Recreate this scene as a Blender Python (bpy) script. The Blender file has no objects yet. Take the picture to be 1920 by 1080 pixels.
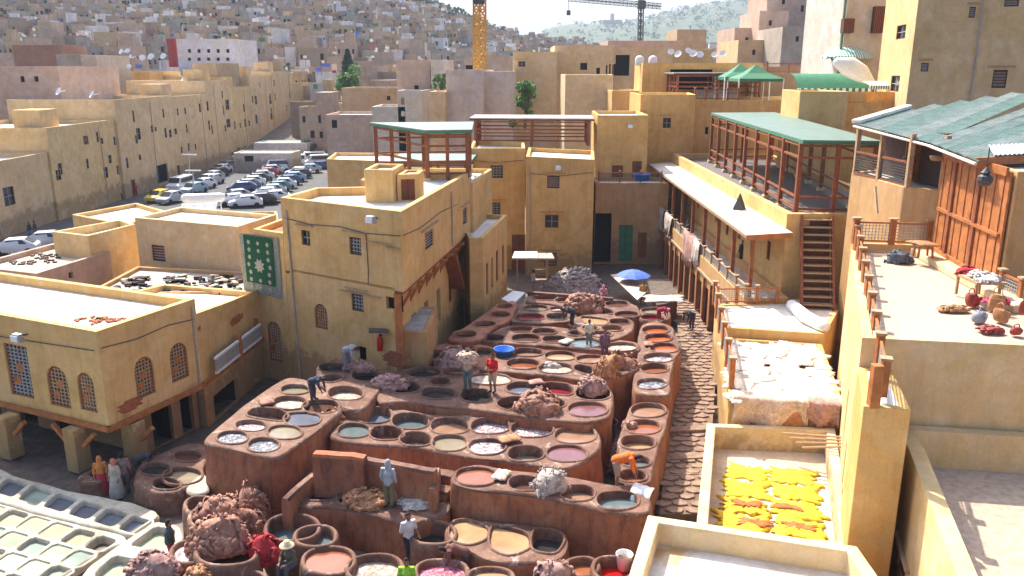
import bpy, bmesh, math, random
from mathutils import Vector, Matrix, noise
from mathutils.geometry import delaunay_2d_cdt
rnd = random.Random(7)
sc = bpy.context.scene
COL = sc.collection
R = math.radians
# ------------------------------------------------------------------ camera, world, sun, exposure
FOC, PITCH, CAMH = 1540.0, R(14.9), 16.0
cam = bpy.data.objects.new("camera", bpy.data.cameras.new("camera")); COL.objects.link(cam)
cam.location = (0, 0, CAMH); cam.rotation_euler = (math.pi/2-PITCH, 0, 0)
cam.data.sensor_width = 36; cam.data.lens = 36*FOC/1920; cam.data.clip_end = 9000; cam.data.clip_start = .2
sc.camera = cam
SUN_EL, SUN_AZ = R(50), R(-28.6)           # azimuth from +Y towards +X
world = bpy.data.worlds.new("World"); sc.world = world; world.use_nodes = True
wn = world.node_tree
bg = wn.nodes["Background"]; sky = wn.nodes.new("ShaderNodeTexSky"); sky.sky_type = 'NISHITA'
sky.sun_disc = False; sky.sun_elevation = SUN_EL; sky.sun_rotation = SUN_AZ
sky.air_density = 1.0; sky.dust_density = 5.0; sky.ozone_density = 6.5; sky.altitude = 0
wn.links.new(sky.outputs[0], bg.inputs[0]); bg.inputs[1].default_value = .115
sd = bpy.data.lights.new("sun", 'SUN'); sd.energy = 3.0; sd.angle = R(.5); sd.color = (1, .955, .88)
sd.color = (1, .945, .85)
so = bpy.data.objects.new("sun", sd); COL.objects.link(so)
sdir = Vector((math.sin(SUN_AZ)*math.cos(SUN_EL), math.cos(SUN_AZ)*math.cos(SUN_EL), math.sin(SUN_EL)))
so.rotation_euler = sdir.to_track_quat('Z', 'Y').to_euler()
sc.view_settings.view_transform = 'Standard'; sc.view_settings.look = 'None'
sc.view_settings.exposure = 1.6; sc.view_settings.gamma = 1
sc.cycles.max_bounces = 8; sc.cycles.diffuse_bounces = 5; sc.cycles.volume_bounces = 0
sc.cycles.sample_clamp_indirect = 6

# ------------------------------------------------------------------ picture measurements -> world
sp, cp = math.sin(PITCH), math.cos(PITCH)
def ray(px, py):
    x = (px-960)/FOC; y = (540-py)/FOC
    return Vector((x, cp+y*sp, -sp+y*cp))
def P(px, py, z):
    r = ray(px, py); t = (z-CAMH)/r.z
    return Vector((r.x*t, r.y*t, z))
def PD(px, py, Y):
    r = ray(px, py); t = Y/r.y
    return Vector((r.x*t, Y, CAMH+r.z*t))
def PW(px, py, A, B):
    r = ray(px, py); dx, dy = B[0]-A[0], B[1]-A[1]
    # A + u d = t r
    det = dx*(-r.y)+r.x*dy
    u = ((-A[0])*(-r.y)+r.x*(-A[1]))/det
    t = (A[0]+u*dx)/r.x if abs(r.x) > 1e-4 else (A[1]+u*dy)/r.y
    return u*math.hypot(dx, dy), CAMH+r.z*t

# ------------------------------------------------------------------ materials
M = {}
def nm(name):
    m = bpy.data.materials.new(name); m.use_nodes = True
    nt = m.node_tree; b = nt.nodes["Principled BSDF"]
    return m, nt, b
def N(nt, t, **k):
    n = nt.nodes.new(t)
    for a, v in k.items():
        if a.startswith('i_'): n.inputs[a[2:].replace('_', ' ')].default_value = v
        else: setattr(n, a, v)
    return n
def ramp(nt, fac, stops):
    r = N(nt, 'ShaderNodeValToRGB'); e = r.color_ramp.elements
    while len(e) < len(stops): e.new(.5)
    for i, (p, c) in enumerate(stops):
        e[i].position = p; e[i].color = (*c, 1) if len(c) == 3 else c
    nt.links.new(fac, r.inputs[0]); return r.outputs[0]
def mixc(nt, a, b, fac, mode='MIX'):
    m = N(nt, 'ShaderNodeMix', data_type='RGBA', blend_type=mode)
    L = nt.links
    if isinstance(fac, (int, float)): m.inputs[0].default_value = fac
    else: L.new(fac, m.inputs[0])
    for s, v in ((m.inputs[6], a), (m.inputs[7], b)):
        if isinstance(v, tuple): s.default_value = (*v, 1)
        else: L.new(v, s)
    return m.outputs[2]
def noi(nt, vec, scale, detail=5, rough=.6, dist=0):
    n = N(nt, 'ShaderNodeTexNoise'); n.inputs['Scale'].default_value = scale
    n.inputs['Detail'].default_value = detail; n.inputs['Roughness'].default_value = rough
    n.inputs['Distortion'].default_value = dist
    nt.links.new(vec, n.inputs['Vector']); return n.outputs[0]
def pos(nt, sc_=(1, 1, 1), obj=False):
    if obj: o = N(nt, 'ShaderNodeTexCoord').outputs['Object']
    else: o = N(nt, 'ShaderNodeNewGeometry').outputs['Position']
    if sc_ == (1, 1, 1): return o
    mp = N(nt, 'ShaderNodeMapping'); mp.inputs['Scale'].default_value = sc_
    nt.links.new(o, mp.inputs[0]); return mp.outputs[0]
def bump(nt, b, h, s=.3, d=.05):
    n = N(nt, 'ShaderNodeBump'); n.inputs['Strength'].default_value = s; n.inputs['Distance'].default_value = d
    nt.links.new(h, n.inputs['Height']); nt.links.new(n.outputs[0], b.inputs['Normal'])
def sca(c, k): return tuple(min(1, x*k) for x in c)
def mat(name, col, rough=.8, var=.25, scale=3, bmp=.2, metal=0, streak=0, obj=False, spec=.3):
    """general surface: base colour broken up by two sizes of noise, optional vertical runs of dirt"""
    if name in M: return M[name]
    m, nt, b = nm(name); v = pos(nt, obj=obj)
    n1 = noi(nt, v, scale, 6, .65); n2 = noi(nt, v, scale*9, 3, .7)
    c = ramp(nt, n1, [(.3, sca(col, 1-var)), (.52, col), (.72, sca(col, 1+var*.8))])
    c = mixc(nt, c, ramp(nt, n2, [(.3, (.72, .72, .72)), (.7, (1.15, 1.12, 1.1))]), .35, 'MULTIPLY')
    if streak:
        ns = noi(nt, pos(nt, (2.6, 2.6, .16), obj), 1.6, 5, .7)
        c = mixc(nt, c, sca(col, .38), ramp(nt, ns, [(.5, (0, 0, 0)), (.78, (streak, streak, streak))]))
    nt.links.new(c, b.inputs['Base Color'])
    b.inputs['Roughness'].default_value = rough; b.inputs['Metallic'].default_value = metal
    b.inputs['Specular IOR Level'].default_value = spec
    if bmp: bump(nt, b, n2, bmp, .03)
    M[name] = m; return m
def plaster(name, col, grime=.5):
    """lime plaster: blotches, patched repairs, rain streaks, hairline relief"""
    if name in M: return M[name]
    m, nt, b = nm(name); v = pos(nt)
    big = noi(nt, v, .35, 6, .62, .6); mid = noi(nt, v, 1.7, 6, .68); fine = noi(nt, v, 14, 4, .7)
    c = ramp(nt, big, [(.3, sca(col, .84)), (.5, col), (.7, (min(1, col[0]*1.14), min(1, col[1]*1.17), min(1, col[2]*1.3)))])
    pale = noi(nt, v, .55, 7, .7, 1.0)
    c = mixc(nt, c, (min(1, col[0]*1.12), min(1, col[1]*1.3), min(1, col[2]*1.75)), ramp(nt, pale, [(.48, (0, 0, 0)), (.66, (.55, .55, .55))]))
    c = mixc(nt, c, ramp(nt, mid, [(.28, (.78, .75, .7)), (.6, (1.05, 1.05, 1.05))]), .6, 'MULTIPLY')
    sx = N(nt, 'ShaderNodeSeparateXYZ'); nt.links.new(v, sx.inputs[0]); ad = N(nt, 'ShaderNodeMath', operation='MULTIPLY_ADD'); ad.inputs[1].default_value = -3.4
    nt.links.new(noi(nt, v, 1.3, 6, .7), ad.inputs[0]); nt.links.new(sx.outputs[2], ad.inputs[2])      # grime splashed up from the wet yard
    c = mixc(nt, c, (.15, .085, .055), ramp(nt, ad.outputs[0], [(0, (.5, .5, .5)), (.6, (0, 0, 0))]))
    st = noi(nt, pos(nt, (3.2, 3.2, .22)), 1.2, 6, .72)
    c = mixc(nt, c, (col[0]*.55, col[1]*.47, col[2]*.42), ramp(nt, st, [(.5, (0, 0, 0)), (.8, (grime, grime, grime))]))
    pt = noi(nt, v, .8, 2, .4, 1.5)
    c = mixc(nt, c, (col[0]*.92, col[1]*.98, col[2]*1.2), ramp(nt, pt, [(.62, (0, 0, 0)), (.64, (.5, .5, .5))]))
    c = mixc(nt, c, ramp(nt, fine, [(.3, (.86, .85, .83)), (.7, (1.08, 1.08, 1.08))]), .5, 'MULTIPLY')
    nt.links.new(c, b.inputs['Base Color']); b.inputs['Roughness'].default_value = .9
    b.inputs['Specular IOR Level'].default_value = .15
    h = N(nt, 'ShaderNodeMath', operation='ADD'); nt.links.new(mid, h.inputs[0]); nt.links.new(fine, h.inputs[1])
    bump(nt, b, h.outputs[0], .35, .04)
    M[name] = m; return m
plaster('ochre', (.64, .4, .15), .5); plaster('ochre_deep', (.64, .38, .125), .5); plaster('ochre_pale', (.67, .455, .205), .35); plaster('sand_deep', (.66, .42, .19), .35)
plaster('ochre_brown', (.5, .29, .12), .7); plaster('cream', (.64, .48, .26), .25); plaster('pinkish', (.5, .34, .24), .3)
plaster('greyish', (.42, .34, .25), .5); plaster('sand', (.64, .44, .225), .4); plaster('pinkgrey', (.6, .47, .355), .3); plaster('white_wall', (.56, .49, .38), .25)
plaster('far_ochre', (.44, .31, .17), .5); plaster('far_pink', (.42, .3, .21), .5); plaster('far_brown', (.32, .23, .15), .4)
plaster('far_grey', (.34, .29, .22), .5); plaster('far_white', (.6, .55, .5), .3)
mat('roof_lime', (.74, .67, .56), .85, .2, .9, .2); mat('roof_lime_stained', (.74, .67, .56), .85, .2, .9, .2); mat('roof_grey', (.4, .35, .3), .9, .3, 1); mat('roof_dirty', (.55, .44, .31), .9, .3, .8)
mat('wood', (.27, .085, .035), .6, .35, 4, .3, streak=.4); mat('wood_orange', (.42, .15, .045), .55, .35, 3, .3, streak=.5)
mat('wood_pale', (.42, .27, .15), .7, .25, 4, .3); mat('wood_dark', (.1, .045, .03), .7, .3, 5)
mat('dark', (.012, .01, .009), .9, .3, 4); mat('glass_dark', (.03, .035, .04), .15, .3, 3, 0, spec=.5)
mat('iron', (.07, .065, .06), .55, .3, 6); mat('grille', (.33, .32, .3), .6, .2, 6, 0); mat('white_paint', (.74, .73, .7), .6, .08, 3, .05)
mat('green_sheet', (.14, .2, .15), .5, .22, 1.4, .1, streak=.3); mat('green_canvas', (.05, .2, .1), .8, .2, 3)
mat('stripe_white', (.7, .74, .7), .8, .08, 3); mat('paving', (.52, .385, .27), .9, .25, 5, .5); mat('dark_tile', (.15, .12, .11), .6, .3, 4)
mat('soil', (.2, .13, .09), .95, .4, 1.5, .5); mat('stone', (.29, .19, .13), .85, .4, 3, .6); mat('asphalt', (.09, .085, .08), .9, .3, 1)
mat('courtyard_mud', (.14, .1, .075), .6, .5, 2, .5); mat('brick_red', (.4, .13, .06), .85, .35, 9, .5)
mat('yellow_crane', (.6, .3, .02), .5, .12, 4, 0); mat('steel', (.42, .43, .44), .4, .15, 4, 0, .6); mat('galv', (.55, .56, .57), .4, .12, 4, 0, .3)
mat('rubber', (.02, .02, .02), .8, .2, 5, 0); mat('chrome_light', (.8, .8, .78), .2, .1, 5, 0)
mat('skin', (.24, .115, .07), .55, .12, 12, 0); mat('hair', (.018, .013, .01), .8, .3, 30, .3)

def add_stain(name, col, thr, scale=.35):
    nt = M[name].node_tree; b = nt.nodes["Principled BSDF"]; src = b.inputs['Base Color'].links[0].from_socket
    n_ = noi(nt, pos(nt), scale, 6, .65, .5); nt.links.new(mixc(nt, src, col, ramp(nt, n_, [(thr, (0, 0, 0)), (thr+.12, (.85, .85, .85))])), b.inputs['Base Color'])
add_stain('roof_lime_stained', (.5, .26, .05), .53); add_stain('roof_lime', (.5, .42, .32), .56, .6); add_stain('roof_lime_stained', (.35, .25, .18), .62, 1.1)
def vatmat():
    m, nt, b = nm('vat_clay'); v = pos(nt)
    big = noi(nt, v, .55, 6, .65, .5); mid = noi(nt, v, 3.2, 6, .7); fine = noi(nt, v, 22, 3, .7)
    c = ramp(nt, big, [(.3, (.07, .03, .02)), (.45, (.16, .075, .047)), (.66, (.25, .137, .088)), (.85, (.22, .105, .055))])
    c = mixc(nt, c, ramp(nt, mid, [(.28, (.5, .42, .4)), (.55, (1, 1, 1)), (.8, (1.2, 1.18, 1.15))]), .75, 'MULTIPLY')
    c = mixc(nt, c, ramp(nt, fine, [(.3, (.75, .73, .72)), (.7, (1.12, 1.1, 1.08))]), .5, 'MULTIPLY')
    crust = noi(nt, v, 1.4, 8, .75, 1.2)
    c = mixc(nt, c, (.52, .43, .35), ramp(nt, crust, [(.56, (0, 0, 0)), (.68, (.6, .6, .6))]))
    wet = noi(nt, v, .9, 6, .7, 1.5); c = mixc(nt, c, (.08, .035, .025), ramp(nt, wet, [(.6, (0, 0, 0)), (.7, (.7, .7, .7))]))
    nt.links.new(c, b.inputs['Base Color']); b.inputs['Roughness'].default_value = .8; b.inputs['Specular IOR Level'].default_value = .3
    bump(nt, b, mid, .6, .08); M['vat_clay'] = m
    m, nt, b = nm('vat_side'); v = pos(nt)       # drips of dye down the sides
    big = noi(nt, v, .5, 5, .6, .4); st = noi(nt, pos(nt, (1.5, 1.5, .55)), 1.7, 9, .78, .35); st2 = noi(nt, pos(nt, (2.1, 2.1, .6)), 1.5, 9, .78, .4)
    c = ramp(nt, big, [(.3, (.2, .062, .03)), (.5, (.34, .12, .052)), (.72, (.44, .2, .095))])
    c = mixc(nt, c, (.4, .17, .045), ramp(nt, st, [(.52, (0, 0, 0)), (.72, (.75, .75, .75))]))
    c = mixc(nt, c, (.06, .022, .018), ramp(nt, st2, [(.48, (0, 0, 0)), (.7, (.85, .85, .85))]))
    fine = noi(nt, v, 16, 4, .7)
    c = mixc(nt, c, ramp(nt, fine, [(.3, (.7, .7, .7)), (.7, (1.15, 1.15, 1.15))]), .6, 'MULTIPLY')
    nt.links.new(c, b.inputs['Base Color']); b.inputs['Roughness'].default_value = .75
    bump(nt, b, fine, .45, .04); M['vat_side'] = m
    m, nt, b = nm('tank_white'); v = pos(nt)
    big = noi(nt, v, .8, 5, .65); mid = noi(nt, v, 5, 5, .7)
    c = ramp(nt, big, [(.3, (.34, .28, .19)), (.55, (.52, .455, .34)), (.8, (.6, .54, .42))])
    c = mixc(nt, c, ramp(nt, mid, [(.3, (.7, .64, .55)), (.6, (1.05, 1.05, 1.05))]), .7, 'MULTIPLY')
    nt.links.new(c, b.inputs['Base Color']); b.inputs['Roughness'].default_value = .85
    bump(nt, b, mid, .4, .05); M['tank_white'] = m
vatmat()
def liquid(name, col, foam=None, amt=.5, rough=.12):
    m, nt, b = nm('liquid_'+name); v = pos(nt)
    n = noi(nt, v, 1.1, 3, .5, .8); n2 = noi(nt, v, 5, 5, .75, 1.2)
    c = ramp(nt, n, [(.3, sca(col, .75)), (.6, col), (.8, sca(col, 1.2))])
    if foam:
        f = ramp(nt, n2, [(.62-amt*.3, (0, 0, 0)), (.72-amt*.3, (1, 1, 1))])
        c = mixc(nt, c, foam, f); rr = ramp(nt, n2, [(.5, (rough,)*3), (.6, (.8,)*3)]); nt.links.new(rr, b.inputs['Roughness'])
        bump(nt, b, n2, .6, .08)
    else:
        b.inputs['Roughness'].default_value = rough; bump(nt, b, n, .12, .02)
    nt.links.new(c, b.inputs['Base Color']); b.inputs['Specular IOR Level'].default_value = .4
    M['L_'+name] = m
for a in [('grey', (.12, .145, .14)), ('bluegrey', (.13, .14, .17)), ('tan', (.3, .165, .1)), ('olive', (.25, .2, .13)), ('brown', (.11, .05, .033)),
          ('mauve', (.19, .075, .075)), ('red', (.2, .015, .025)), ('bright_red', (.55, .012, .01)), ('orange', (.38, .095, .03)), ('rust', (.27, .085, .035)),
          ('dark', (.035, .033, .032)), ('green', (.36, .4, .27)), ('paleyellow', (.46, .42, .26)), ('teal', (.3, .36, .28)), ('beige', (.4, .24, .12))]:
    liquid(*a)
liquid('foam', (.28, .17, .16), (.7, .64, .62), .45); liquid('silver', (.12, .12, .14), (.62, .6, .6), .3); liquid('hides', (.3, .18, .12), (.6, .5, .38), .5, .5)
liquid('pinkhides', (.35, .03, .06), (.6, .25, .3), .5, .5)

def hidemat(name, col, col2):
    m, nt, b = nm(name); v = pos(nt, obj=True)
    n = noi(nt, v, 2.2, 5, .6, 1.5); n2 = noi(nt, v, 12, 5, .7, .8)
    c = ramp(nt, n, [(.3, col2), (.5, col), (.72, sca(col, 1.3))])
    c = mixc(nt, c, ramp(nt, n2, [(.3, (.5, .45, .42)), (.6, (1.1, 1.08, 1.05))]), .7, 'MULTIPLY')
    nt.links.new(c, b.inputs['Base Color']); b.inputs['Roughness'].default_value = .75; b.inputs['Specular IOR Level'].default_value = .35
    bump(nt, b, n2, .6, .05); M[name] = m
hidemat('hide_brown', (.4, .2, .13), (.2, .085, .055)); hidemat('hide_pink', (.43, .25, .2), (.24, .11, .09)); hidemat('hide_white', (.6, .54, .46), (.4, .3, .23))
hidemat('hide_orange', (.46, .22, .1), (.25, .09, .04)); hidemat('hide_red', (.42, .02, .025), (.2, .01, .015)); hidemat('hide_fleece', (.52, .44, .38), (.22, .14, .11))
hidemat('hide_yellow', (.78, .6, .02), (.62, .38, .02)); hidemat('hide_crimson', (.52, .13, .03), (.45, .06, .015)); hidemat('hide_pale', (.66, .5, .38), (.5, .33, .22))

# ------------------------------------------------------------------ mesh building
class MB:
    def __init__(s): s.v = []; s.f = []; s.m = []
    def add(s, vs, fs, mi=0):
        o = len(s.v); s.v += [tuple(x) for x in vs]; s.f += [tuple(i+o for i in f) for f in fs]; s.m += [mi]*len(fs)
    def quad(s, a, b, c, d, mi=0): s.add([a, b, c, d], [(0, 1, 2, 3)], mi)
    def box(s, c, sz, rz=0, mi=0, taper=1):
        x, y, z = sz[0]/2, sz[1]/2, sz[2]/2; cr, sr = math.cos(rz), math.sin(rz); vs = []
        for k, (i, j, l) in enumerate([(-1,-1,-1),(1,-1,-1),(1,1,-1),(-1,1,-1),(-1,-1,1),(1,-1,1),(1,1,1),(-1,1,1)]):
            t = taper if l > 0 else 1
            u, w = i*x*t, j*y*t; vs.append((c[0]+u*cr-w*sr, c[1]+u*sr+w*cr, c[2]+l*z))
        s.add(vs, [(3,2,1,0),(4,5,6,7),(0,1,5,4),(1,2,6,5),(2,3,7,6),(3,0,4,7)], mi)
    def bar(s, a, b, w, h=None, mi=0):
        a, b = Vector(a), Vector(b); h = h or w; d = (b-a).normalized()
        up = Vector((0, 0, 1)) if abs(d.z) < .95 else Vector((1, 0, 0))
        r = d.cross(up).normalized()*w/2; u = r.cross(d).normalized()*h/2
        vs = [a-r-u, a+r-u, a+r+u, a-r+u, b-r-u, b+r-u, b+r+u, b-r+u]
        s.add(vs, [(3,2,1,0),(4,5,6,7),(0,1,5,4),(1,2,6,5),(2,3,7,6),(3,0,4,7)], mi)
    def tube(s, pts, rad, n=8, mi=0, cap=True):
        pts = [Vector(p) for p in pts]; rad = [rad]*len(pts) if isinstance(rad, (int, float)) else rad
        if cap:      # rounded ends
            d0 = (pts[0]-pts[1]).normalized(); d1 = (pts[-1]-pts[-2]).normalized(); r0, r1 = rad[0], rad[-1]
            pts = [pts[0]+d0*r0*.95, pts[0]+d0*r0*.6]+pts+[pts[-1]+d1*r1*.6, pts[-1]+d1*r1*.95]
            rad = [r0*.3, r0*.8]+list(rad)+[r1*.8, r1*.3]
        o = []; px = None
        for i, p in enumerate(pts):
            d = (pts[min(i+1, len(pts)-1)]-pts[max(i-1, 0)]).normalized()
            if px is None: px = d.orthogonal().normalized()
            px = (px-d*px.dot(d)).normalized(); py = d.cross(px)
            for k in range(n):
                a = 2*math.pi*k/n; o.append(p+(px*math.cos(a)+py*math.sin(a))*rad[i])
        fs = [(i*n+k, i*n+(k+1) % n, (i+1)*n+(k+1) % n, (i+1)*n+k) for i in range(len(pts)-1) for k in range(n)]
        fs += [tuple(range(n-1, -1, -1)), tuple(range((len(pts)-1)*n, len(pts)*n))]
        s.add(o, fs, mi)
    def lathe(s, c, prof, n=16, mi=0, sx=1, sy=1):
        o = [(c[0]+r*sx*math.cos(2*math.pi*k/n), c[1]+r*sy*math.sin(2*math.pi*k/n), c[2]+z) for r, z in prof for k in range(n)]
        s.add(o, [(i*n+k, i*n+(k+1) % n, (i+1)*n+(k+1) % n, (i+1)*n+k) for i in range(len(prof)-1) for k in range(n)], mi)
    def prism(s, pts, z0, z1, mi=0):
        n = len(pts); f = lambda z, i: z[i] if isinstance(z, (list, tuple)) else z
        vs = [(p[0], p[1], f(z0, i)) for i, p in enumerate(pts)]+[(p[0], p[1], f(z1, i)) for i, p in enumerate(pts)]
        s.add(vs, [tuple(range(n-1, -1, -1)), tuple(range(n, 2*n))]+[(i, (i+1) % n, n+(i+1) % n, n+i) for i in range(n)], mi)
    def loops(s, L, mi=0, closed=True):
        n = len(L[0]); vs = [p for l in L for p in l]
        s.add(vs, [(i*n+k, i*n+(k+1) % n, (i+1)*n+(k+1) % n, (i+1)*n+k) for i in range(len(L)-1) for k in range(n if closed else n-1)], mi)
    def build(s, name, mats, parent=None, smooth=False, bevel=0, local=False, **props):
        me = bpy.data.meshes.new(name)
        off = Vector((0, 0, 0))
        if not local:
            if parent is not None: off = wloc(parent)
            elif s.v:
                xs = [v[0] for v in s.v]; ys = [v[1] for v in s.v]; zs = [v[2] for v in s.v]
                off = Vector(((min(xs)+max(xs))/2, (min(ys)+max(ys))/2, min(zs)))
        me.from_pydata([(v[0]-off.x, v[1]-off.y, v[2]-off.z) for v in s.v], [], s.f)
        if not isinstance(mats, (list, tuple)): mats = [mats]
        for m in mats: me.materials.append(M[m] if isinstance(m, str) else m)
        if len(mats) > 1: me.polygons.foreach_set('material_index', s.m)
        if smooth: me.polygons.foreach_set('use_smooth', [True]*len(me.polygons))
        me.update()
        o = bpy.data.objects.new(name, me); COL.objects.link(o)
        if parent is not None: o.parent = parent
        elif not local: o.location = off
        if bevel:
            b = o.modifiers.new('bevel', 'BEVEL'); b.width = bevel; b.segments = 2; b.limit_method = 'ANGLE'; b.angle_limit = R(40)
        for k, v in props.items(): o[k] = v
        return o
def wloc(o):
    l = Vector((0, 0, 0))
    while o is not None: l += o.location; o = o.parent
    return l
def thing(name, label, cat, loc=(0, 0, 0), group=None, rz=0):
    o = bpy.data.objects.new(name, None); COL.objects.link(o); o.location = loc; o.rotation_euler = (0, 0, rz)
    o.empty_display_size = .3; o['label'] = label; o['category'] = cat
    if group: o['group'] = group
    return o
def tag(o, label, cat, group=None):
    o['label'] = label; o['category'] = cat
    if group: o['group'] = group
    return o
def copy_tree(root, loc, rz, label, group=None, scale=None, remap=None):
    c = root.copy(); COL.objects.link(c); c.location = loc; c.rotation_euler = (0, 0, rz); c['label'] = label
    if group: c['group'] = group
    if scale: c.scale = scale
    def rec(src, dst):
        for ch in src.children:
            d = ch.copy(); COL.objects.link(d); d.parent = dst
            if remap and ch.name.split('.')[0] in remap:
                d.material_slots[0].link = 'OBJECT'; d.material_slots[0].material = remap[ch.name.split('.')[0]]
            rec(ch, d)
    rec(root, c); return c

def inset(pts, d):
    n = len(pts); out = []
    for i in range(n):
        a, b, c = Vector(pts[i-1][:2]), Vector(pts[i][:2]), Vector(pts[(i+1) % n][:2])
        e1, e2 = (b-a).normalized(), (c-b).normalized()
        n1, n2 = Vector((-e1.y, e1.x)), Vector((-e2.y, e2.x))
        m = (n1+n2); k = max(.35, 1+n1.dot(n2)); m = m/k
        out.append((b.x+m.x*d, b.y+m.y*d))
    return out
def ccw(pts):
    a = sum(pts[i-1][0]*pts[i][1]-pts[i][0]*pts[i-1][1] for i in range(len(pts)))
    return list(pts) if a > 0 else list(pts)[::-1]

# ------------------------------------------------------------------ buildings with real openings
KEEP = {}
def wall_face(mb, A, B, z0, zA, zB, holes, dep=.2):
    L = math.hypot(B[0]-A[0], B[1]-A[1]); ux, uy = (B[0]-A[0])/L, (B[1]-A[1])/L; nx, ny = -uy, ux   # inward for ccw
    T = lambda u, z, d=0: (A[0]+ux*u+nx*d, A[1]+uy*u+ny*d, z)
    if not holes:
        mb.quad(T(0, z0), T(L, z0), T(L, zB), T(0, zA)); return
    hs = [(max(.02, h[0]), min(L-.02, h[1]), max(z0+.001, h[2]), h[3], h[4]) for h in holes]
    zt = max(h[3] for h in hs)+.01
    us = sorted({0, L} | {h[0] for h in hs} | {h[1] for h in hs}); zs = sorted({z0, zt} | {h[2] for h in hs} | {h[3] for h in hs})
    for i in range(len(us)-1):
        for j in range(len(zs)-1):
            cu, cz = (us[i]+us[i+1])/2, (zs[j]+zs[j+1])/2
            if any(h[0] < cu < h[1] and h[2] < cz < h[3] for h in hs): continue
            mb.quad(T(us[i], zs[j]), T(us[i+1], zs[j]), T(us[i+1], zs[j+1]), T(us[i], zs[j+1]))
        ta = zA+(zB-zA)*us[i]/L; tb = zA+(zB-zA)*us[i+1]/L
        mb.quad(T(us[i], zt), T(us[i+1], zt), T(us[i+1], tb), T(us[i], ta))
    for a, b, c, d, arch in hs:
        if arch:
            r = (b-a)/2; zc = d-r; n = 8
            arc = [(a+r-r*math.cos(math.pi*k/n), zc+r*math.sin(math.pi*k/n)) for k in range(n+1)]
            for k in range(n):
                (u1, w1), (u2, w2) = arc[k], arc[k+1]
                mb.quad(T(u1, w1), T(u2, w2), T(u2, d), T(u1, d))
                mb.quad(T(u2, w2), T(u1, w1), T(u1, w1, dep), T(u2, w2, dep))
            top = zc
        else:
            top = d; mb.quad(T(b, d), T(a, d), T(a, d, dep), T(b, d, dep))
        mb.quad(T(a, c), T(b, c), T(b, c, dep), T(a, c, dep))
        mb.quad(T(a, top), T(a, c), T(a, c, dep), T(a, top, dep)); mb.quad(T(b, c), T(b, top), T(b, top, dep), T(b, c, dep))
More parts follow.
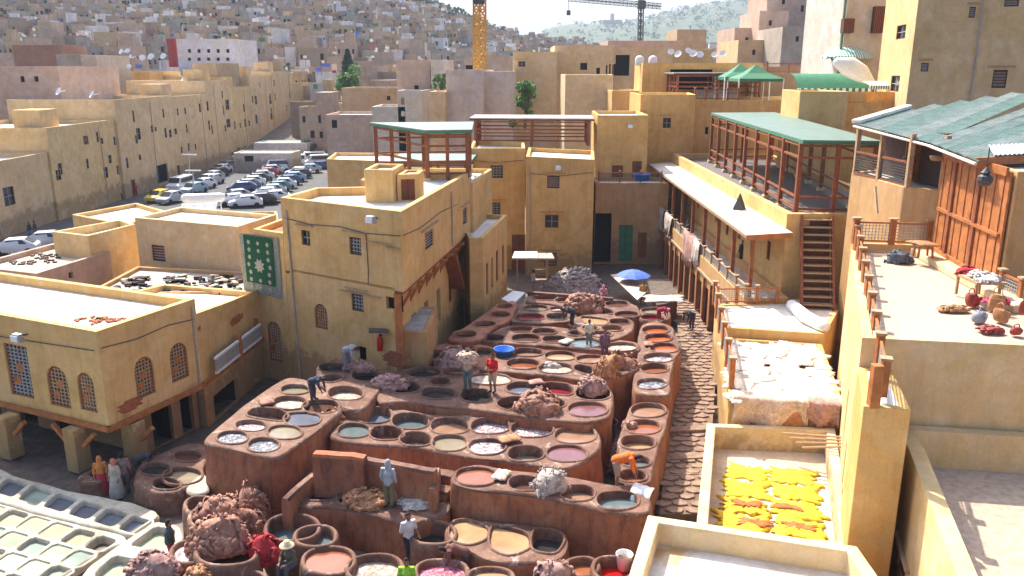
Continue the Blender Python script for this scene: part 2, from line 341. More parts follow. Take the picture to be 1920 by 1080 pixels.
def window(par, A, B, h, kind, dep=.2):
    """h = (u0,u1,z0,z1,arch); builds a frame with its pane and bars set back in the opening"""
    L = math.hypot(B[0]-A[0], B[1]-A[1]); ux, uy = (B[0]-A[0])/L, (B[1]-A[1])/L; nx, ny = -uy, ux
    T = lambda u, z, d=0: (A[0]+ux*u+nx*d, A[1]+uy*u+ny*d, z)
    a, b, c, d, arch = h; w, hh = b-a, d-c; ang = math.atan2(uy, ux)
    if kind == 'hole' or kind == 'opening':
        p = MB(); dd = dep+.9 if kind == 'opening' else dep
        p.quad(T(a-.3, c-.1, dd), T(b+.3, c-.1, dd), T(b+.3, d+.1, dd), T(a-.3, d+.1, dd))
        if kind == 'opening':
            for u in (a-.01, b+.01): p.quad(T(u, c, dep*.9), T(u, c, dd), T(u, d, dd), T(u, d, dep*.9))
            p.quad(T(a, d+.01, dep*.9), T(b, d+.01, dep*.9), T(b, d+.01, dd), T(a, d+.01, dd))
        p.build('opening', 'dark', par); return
    fr = MB(); t = min(.07, w*.12); fm = {'grille': 'wood_dark', 'arch': 'wood', 'lattice': 'wood', 'shutter': 'wood_dark', 'door': 'wood', 'glass': 'wood_dark', 'greendoor': 'green_canvas', 'brown': 'wood'}[kind]
    sd_ = dep-.09
    zz = d-w/2 if arch else d
    for u in (a+t/2, b-t/2): fr.bar(T(u, c, sd_), T(u, zz, sd_), t, .08)
    fr.bar(T(a+t, c+t/2, sd_), T(b-t, c+t/2, sd_), .08, t)
    if arch:
        r = w/2-t/2; pts = [T((a+b)/2-r*math.cos(math.pi*k/8), zz+r*math.sin(math.pi*k/8), sd_) for k in range(9)]
        for k in range(8): fr.bar(pts[k], pts[k+1], t, .08)
    else: fr.bar(T(a+t, d-t/2, sd_), T(b-t, d-t/2, sd_), .08, t)
    f = fr.build('window' if kind not in ('door', 'greendoor', 'brown') else 'door', fm, par)
    pn = MB(); pd = dep-.02
    if arch:
        r = w/2; pts = [T(a, c, pd), T(b, c, pd)]+[T((a+b)/2+r*math.cos(math.pi*k/8), zz+r*math.sin(math.pi*k/8), pd) for k in range(9)]
        pn.add(pts, [tuple(range(len(pts)))])
    else: pn.quad(T(a, c, pd), T(b, c, pd), T(b, d, pd), T(a, d, pd))
    pn.build('pane' if fm != 'wood' or kind in ('arch', 'lattice') else 'panel', {'grille': 'glass_dark', 'arch': 'wood_dark', 'lattice': 'wood_dark', 'shutter': 'wood', 'door': 'wood', 'glass': 'glass_dark', 'greendoor': 'green_canvas', 'brown': 'wood'}[kind], f)
    g = MB()
    if kind in ('grille', 'glass'):
        for k in range(1, 4 if kind == 'grille' else 2): g.bar(T(a+w*k/(4 if kind == 'grille' else 2), c+t, sd_), T(a+w*k/(4 if kind == 'grille' else 2), d-t, sd_), .045)
        for k in range(1, 5 if kind == 'grille' else 2): g.bar(T(a+t, c+hh*k/(5 if kind == 'grille' else 2), sd_), T(b-t, c+hh*k/(5 if kind == 'grille' else 2), sd_), .045)
        g.build('bars', 'grille', f)
    elif kind in ('arch', 'lattice'):
        k = 1
        while c+k*.16 < d-.1:
            z = c+k*.16; ww = w/2-t
            if arch and z > zz: ww = math.sqrt(max(.001, (w/2)**2-(z-zz)**2))-t
            if ww > .05: g.bar(T((a+b)/2-ww, z, sd_+.01), T((a+b)/2+ww, z, sd_+.01), .05, .05)
            k += 1
        nv = 6
        for k in range(1, nv):
            u = a+w*k/nv; top = d-t
            if arch: top = zz+math.sqrt(max(0, (w/2)**2-(u-(a+b)/2)**2))-t
            g.bar(T(u, c+t, sd_), T(u, top, sd_), .05)
        g.build('lattice', 'wood_pale' if kind == 'arch' else 'grille', f)
        for q in (.3, .55):
            g2 = MB(); g2.box(T(a+w*(.3+.2*(q > .5)), c+hh*q, sd_-.02), (w*.3, .03, hh*.16), ang); g2.build('shutter_leaf', 'wood_orange', f)
    elif kind == 'shutter':
        for k in range(1, 6): g.bar(T(a+t, c+hh*k/6, sd_-.02), T(b-t, c+hh*k/6, sd_-.02), .03, .05)
        g.build('slats', 'grille', f)
    elif kind in ('door', 'greendoor', 'brown'):
        g.box(T((a+b)/2, c+hh*.5, sd_-.0), (.05, .05, hh-.1), ang); g.build('rail', 'wood_dark', f)
def eyebrow(par, A, B, u, z, w):
    L = math.hypot(B[0]-A[0], B[1]-A[1]); ux, uy = (B[0]-A[0])/L, (B[1]-A[1])/L
    g = MB(); c = (A[0]+ux*u+uy*.05, A[1]+uy*u-ux*.05, z); g.box(c, (w, .16, .05), math.atan2(uy, ux)); g.build('ledge', 'wood_pale', par)
def building(name, label, fp, z1, z0=0, wins=(), mt='ochre', roof='roof_lime', par=.45, th=.25, cat='building', parent=None, group=None, bev=.045, coping=None, eyes=True):
    """fp: ccw footprint; z1 top (number or per corner); wins: (wall index, x0,y0,x1,y1, kind) measured in the photograph"""
    fp = [(p[0], p[1]) for p in fp]; n = len(fp)
    zt = list(z1) if isinstance(z1, (list, tuple)) else [z1]*n
    cx = sum(p[0] for p in fp)/n; cy = sum(p[1] for p in fp)/n
    t = parent or thing(name, label, cat, (cx, cy, z0), group)
    H = {}
    for w in wins:
        i = w[0]; A, B = fp[i], fp[(i+1) % n]
        if w[1] == 'm': u0, u1, za, zb, kind = w[2:7]
        else:
            x0, y0, x1, y1, kind = w[1:6]
            my, mx = (y0+y1)/2, (x0+x1)/2
            u0 = PW(x0, my, A, B)[0]; u1 = PW(x1, my, A, B)[0]; zb = PW(mx, y0, A, B)[1]; za = PW(mx, y1, A, B)[1]
            if u0 > u1: u0, u1 = u1, u0
        H.setdefault(i, []).append(((u0, u1, za, zb, kind == 'arch'), kind))
    mb = MB()
    for i in range(n):
        hs = [h for h, k in H.get(i, [])]
        L = math.hypot(fp[(i+1) % n][0]-fp[i][0], fp[(i+1) % n][1]-fp[i][1])
        hs = [h for h in hs if h[0] < L-.1 and h[1] > .1]
        wall_face(mb, fp[i], fp[(i+1) % n], z0, zt[i], zt[(i+1) % n], hs)
    ins = inset(fp, th)
    o3 = [(p[0], p[1], zt[i]) for i, p in enumerate(fp)]; i3 = [(p[0], p[1], zt[i]) for i, p in enumerate(ins)]
    lo = [(p[0], p[1], zt[i]-par) for i, p in enumerate(ins)]
    mb.loops([o3, i3, lo]); w = mb.build('wall', mt, t)
    # weld so that the corners can be softened
    bm = bmesh.new(); bm.from_mesh(w.data); bmesh.ops.remove_doubles(bm, verts=bm.verts, dist=.002); bm.to_mesh(w.data); bm.free()
    if bev:
        b = w.modifiers.new('bevel', 'BEVEL'); b.width = bev; b.segments = 2; b.limit_method = 'ANGLE'; b.angle_limit = R(40)
    r = MB(); r.add(lo, [tuple(range(n))]); r.build('roof', roof, t)
    for i in H:
        A, B = fp[i], fp[(i+1) % n]
        L = math.hypot(B[0]-A[0], B[1]-A[1])
        for h, kind in H[i]:
            if h[0] >= L-.1 or h[1] <= .1: continue
            window(t, A, B, h, kind)
            if eyes and kind in ('grille', 'shutter', 'lattice', 'glass') and h[1]-h[0] < 2.2: eyebrow(t, A, B, (h[0]+h[1])/2, h[3]+.25, (h[1]-h[0])*1.9)
    return t
# ================================================================== GROUND AND HILLS
def lerp_tab(t, x):
    if x <= t[0][0]: return t[0][1]
    for (a, u), (b, v) in zip(t, t[1:]):
        if x <= b: return u+(v-u)*(x-a)/(b-a)
    return t[-1][1]
EL = [(-400, 7.2), (0, 7.0), (400, 6.6), (560, 6.0), (700, 5.1), (820, 4.0), (880, 3.0), (940, 1.9), (1000, 1.45), (1100, 1.0), (1300, .7), (1450, .9), (1700, 1.5), (2300, 1.5)]
FAR = [(-400, 2), (500, 2), (900, .3), (1040, 2.5), (1090, 2.6), (1150, 2.85), (1200, 3.1), (1260, 3.7), (1330, 4.0), (1390, 4.3), (1450, 4.2), (1600, 4.6), (1900, 4.4), (2400, 3)]
def azpx(x, y): return 960+1594*x/max(y, 1)
def hill(x, y):
    if y < 20: return 0.
    d = math.hypot(x, y); px = azpx(x, y); e = lerp_tab(EL, px)
    t = max(0, min(1, (y-135)/430))
    zt = (t**1.25)*(CAMH+570*math.tan(R(e)))
    if y > 565: zt = (CAMH+570*math.tan(R(e)))*max(0, 1-(y-565)/400)
    if y > 900:
        f = CAMH+2100*math.tan(R(lerp_tab(FAR, px))); s = max(0, min(1, (y-900)/1200)); s = s*s*(3-2*s)
        g = f*s+noise.noise(Vector((x*.004, y*.004, 3)))*14*s
        if y > 2100: g *= max(0, 1-(y-2100)/1500)
        zt = max(zt, g)
    return zt+noise.noise(Vector((x*.03, y*.03, 0)))*1.2*t
mb = MB()
ys = [-120, -60, 0, 20, 60, 100, 130, 140]+[140+12*k for k in range(1, 40)]+[640, 720, 800, 900]+[960+60*k for k in range(22)]+[2400, 2800, 3600, 6000]
cols = [-6000, -3000, -1600]+[px for px in range(-900, 2801, 40)]+[1600.5, 3000, 6000]
rows = []
for y in ys:
    row = []
    for k in range(100):
        px = -700+k*34; w = (px-960)/1594*max(y, 75)
        if k == 0: w = -7000
        if k == 99: w = 7000
        row.append((w, y, hill(w, y)-.06))
    rows.append(row)
mb.loops(rows, closed=False)
m, nt, b = nm('land')
v = pos(nt); n1 = noi(nt, v, .03, 6, .65); n2 = noi(nt, v, .6, 5, .7)
gr = ramp(nt, n1, [(.3, (.035, .05, .018)), (.5, (.055, .08, .028)), (.62, (.085, .1, .04)), (.72, (.14, .12, .075))])
bn = ramp(nt, n2, [(.3, (.1, .075, .055)), (.7, (.2, .15, .11))])
sep = N(nt, 'ShaderNodeSeparateXYZ'); nt.links.new(v, sep.inputs[0])
mr = N(nt, 'ShaderNodeMapRange'); mr.inputs[1].default_value = 620; mr.inputs[2].default_value = 800; nt.links.new(sep.outputs[1], mr.inputs[0])
nt.links.new(mixc(nt, bn, gr, mr.outputs[0]), b.inputs['Base Color']); b.inputs['Roughness'].default_value = .95; M['land'] = m
mb.build('ground', 'land', smooth=True, local=True, kind='structure')
mb = MB(); mb.add([(-48.9, 66, -.02), (-14, 66, -.02), (-14, 84, -.02), (-22, 100, -.02), (-14, 190, -.02), (-40, 200, -.02), (-48.9, 178, -.02)], [(0, 1, 2, 3, 4, 5, 6)])
mb.build('street', 'asphalt', local=True, kind='structure')
mb = MB(); mb.add([(-30, 12, -.015), (12.4, 12, -.015), (12.4, 68, -.015), (-12, 68, -.015), (-12, 40, -.015), (-30, 45, -.015)], [tuple(range(6))])
mb.build('courtyard', 'courtyard_mud', local=True, kind='structure')
# stepped paved alley on the right, slabs one by one
mb = MB()
AL = [P(1262, 560, .5), P(1300, 560, .5), P(1345, 660, .45), P(1335, 810, .4), P(1318, 980, 0), P(1235, 980, 0), P(1255, 800, .4), P(1280, 660, .45)]
mb.prism([(p.x, p.y) for p in AL][::-1], -.01, .35)
alley = mb.build('alley', 'soil', kind='structure')
slabs = []
for k in range(5):
    s = MB(); r0 = random.Random(k)
    pts = [(.33*(1+r0.uniform(-.2, .15))*math.cos(a), .24*(1+r0.uniform(-.2, .15))*math.sin(a)) for a in [i*math.pi/3+.3 for i in range(6)]]
    s.prism(pts, 0, .07); s2 = s.build('paving_stone', 'stone', alley, local=True); s2.modifiers.new('b', 'BEVEL').width = .015; slabs.append(s2)
def in_poly(x, y, pl):
    c = False; n = len(pl)
    for i in range(n):
        a, b_ = pl[i], pl[i-1]
        if (a[1] > y) != (b_[1] > y) and x < (b_[0]-a[0])*(y-a[1])/(b_[1]-a[1])+a[0]: c = not c
    return c
i = 0; APL = [(p.x, p.y) for p in AL]; al = alley.location
y = 22.
while y < 60:
    x = 4.
    while x < 13.5:
        q = (x+(.3 if int(y/.5) % 2 else 0)+rnd.uniform(-.05, .05), y+rnd.uniform(-.04, .04))
        if in_poly(*q, APL):
            s = slabs[i] if i < 5 else slabs[i % 5].copy()
            if i >= 5: COL.objects.link(s); s.parent = alley
            s.location = (q[0]-al.x, q[1]-al.y, .345-al.z); s.rotation_euler = (rnd.uniform(-.04, .04), rnd.uniform(-.04, .04), rnd.choice((0, math.pi))+rnd.uniform(-.25, .25)); i += 1
        x += .66
    y += .5 if y < 48 else .62
# ================================================================== BUILDINGS ROUND THE YARD
X2 = lambda p: (p[0], p[1])
def beam_under(par, A, B, z, mt='wood_orange', w=.22, h=.2, out=.06):
    L = math.hypot(B[0]-A[0], B[1]-A[1]); ux, uy = (B[0]-A[0])/L, (B[1]-A[1])/L; g = MB()
    g.box(((A[0]+B[0])/2+uy*(out-w/2+.1), (A[1]+B[1])/2-ux*(out-w/2+.1), z), (L+.2, w, h), math.atan2(uy, ux)); g.build('beam', mt, par)
N0, R0 = (-16.08, 30.25), (-14.04, 35.0)
lb = building('dye_house', 'two-storey ochre house on square pillars with arched lattice windows, beside the white tanks', [N0, R0, (-26.6, 40.4), (-30, 36.5)], 6.2, 2.1,
    [(3, 90, 688, 128, 762, 'arch'), (3, 147, 700, 178, 770, 'arch'), (3, 14, 648, 56, 742, 'lattice'), (0, 253, 668, 290, 745, 'arch'), (0, 319, 642, 353, 714, 'arch')], 'ochre', roof='roof_lime_stained', eyes=False, par=.42, th=.3)
g = MB(); g.prism([(-29.6, 36.6), (-16.3, 30.5), (-14.3, 35), (-26.6, 40.1)], 1.95, 2.09); g.build('floor_slab', 'wood_dark', lb)
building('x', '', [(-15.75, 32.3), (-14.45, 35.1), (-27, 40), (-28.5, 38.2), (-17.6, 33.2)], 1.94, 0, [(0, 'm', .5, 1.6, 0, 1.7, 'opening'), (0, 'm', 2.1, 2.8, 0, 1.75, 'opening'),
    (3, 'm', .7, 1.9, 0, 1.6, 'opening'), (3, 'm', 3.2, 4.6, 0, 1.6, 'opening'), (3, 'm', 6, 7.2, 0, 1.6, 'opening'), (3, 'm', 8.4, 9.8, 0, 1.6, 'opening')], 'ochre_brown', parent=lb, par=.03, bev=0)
beam_under(lb, (-30, 36.5), N0, 2.14); beam_under(lb, N0, R0, 2.14)
for px, py in ((140, 893), (248, 880), (12, 868)):
    p = P(px, py, 0); g = MB(); g.box((p.x, p.y+.5, 1), (.68, .68, 1.9), R(-25)); g.build('pillar', 'ochre', lb, bevel=.04)
    for s in (-1, 1): 
        g = MB(); g.bar((p.x+s*.45, p.y+.4-s*.22, 1.25), (p.x+s*1.1, p.y+.4-s*.5, 1.9), .16); g.build('bracket', 'wood_orange', lb)
for px_, py_, zz in ((1, 806, .5), (2, 858, .42), (3, 888, .34), (4, 930, .26)):
    a = P(1252-px_*3, py_, zz); b_ = P(1334-px_*2, py_-4, zz); g2 = MB(); g2.bar((a.x, a.y, zz-.1), (b_.x, b_.y, zz-.1), .5, .3); o2 = g2.build('step', 'stone', bevel=.03); o2.parent = alley; o2.location = o2.location-alley.location
g = MB(); p = P(205, 598, 5.85)
for k in range(26): g.box((p.x-.3+rnd.gauss(0, .5), p.y+rnd.gauss(0, .22), 5.82), (.28, .12, .05), rnd.uniform(0, 3))
d = g.build('rubble_patch', 'brick_red', kind='stuff')
lb2 = building('dye_house_annexe', 'lower ochre annexe with white balcony rail beside the arched house', [R0, (-13.3, 41.6), (-19, 43.2), (-19, 38)], [5.5, 4.75, 4.75, 5.5], 0,
    [(0, 402, 722, 450, 800, 'opening'), (0, 370, 612, 378, 620, 'hole')], 'ochre', par=.3)
beam_under(lb2, R0, (-13.3, 41.4), 2.2)
rt = thing('balcony_railing', 'white balcony railing on the ochre annexe left of the tall house', 'railing', (-13.4, 37.6, 2.5))
for k, (ya, yb) in enumerate(((35.4, 37.9), (38.2, 40.6))):
    for z in (2.55, 3.25): g = MB(); g.bar((-13.6+(ya-35)*.1, ya, z), (-13.6+(yb-35)*.1, yb, z), .12, .1); g.build('rail', 'white_paint', rt)
    g = MB(); g.bar((-13.6+(ya-35)*.1, ya, 2.9), (-13.6+(yb-35)*.1, yb, 2.9), .03, .56); g.build('panel', 'grille', rt)
for y in (38.05, 40.8): g = MB(); g.bar((-13.3, y, 2.2), (-13.3, y, 3.5), .2); g.build('post', 'wood_orange', rt)
LB_, Nn, Rr = (-11.43, 40.3), (-4.93, 36.1), (-2.6, 50.5)
NI, RI = (-5.4, 36.4), (-3.1, 50.4)
cb = building('tall_house', 'tallest ochre house beside the vats, with barred windows and a white roof terrace', [LB_, Nn, Rr, (-7.4, 50.4), (-7.7, 44.2), (-10.5, 43.8)], 9.9, 6.2,
    [(0, 565, 432, 581, 460, 'glass'), (0, 655, 445, 677, 478, 'grille'), (1, 797, 433, 813, 465, 'shutter'), (1, 868, 390, 876, 420, 'shutter')], 'ochre', par=.42, th=.28, bev=.03)
building('x', '', [LB_, NI, RI, (-7.4, 50.4), (-10.5, 43.8)], 6.2, 0, [(0, 590, 570, 614, 617, 'arch'), (0, 659, 551, 681, 584, 'grille'), (0, 724, 557, 741, 580, 'hole'), (0, 531, 503, 543, 512, 'hole'),
    (0, 670, 650, 687, 684, 'opening'), (1, 'm', 2.6, 3.4, 2.3, 4.2, 'door'), (1, 'm', 5, 5.8, 2.2, 4.2, 'opening'), (1, 'm', 7.6, 8.4, 2.2, 4.2, 'opening'), (1, 'm', 10.4, 11.3, 2.6, 4.6, 'door')], 'ochre', parent=cb, par=.02, bev=0)
g = MB(); g.prism([NI, Nn, Rr, RI], 6.08, 6.2); g.build('floor_slab', 'wood', cb)
for z, x0, w in ((8.35, 712, 1.5), (8.2, 737, .8), (5.75, 670, 2.6)):
    u = PW(x0, 440, LB_, Nn)[0]; eyebrow(cb, LB_, Nn, u, z, w)
dx, dy = (Rr[0]-Nn[0])/14.6, (Rr[1]-Nn[1])/14.6
for k in range(9):
    x, y = NI[0]+dx*(1+1.5*k), NI[1]+dy*(1+1.5*k)
    g = MB(); g.bar((x, y, 5.1), (x+.55, y-.05, 6.05), .14); g.bar((x, y, 5.0), (x, y, 6.05), .14); g.bar((x-.1, y, 6.0), (x+.75, y, 6.0), .14); g.build('bracket', 'wood_orange', cb)
x, y = NI[0]+dx*9+.2, NI[1]+dy*9; g = MB(); g.bar((x+.15, y, 6), (x+.5, y+2.2, 3.4), .9, .2); g.build('timber_chute', 'wood', cb)
g = MB(); g.bar((NI[0]+.16, NI[1]-.02, 3.2), (NI[0]+.16, NI[1]-.02, 6.05), .32); g.build('timber_post', 'wood_orange', cb)
wg = building('house_wing', 'lower wing of the tall ochre house with the green carpet on its wall', [(-13.3, 41.5), (-11.45, 40.32), (-10.6, 43.6), (-12.6, 44.8)], 8.1, 0,
    [(0, 465, 600, 490, 671, 'arch'), (0, 502, 604, 528, 677, 'arch')], 'ochre', roof='brick_red', par=.3)
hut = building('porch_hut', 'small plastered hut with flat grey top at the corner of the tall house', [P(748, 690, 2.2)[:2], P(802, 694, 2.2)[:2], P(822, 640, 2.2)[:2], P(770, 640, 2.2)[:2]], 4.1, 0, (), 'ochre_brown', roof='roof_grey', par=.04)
ph = building('roof_hut', 'square stair hut with orange door on the white roof terrace', [(-7.45, 41.4), (-5.95, 41.1), (-5.75, 43.9), (-7.3, 44.1)], 11.15, 9.48, [], 'ochre', roof='roof_grey', par=.2, eyes=False)
building('x', '', [(-5.85, 41.75), (-4.75, 41.95), (-4.7, 43.8), (-5.75, 43.8)], 10.85, 9.48, [(0, 'm', .2, .9, 9.52, 10.6, 'door')], 'ochre', parent=ph, par=.1, roof='roof_grey')
cbb = building('rear_house', 'ochre house under the green pergola behind the tall house', [(-7.4, 50.7), (-2.4, 50.7), (-1.4, 58), (-9.5, 59), (-9.6, 52)], 9.25, 0, (), 'ochre', par=.3)
cr = building('doorway_house', 'low ochre house with red doors behind the tall house', [(-2.5, 47.4), (-1.7, 47.6), (-.35, 55.5), (-4, 56.5)], 6.4, 0,
    [(1, 'm', .8, 1.5, 2.6, 4.6, 'door'), (1, 'm', 2.3, 3, 2.6, 4.6, 'opening'), (1, 'm', 4, 4.8, 2.6, 4.7, 'door'), (1, 'm', 6.2, 7, 2.6, 4.6, 'door')], 'ochre', par=.3)
m1 = building('courtyard_house', 'ochre house with two barred windows at the far end of the vats', [(-3.4, 66), (1.05, 66), (1.05, 72), (-3.4, 74)], 9.95, 0, [(0, 920, 310, 943, 334, 'grille'), (0, 914, 380, 938, 403, 'grille'), (0, 960, 440, 985, 510, 'brown')], 'ochre_deep')
m2 = building('courtyard_house', 'ochre house with three windows stacked above the fleece heap at the back', [(1.08, 64), (6.35, 63.6), (6.9, 70), (1.4, 70.5)], [9.5, 9.3, 9.4, 9.6], 0, [(0, 1026, 330, 1049, 353, 'shutter'), (0, 1022, 403, 1047, 427, 'glass'), (0, 1021, 474, 1044, 499, 'shutter')], 'ochre_deep', par=.35)
m3 = building('courtyard_house', 'plain ochre house above the corner balcony, right of the three window house', [(7.35, 72), (11.75, 72), (12, 80), (7.6, 80)], 12.2, 0, [(0, 1147, 310, 1168, 336, 'brown'), (0, 1185, 302, 1203, 335, 'brown')], 'ochre_deep', par=.3)
m4 = building('courtyard_house', 'ochre house with a single small window above the blue basin', [(11.9, 78), (17, 78), (18, 86), (12, 86)], 13.75, 0, [(0, 1243, 221, 1258, 240, 'glass')], 'ochre_deep', par=.3)
m5 = building('corner_balcony_house', 'ochre corner house with dark tall doorways under a balcony', [(6.95, 68), (13, 68), (13, 71.8), (6.95, 71.8)], 6.9, 0, [(0, 1113, 400, 1146, 492, 'opening'), (0, 1160, 422, 1186, 490, 'greendoor'), (0, 1196, 436, 1212, 484, 'brown')], 'ochre_brown', par=.25)
# gallery range on the right
gb = building('gallery_house', 'long ochre range with a timber-post gallery along the right of the yard', [(14.9, 44), (22.5, 44), (24, 77), (14.9, 77)], 8.45, 0,
    [(3, 'm', 2+3.1*k, 2.75+3.1*k, 4.9+.35*(k % 2), 6.4, ('hole', 'brown')[k % 3 == 0]) for k in range(10)]+[(0, 'm', .15, .2, 0, .01, 'hole')], 'ochre', roof='dark_tile', par=.42, th=.4)
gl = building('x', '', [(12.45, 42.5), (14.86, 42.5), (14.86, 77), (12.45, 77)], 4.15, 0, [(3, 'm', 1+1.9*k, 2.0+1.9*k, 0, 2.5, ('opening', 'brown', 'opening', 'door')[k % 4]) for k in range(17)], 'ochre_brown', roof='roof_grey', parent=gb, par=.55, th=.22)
for k in range(9):
    g = MB(); y = 43.3+3.7*k; g.bar((12.95, y, 3.6), (12.95, y, 7.42), .2); g.build('post', 'wood', gb)
for k in range(17):
    g = MB(); y = 43.5+1.9*k; g.bar((12.34, y, 0), (12.34, y, 3.1), .2, .12); g.build('pilaster', 'wood', gb)
beam_under(gb, (12.45, 77), (12.45, 42.5), 3.2, 'wood_pale', .1, .14, .02)
g = MB(); g.prism([(12.5, 42.9), (14.88, 42.9), (14.88, 77), (12.8, 77)], [7.36, 7.5, 7.5, 7.36], [7.5, 7.64, 7.64, 7.5]); g.build('awning_roof', 'roof_lime', gb)
g = MB(); g.bar((12.45, 42.85, 7.36), (14.9, 42.85, 7.5), .12, .28); g.build('fascia', 'wood_orange', gb)
g = MB(); g.bar((12.5, 42.95, 7.38), (12.78, 77, 7.38), .1, .16); g.build('fascia', 'wood_pale', gb)
gp = building('stair_landing', 'low ochre landing with pale top below the outdoor stairs', [(10.35, 38.2), (14.9, 37.2), (17.4, 41.8), (17.4, 43.9), (13, 42.4), (10.9, 42.4)], 3.85, 0, (), 'ochre', roof='roof_lime', par=.03)
wt = building('hide_terrace', 'ochre terrace block spread with white hides below the gallery', [(8.65, 30.5), (12.9, 29.6), (14.75, 37.1), (10.2, 38.1)], 3.4, 0, (), 'ochre_deep', roof='roof_dirty', par=.12)
yr = building('yellow_hide_roof', 'low walled roof where yellow hides dry', [(5.5, 21.9), (10.0, 21.2), (12.6, 29.55), (7.7, 30.0)], 2.5, 0, (), 'cream', roof='roof_dirty', par=.95, th=.34)
fr = building('stained_roof_house', 'cream walled roof with orange stain in the bottom foreground', [(2.2, 16), (9.3, 14), (9.37, 19.75), (3.95, 21.37)], 3.5, 0, (), 'cream', roof='roof_lime_stained', par=.7, th=.36)
# right-hand house on its terraces
te = building('terrace_house', 'tall cream and ochre terrace house with brick-paved terrace at the right edge', [(10.45, 23.3), (20.5, 21.7), (20.5, 35), (15.1, 35.8)], 8.27, 0, [(3, 'm', 9.5, 9.9, 3, 5.2, 'hole'), (3, 'm', 11.6, 12, 2.6, 4.2, 'hole'), (3, 'm', 12.2, 12.6, 1, 2.8, 'hole')], 'ochre_pale', roof='paving', par=.07, th=.3)
building('x', '', [(9.35, 20.3), (10.5, 20.05), (11.35, 23.15), (10.4, 23.3)], 7.35, 0, [], 'ochre_deep', parent=te, par=.03)
q0, q1 = P(1703, 838, 5.6), P(1795, 1080, 5.6); q2 = q1+(q1-q0)*.35
lt = building('lower_terrace_house', 'lower terrace with thick cream coping in the bottom right corner', [(q2.x, q2.y), (24, 11), (24, 21.1), (11.6, 23.05), (q0.x, q0.y)], 5.6, 0, [(4, 1681, 1040, 1699, 1085, 'lattice')], 'ochre_pale', roof='paving', par=1.15, th=.42)
dh = building('timber_door_house', 'ochre house with tall carved timber doors on the upper terrace', [(17.45, 28.4), (24, 27.4), (24, 40), (18.35, 34.9)], 12.6, 8.15, [], 'ochre_brown', roof='roof_grey', par=.1)
# --- timber doors, plank by plank
A, B = Vector((17.4, 28.3, 0)), Vector((18.3, 34.95, 0)); dd = (B-A); L = dd.length; dd.normalize(); nn = Vector((-dd.y, dd.x, 0))
u = .25; k = 0
while u < L-.3:
    leaf = .36
    g = MB(); c = A+dd*(u+leaf/2)+nn*(.06+.03*(k % 2)); g.box((c.x, c.y, 10.5), (leaf-.03, .09, 4.1), math.atan2(dd.y, dd.x)); o = g.build('plank', 'wood_orange', dh, bevel=.012)
    u += leaf; k += 1
    if k % 6 == 0:
        g = MB(); c = A+dd*(u+.14)+nn*.1; g.box((c.x, c.y, 10.5), (.26, .24, 4.3), math.atan2(dd.y, dd.x)); g.build('door_post', 'wood', dh, bevel=.02); u += .28
for z, h in ((12.55, .3), (8.55, .22), (10.3, .12)):
    g = MB(); c = (A+B)/2+nn*.17; g.box((c.x, c.y, z), (L-.8, .1, h), math.atan2(dd.y, dd.x)); g.build('rail', 'wood_orange', dh)
# porch left of the doors
pc = building('porch_house', 'ochre porch with slatted balcony under the green corrugated roof', [(17.3, 36.2), (18.4, 35), (24, 40.2), (24, 46), (17.1, 41.5)], 11.0, 0, [], 'ochre_brown', roof='roof_grey', par=.1)
for (x, y) in ((17.2, 41.3), (17.3, 38.8), (17.45, 36.2), (18.45, 35.2)):
    g = MB(); g.bar((x, y, 10.9), (x, y, 13.3), .2); g.build('post', 'wood_pale', pc)
g = MB(); g.prism([(18.9, 36.2), (24, 40.4), (23.9, 45), (18.7, 42)], 10.95, 13.3); g.build('room', 'wood_dark', pc)
g = MB(); g.bar((18.6, 38.2, 11), (18.6, 38.2, 13.2), .1, .9); g.build('door', 'wood_orange', pc)
for a, b_ in (((17.12, 41.2), (17.25, 38.9)), ((17.3, 38.7), (17.42, 36.4))):
    for k in range(8): g = MB(); g.bar((*a, 11.1+.12*k), (*b_, 11.1+.12*k), .04, .05); g.build('slat', 'iron', pc)
    for z in (11.02, 12.05): g = MB(); g.bar((*a, z), (*b_, z), .09); g.build('rail', 'wood', pc)
# corrugated roof: overlapping sheets
mat('old_sheet_a', (.2, .26, .215), .6, .3, 1.6, .1, streak=.5); mat('old_sheet_b', (.25, .29, .245), .6, .35, 1.4, .1, streak=.6); mat('old_sheet_c', (.17, .25, .2), .55, .3, 1.8, .1, streak=.5)
cr_ = thing('corrugated_roof', 'green corrugated metal roof over the timber doors at the right edge', 'roof', (20, 38, 13))
E0 = [(16.85, 41.2, 13.42), (17.55, 35.0, 13.02), (16.85, 30.0, 12.8)]
def sheet(a, b_, back, n=14):
    """a,b eave ends; back = vector up the roof"""
    g = MB(); a, b_, back = Vector(a), Vector(b_), Vector(back); L = (b_-a).length; m_ = max(6, int(L/.05)); rows = []
    up = Vector((0, 0, 1))
    for t in (0, .5, 1): rows.append([tuple(a+(b_-a)*(i/m_)+back*t+up*(.02*math.sin(i/m_*L*2*math.pi/.2))) for i in range(m_+1)])
    g.loops(rows, closed=False); rows2 = [[(p[0], p[1], p[2]-.02) for p in r] for r in rows]; g.loops(rows2[::-1], closed=False)
    return g
def mixp(a, b_, t): return tuple(a[i]+(b_[i]-a[i])*t for i in range(3))
T0, T1, T2, T3 = (16.85, 41.2, 13.42), (17.55, 35.0, 13.02), (27.5, 47, 14.98), (19.5, 46.5, 14.1)
V0, V1 = PD(1702, 203, 46), PD(1990, 158, 48)
for k in range(6):
    a = mixp(E0[0], E0[1], k/6); b_ = mixp(E0[0], E0[1], (k+1.12)/6); c = mixp(tuple(V0), tuple(V1), k/6)
    sheet((a[0], a[1], a[2]+.02*(k % 2)), b_, Vector(c)-Vector(a)).build('roof_sheet', 'old_sheet_'+'abc'[k % 3], cr_)
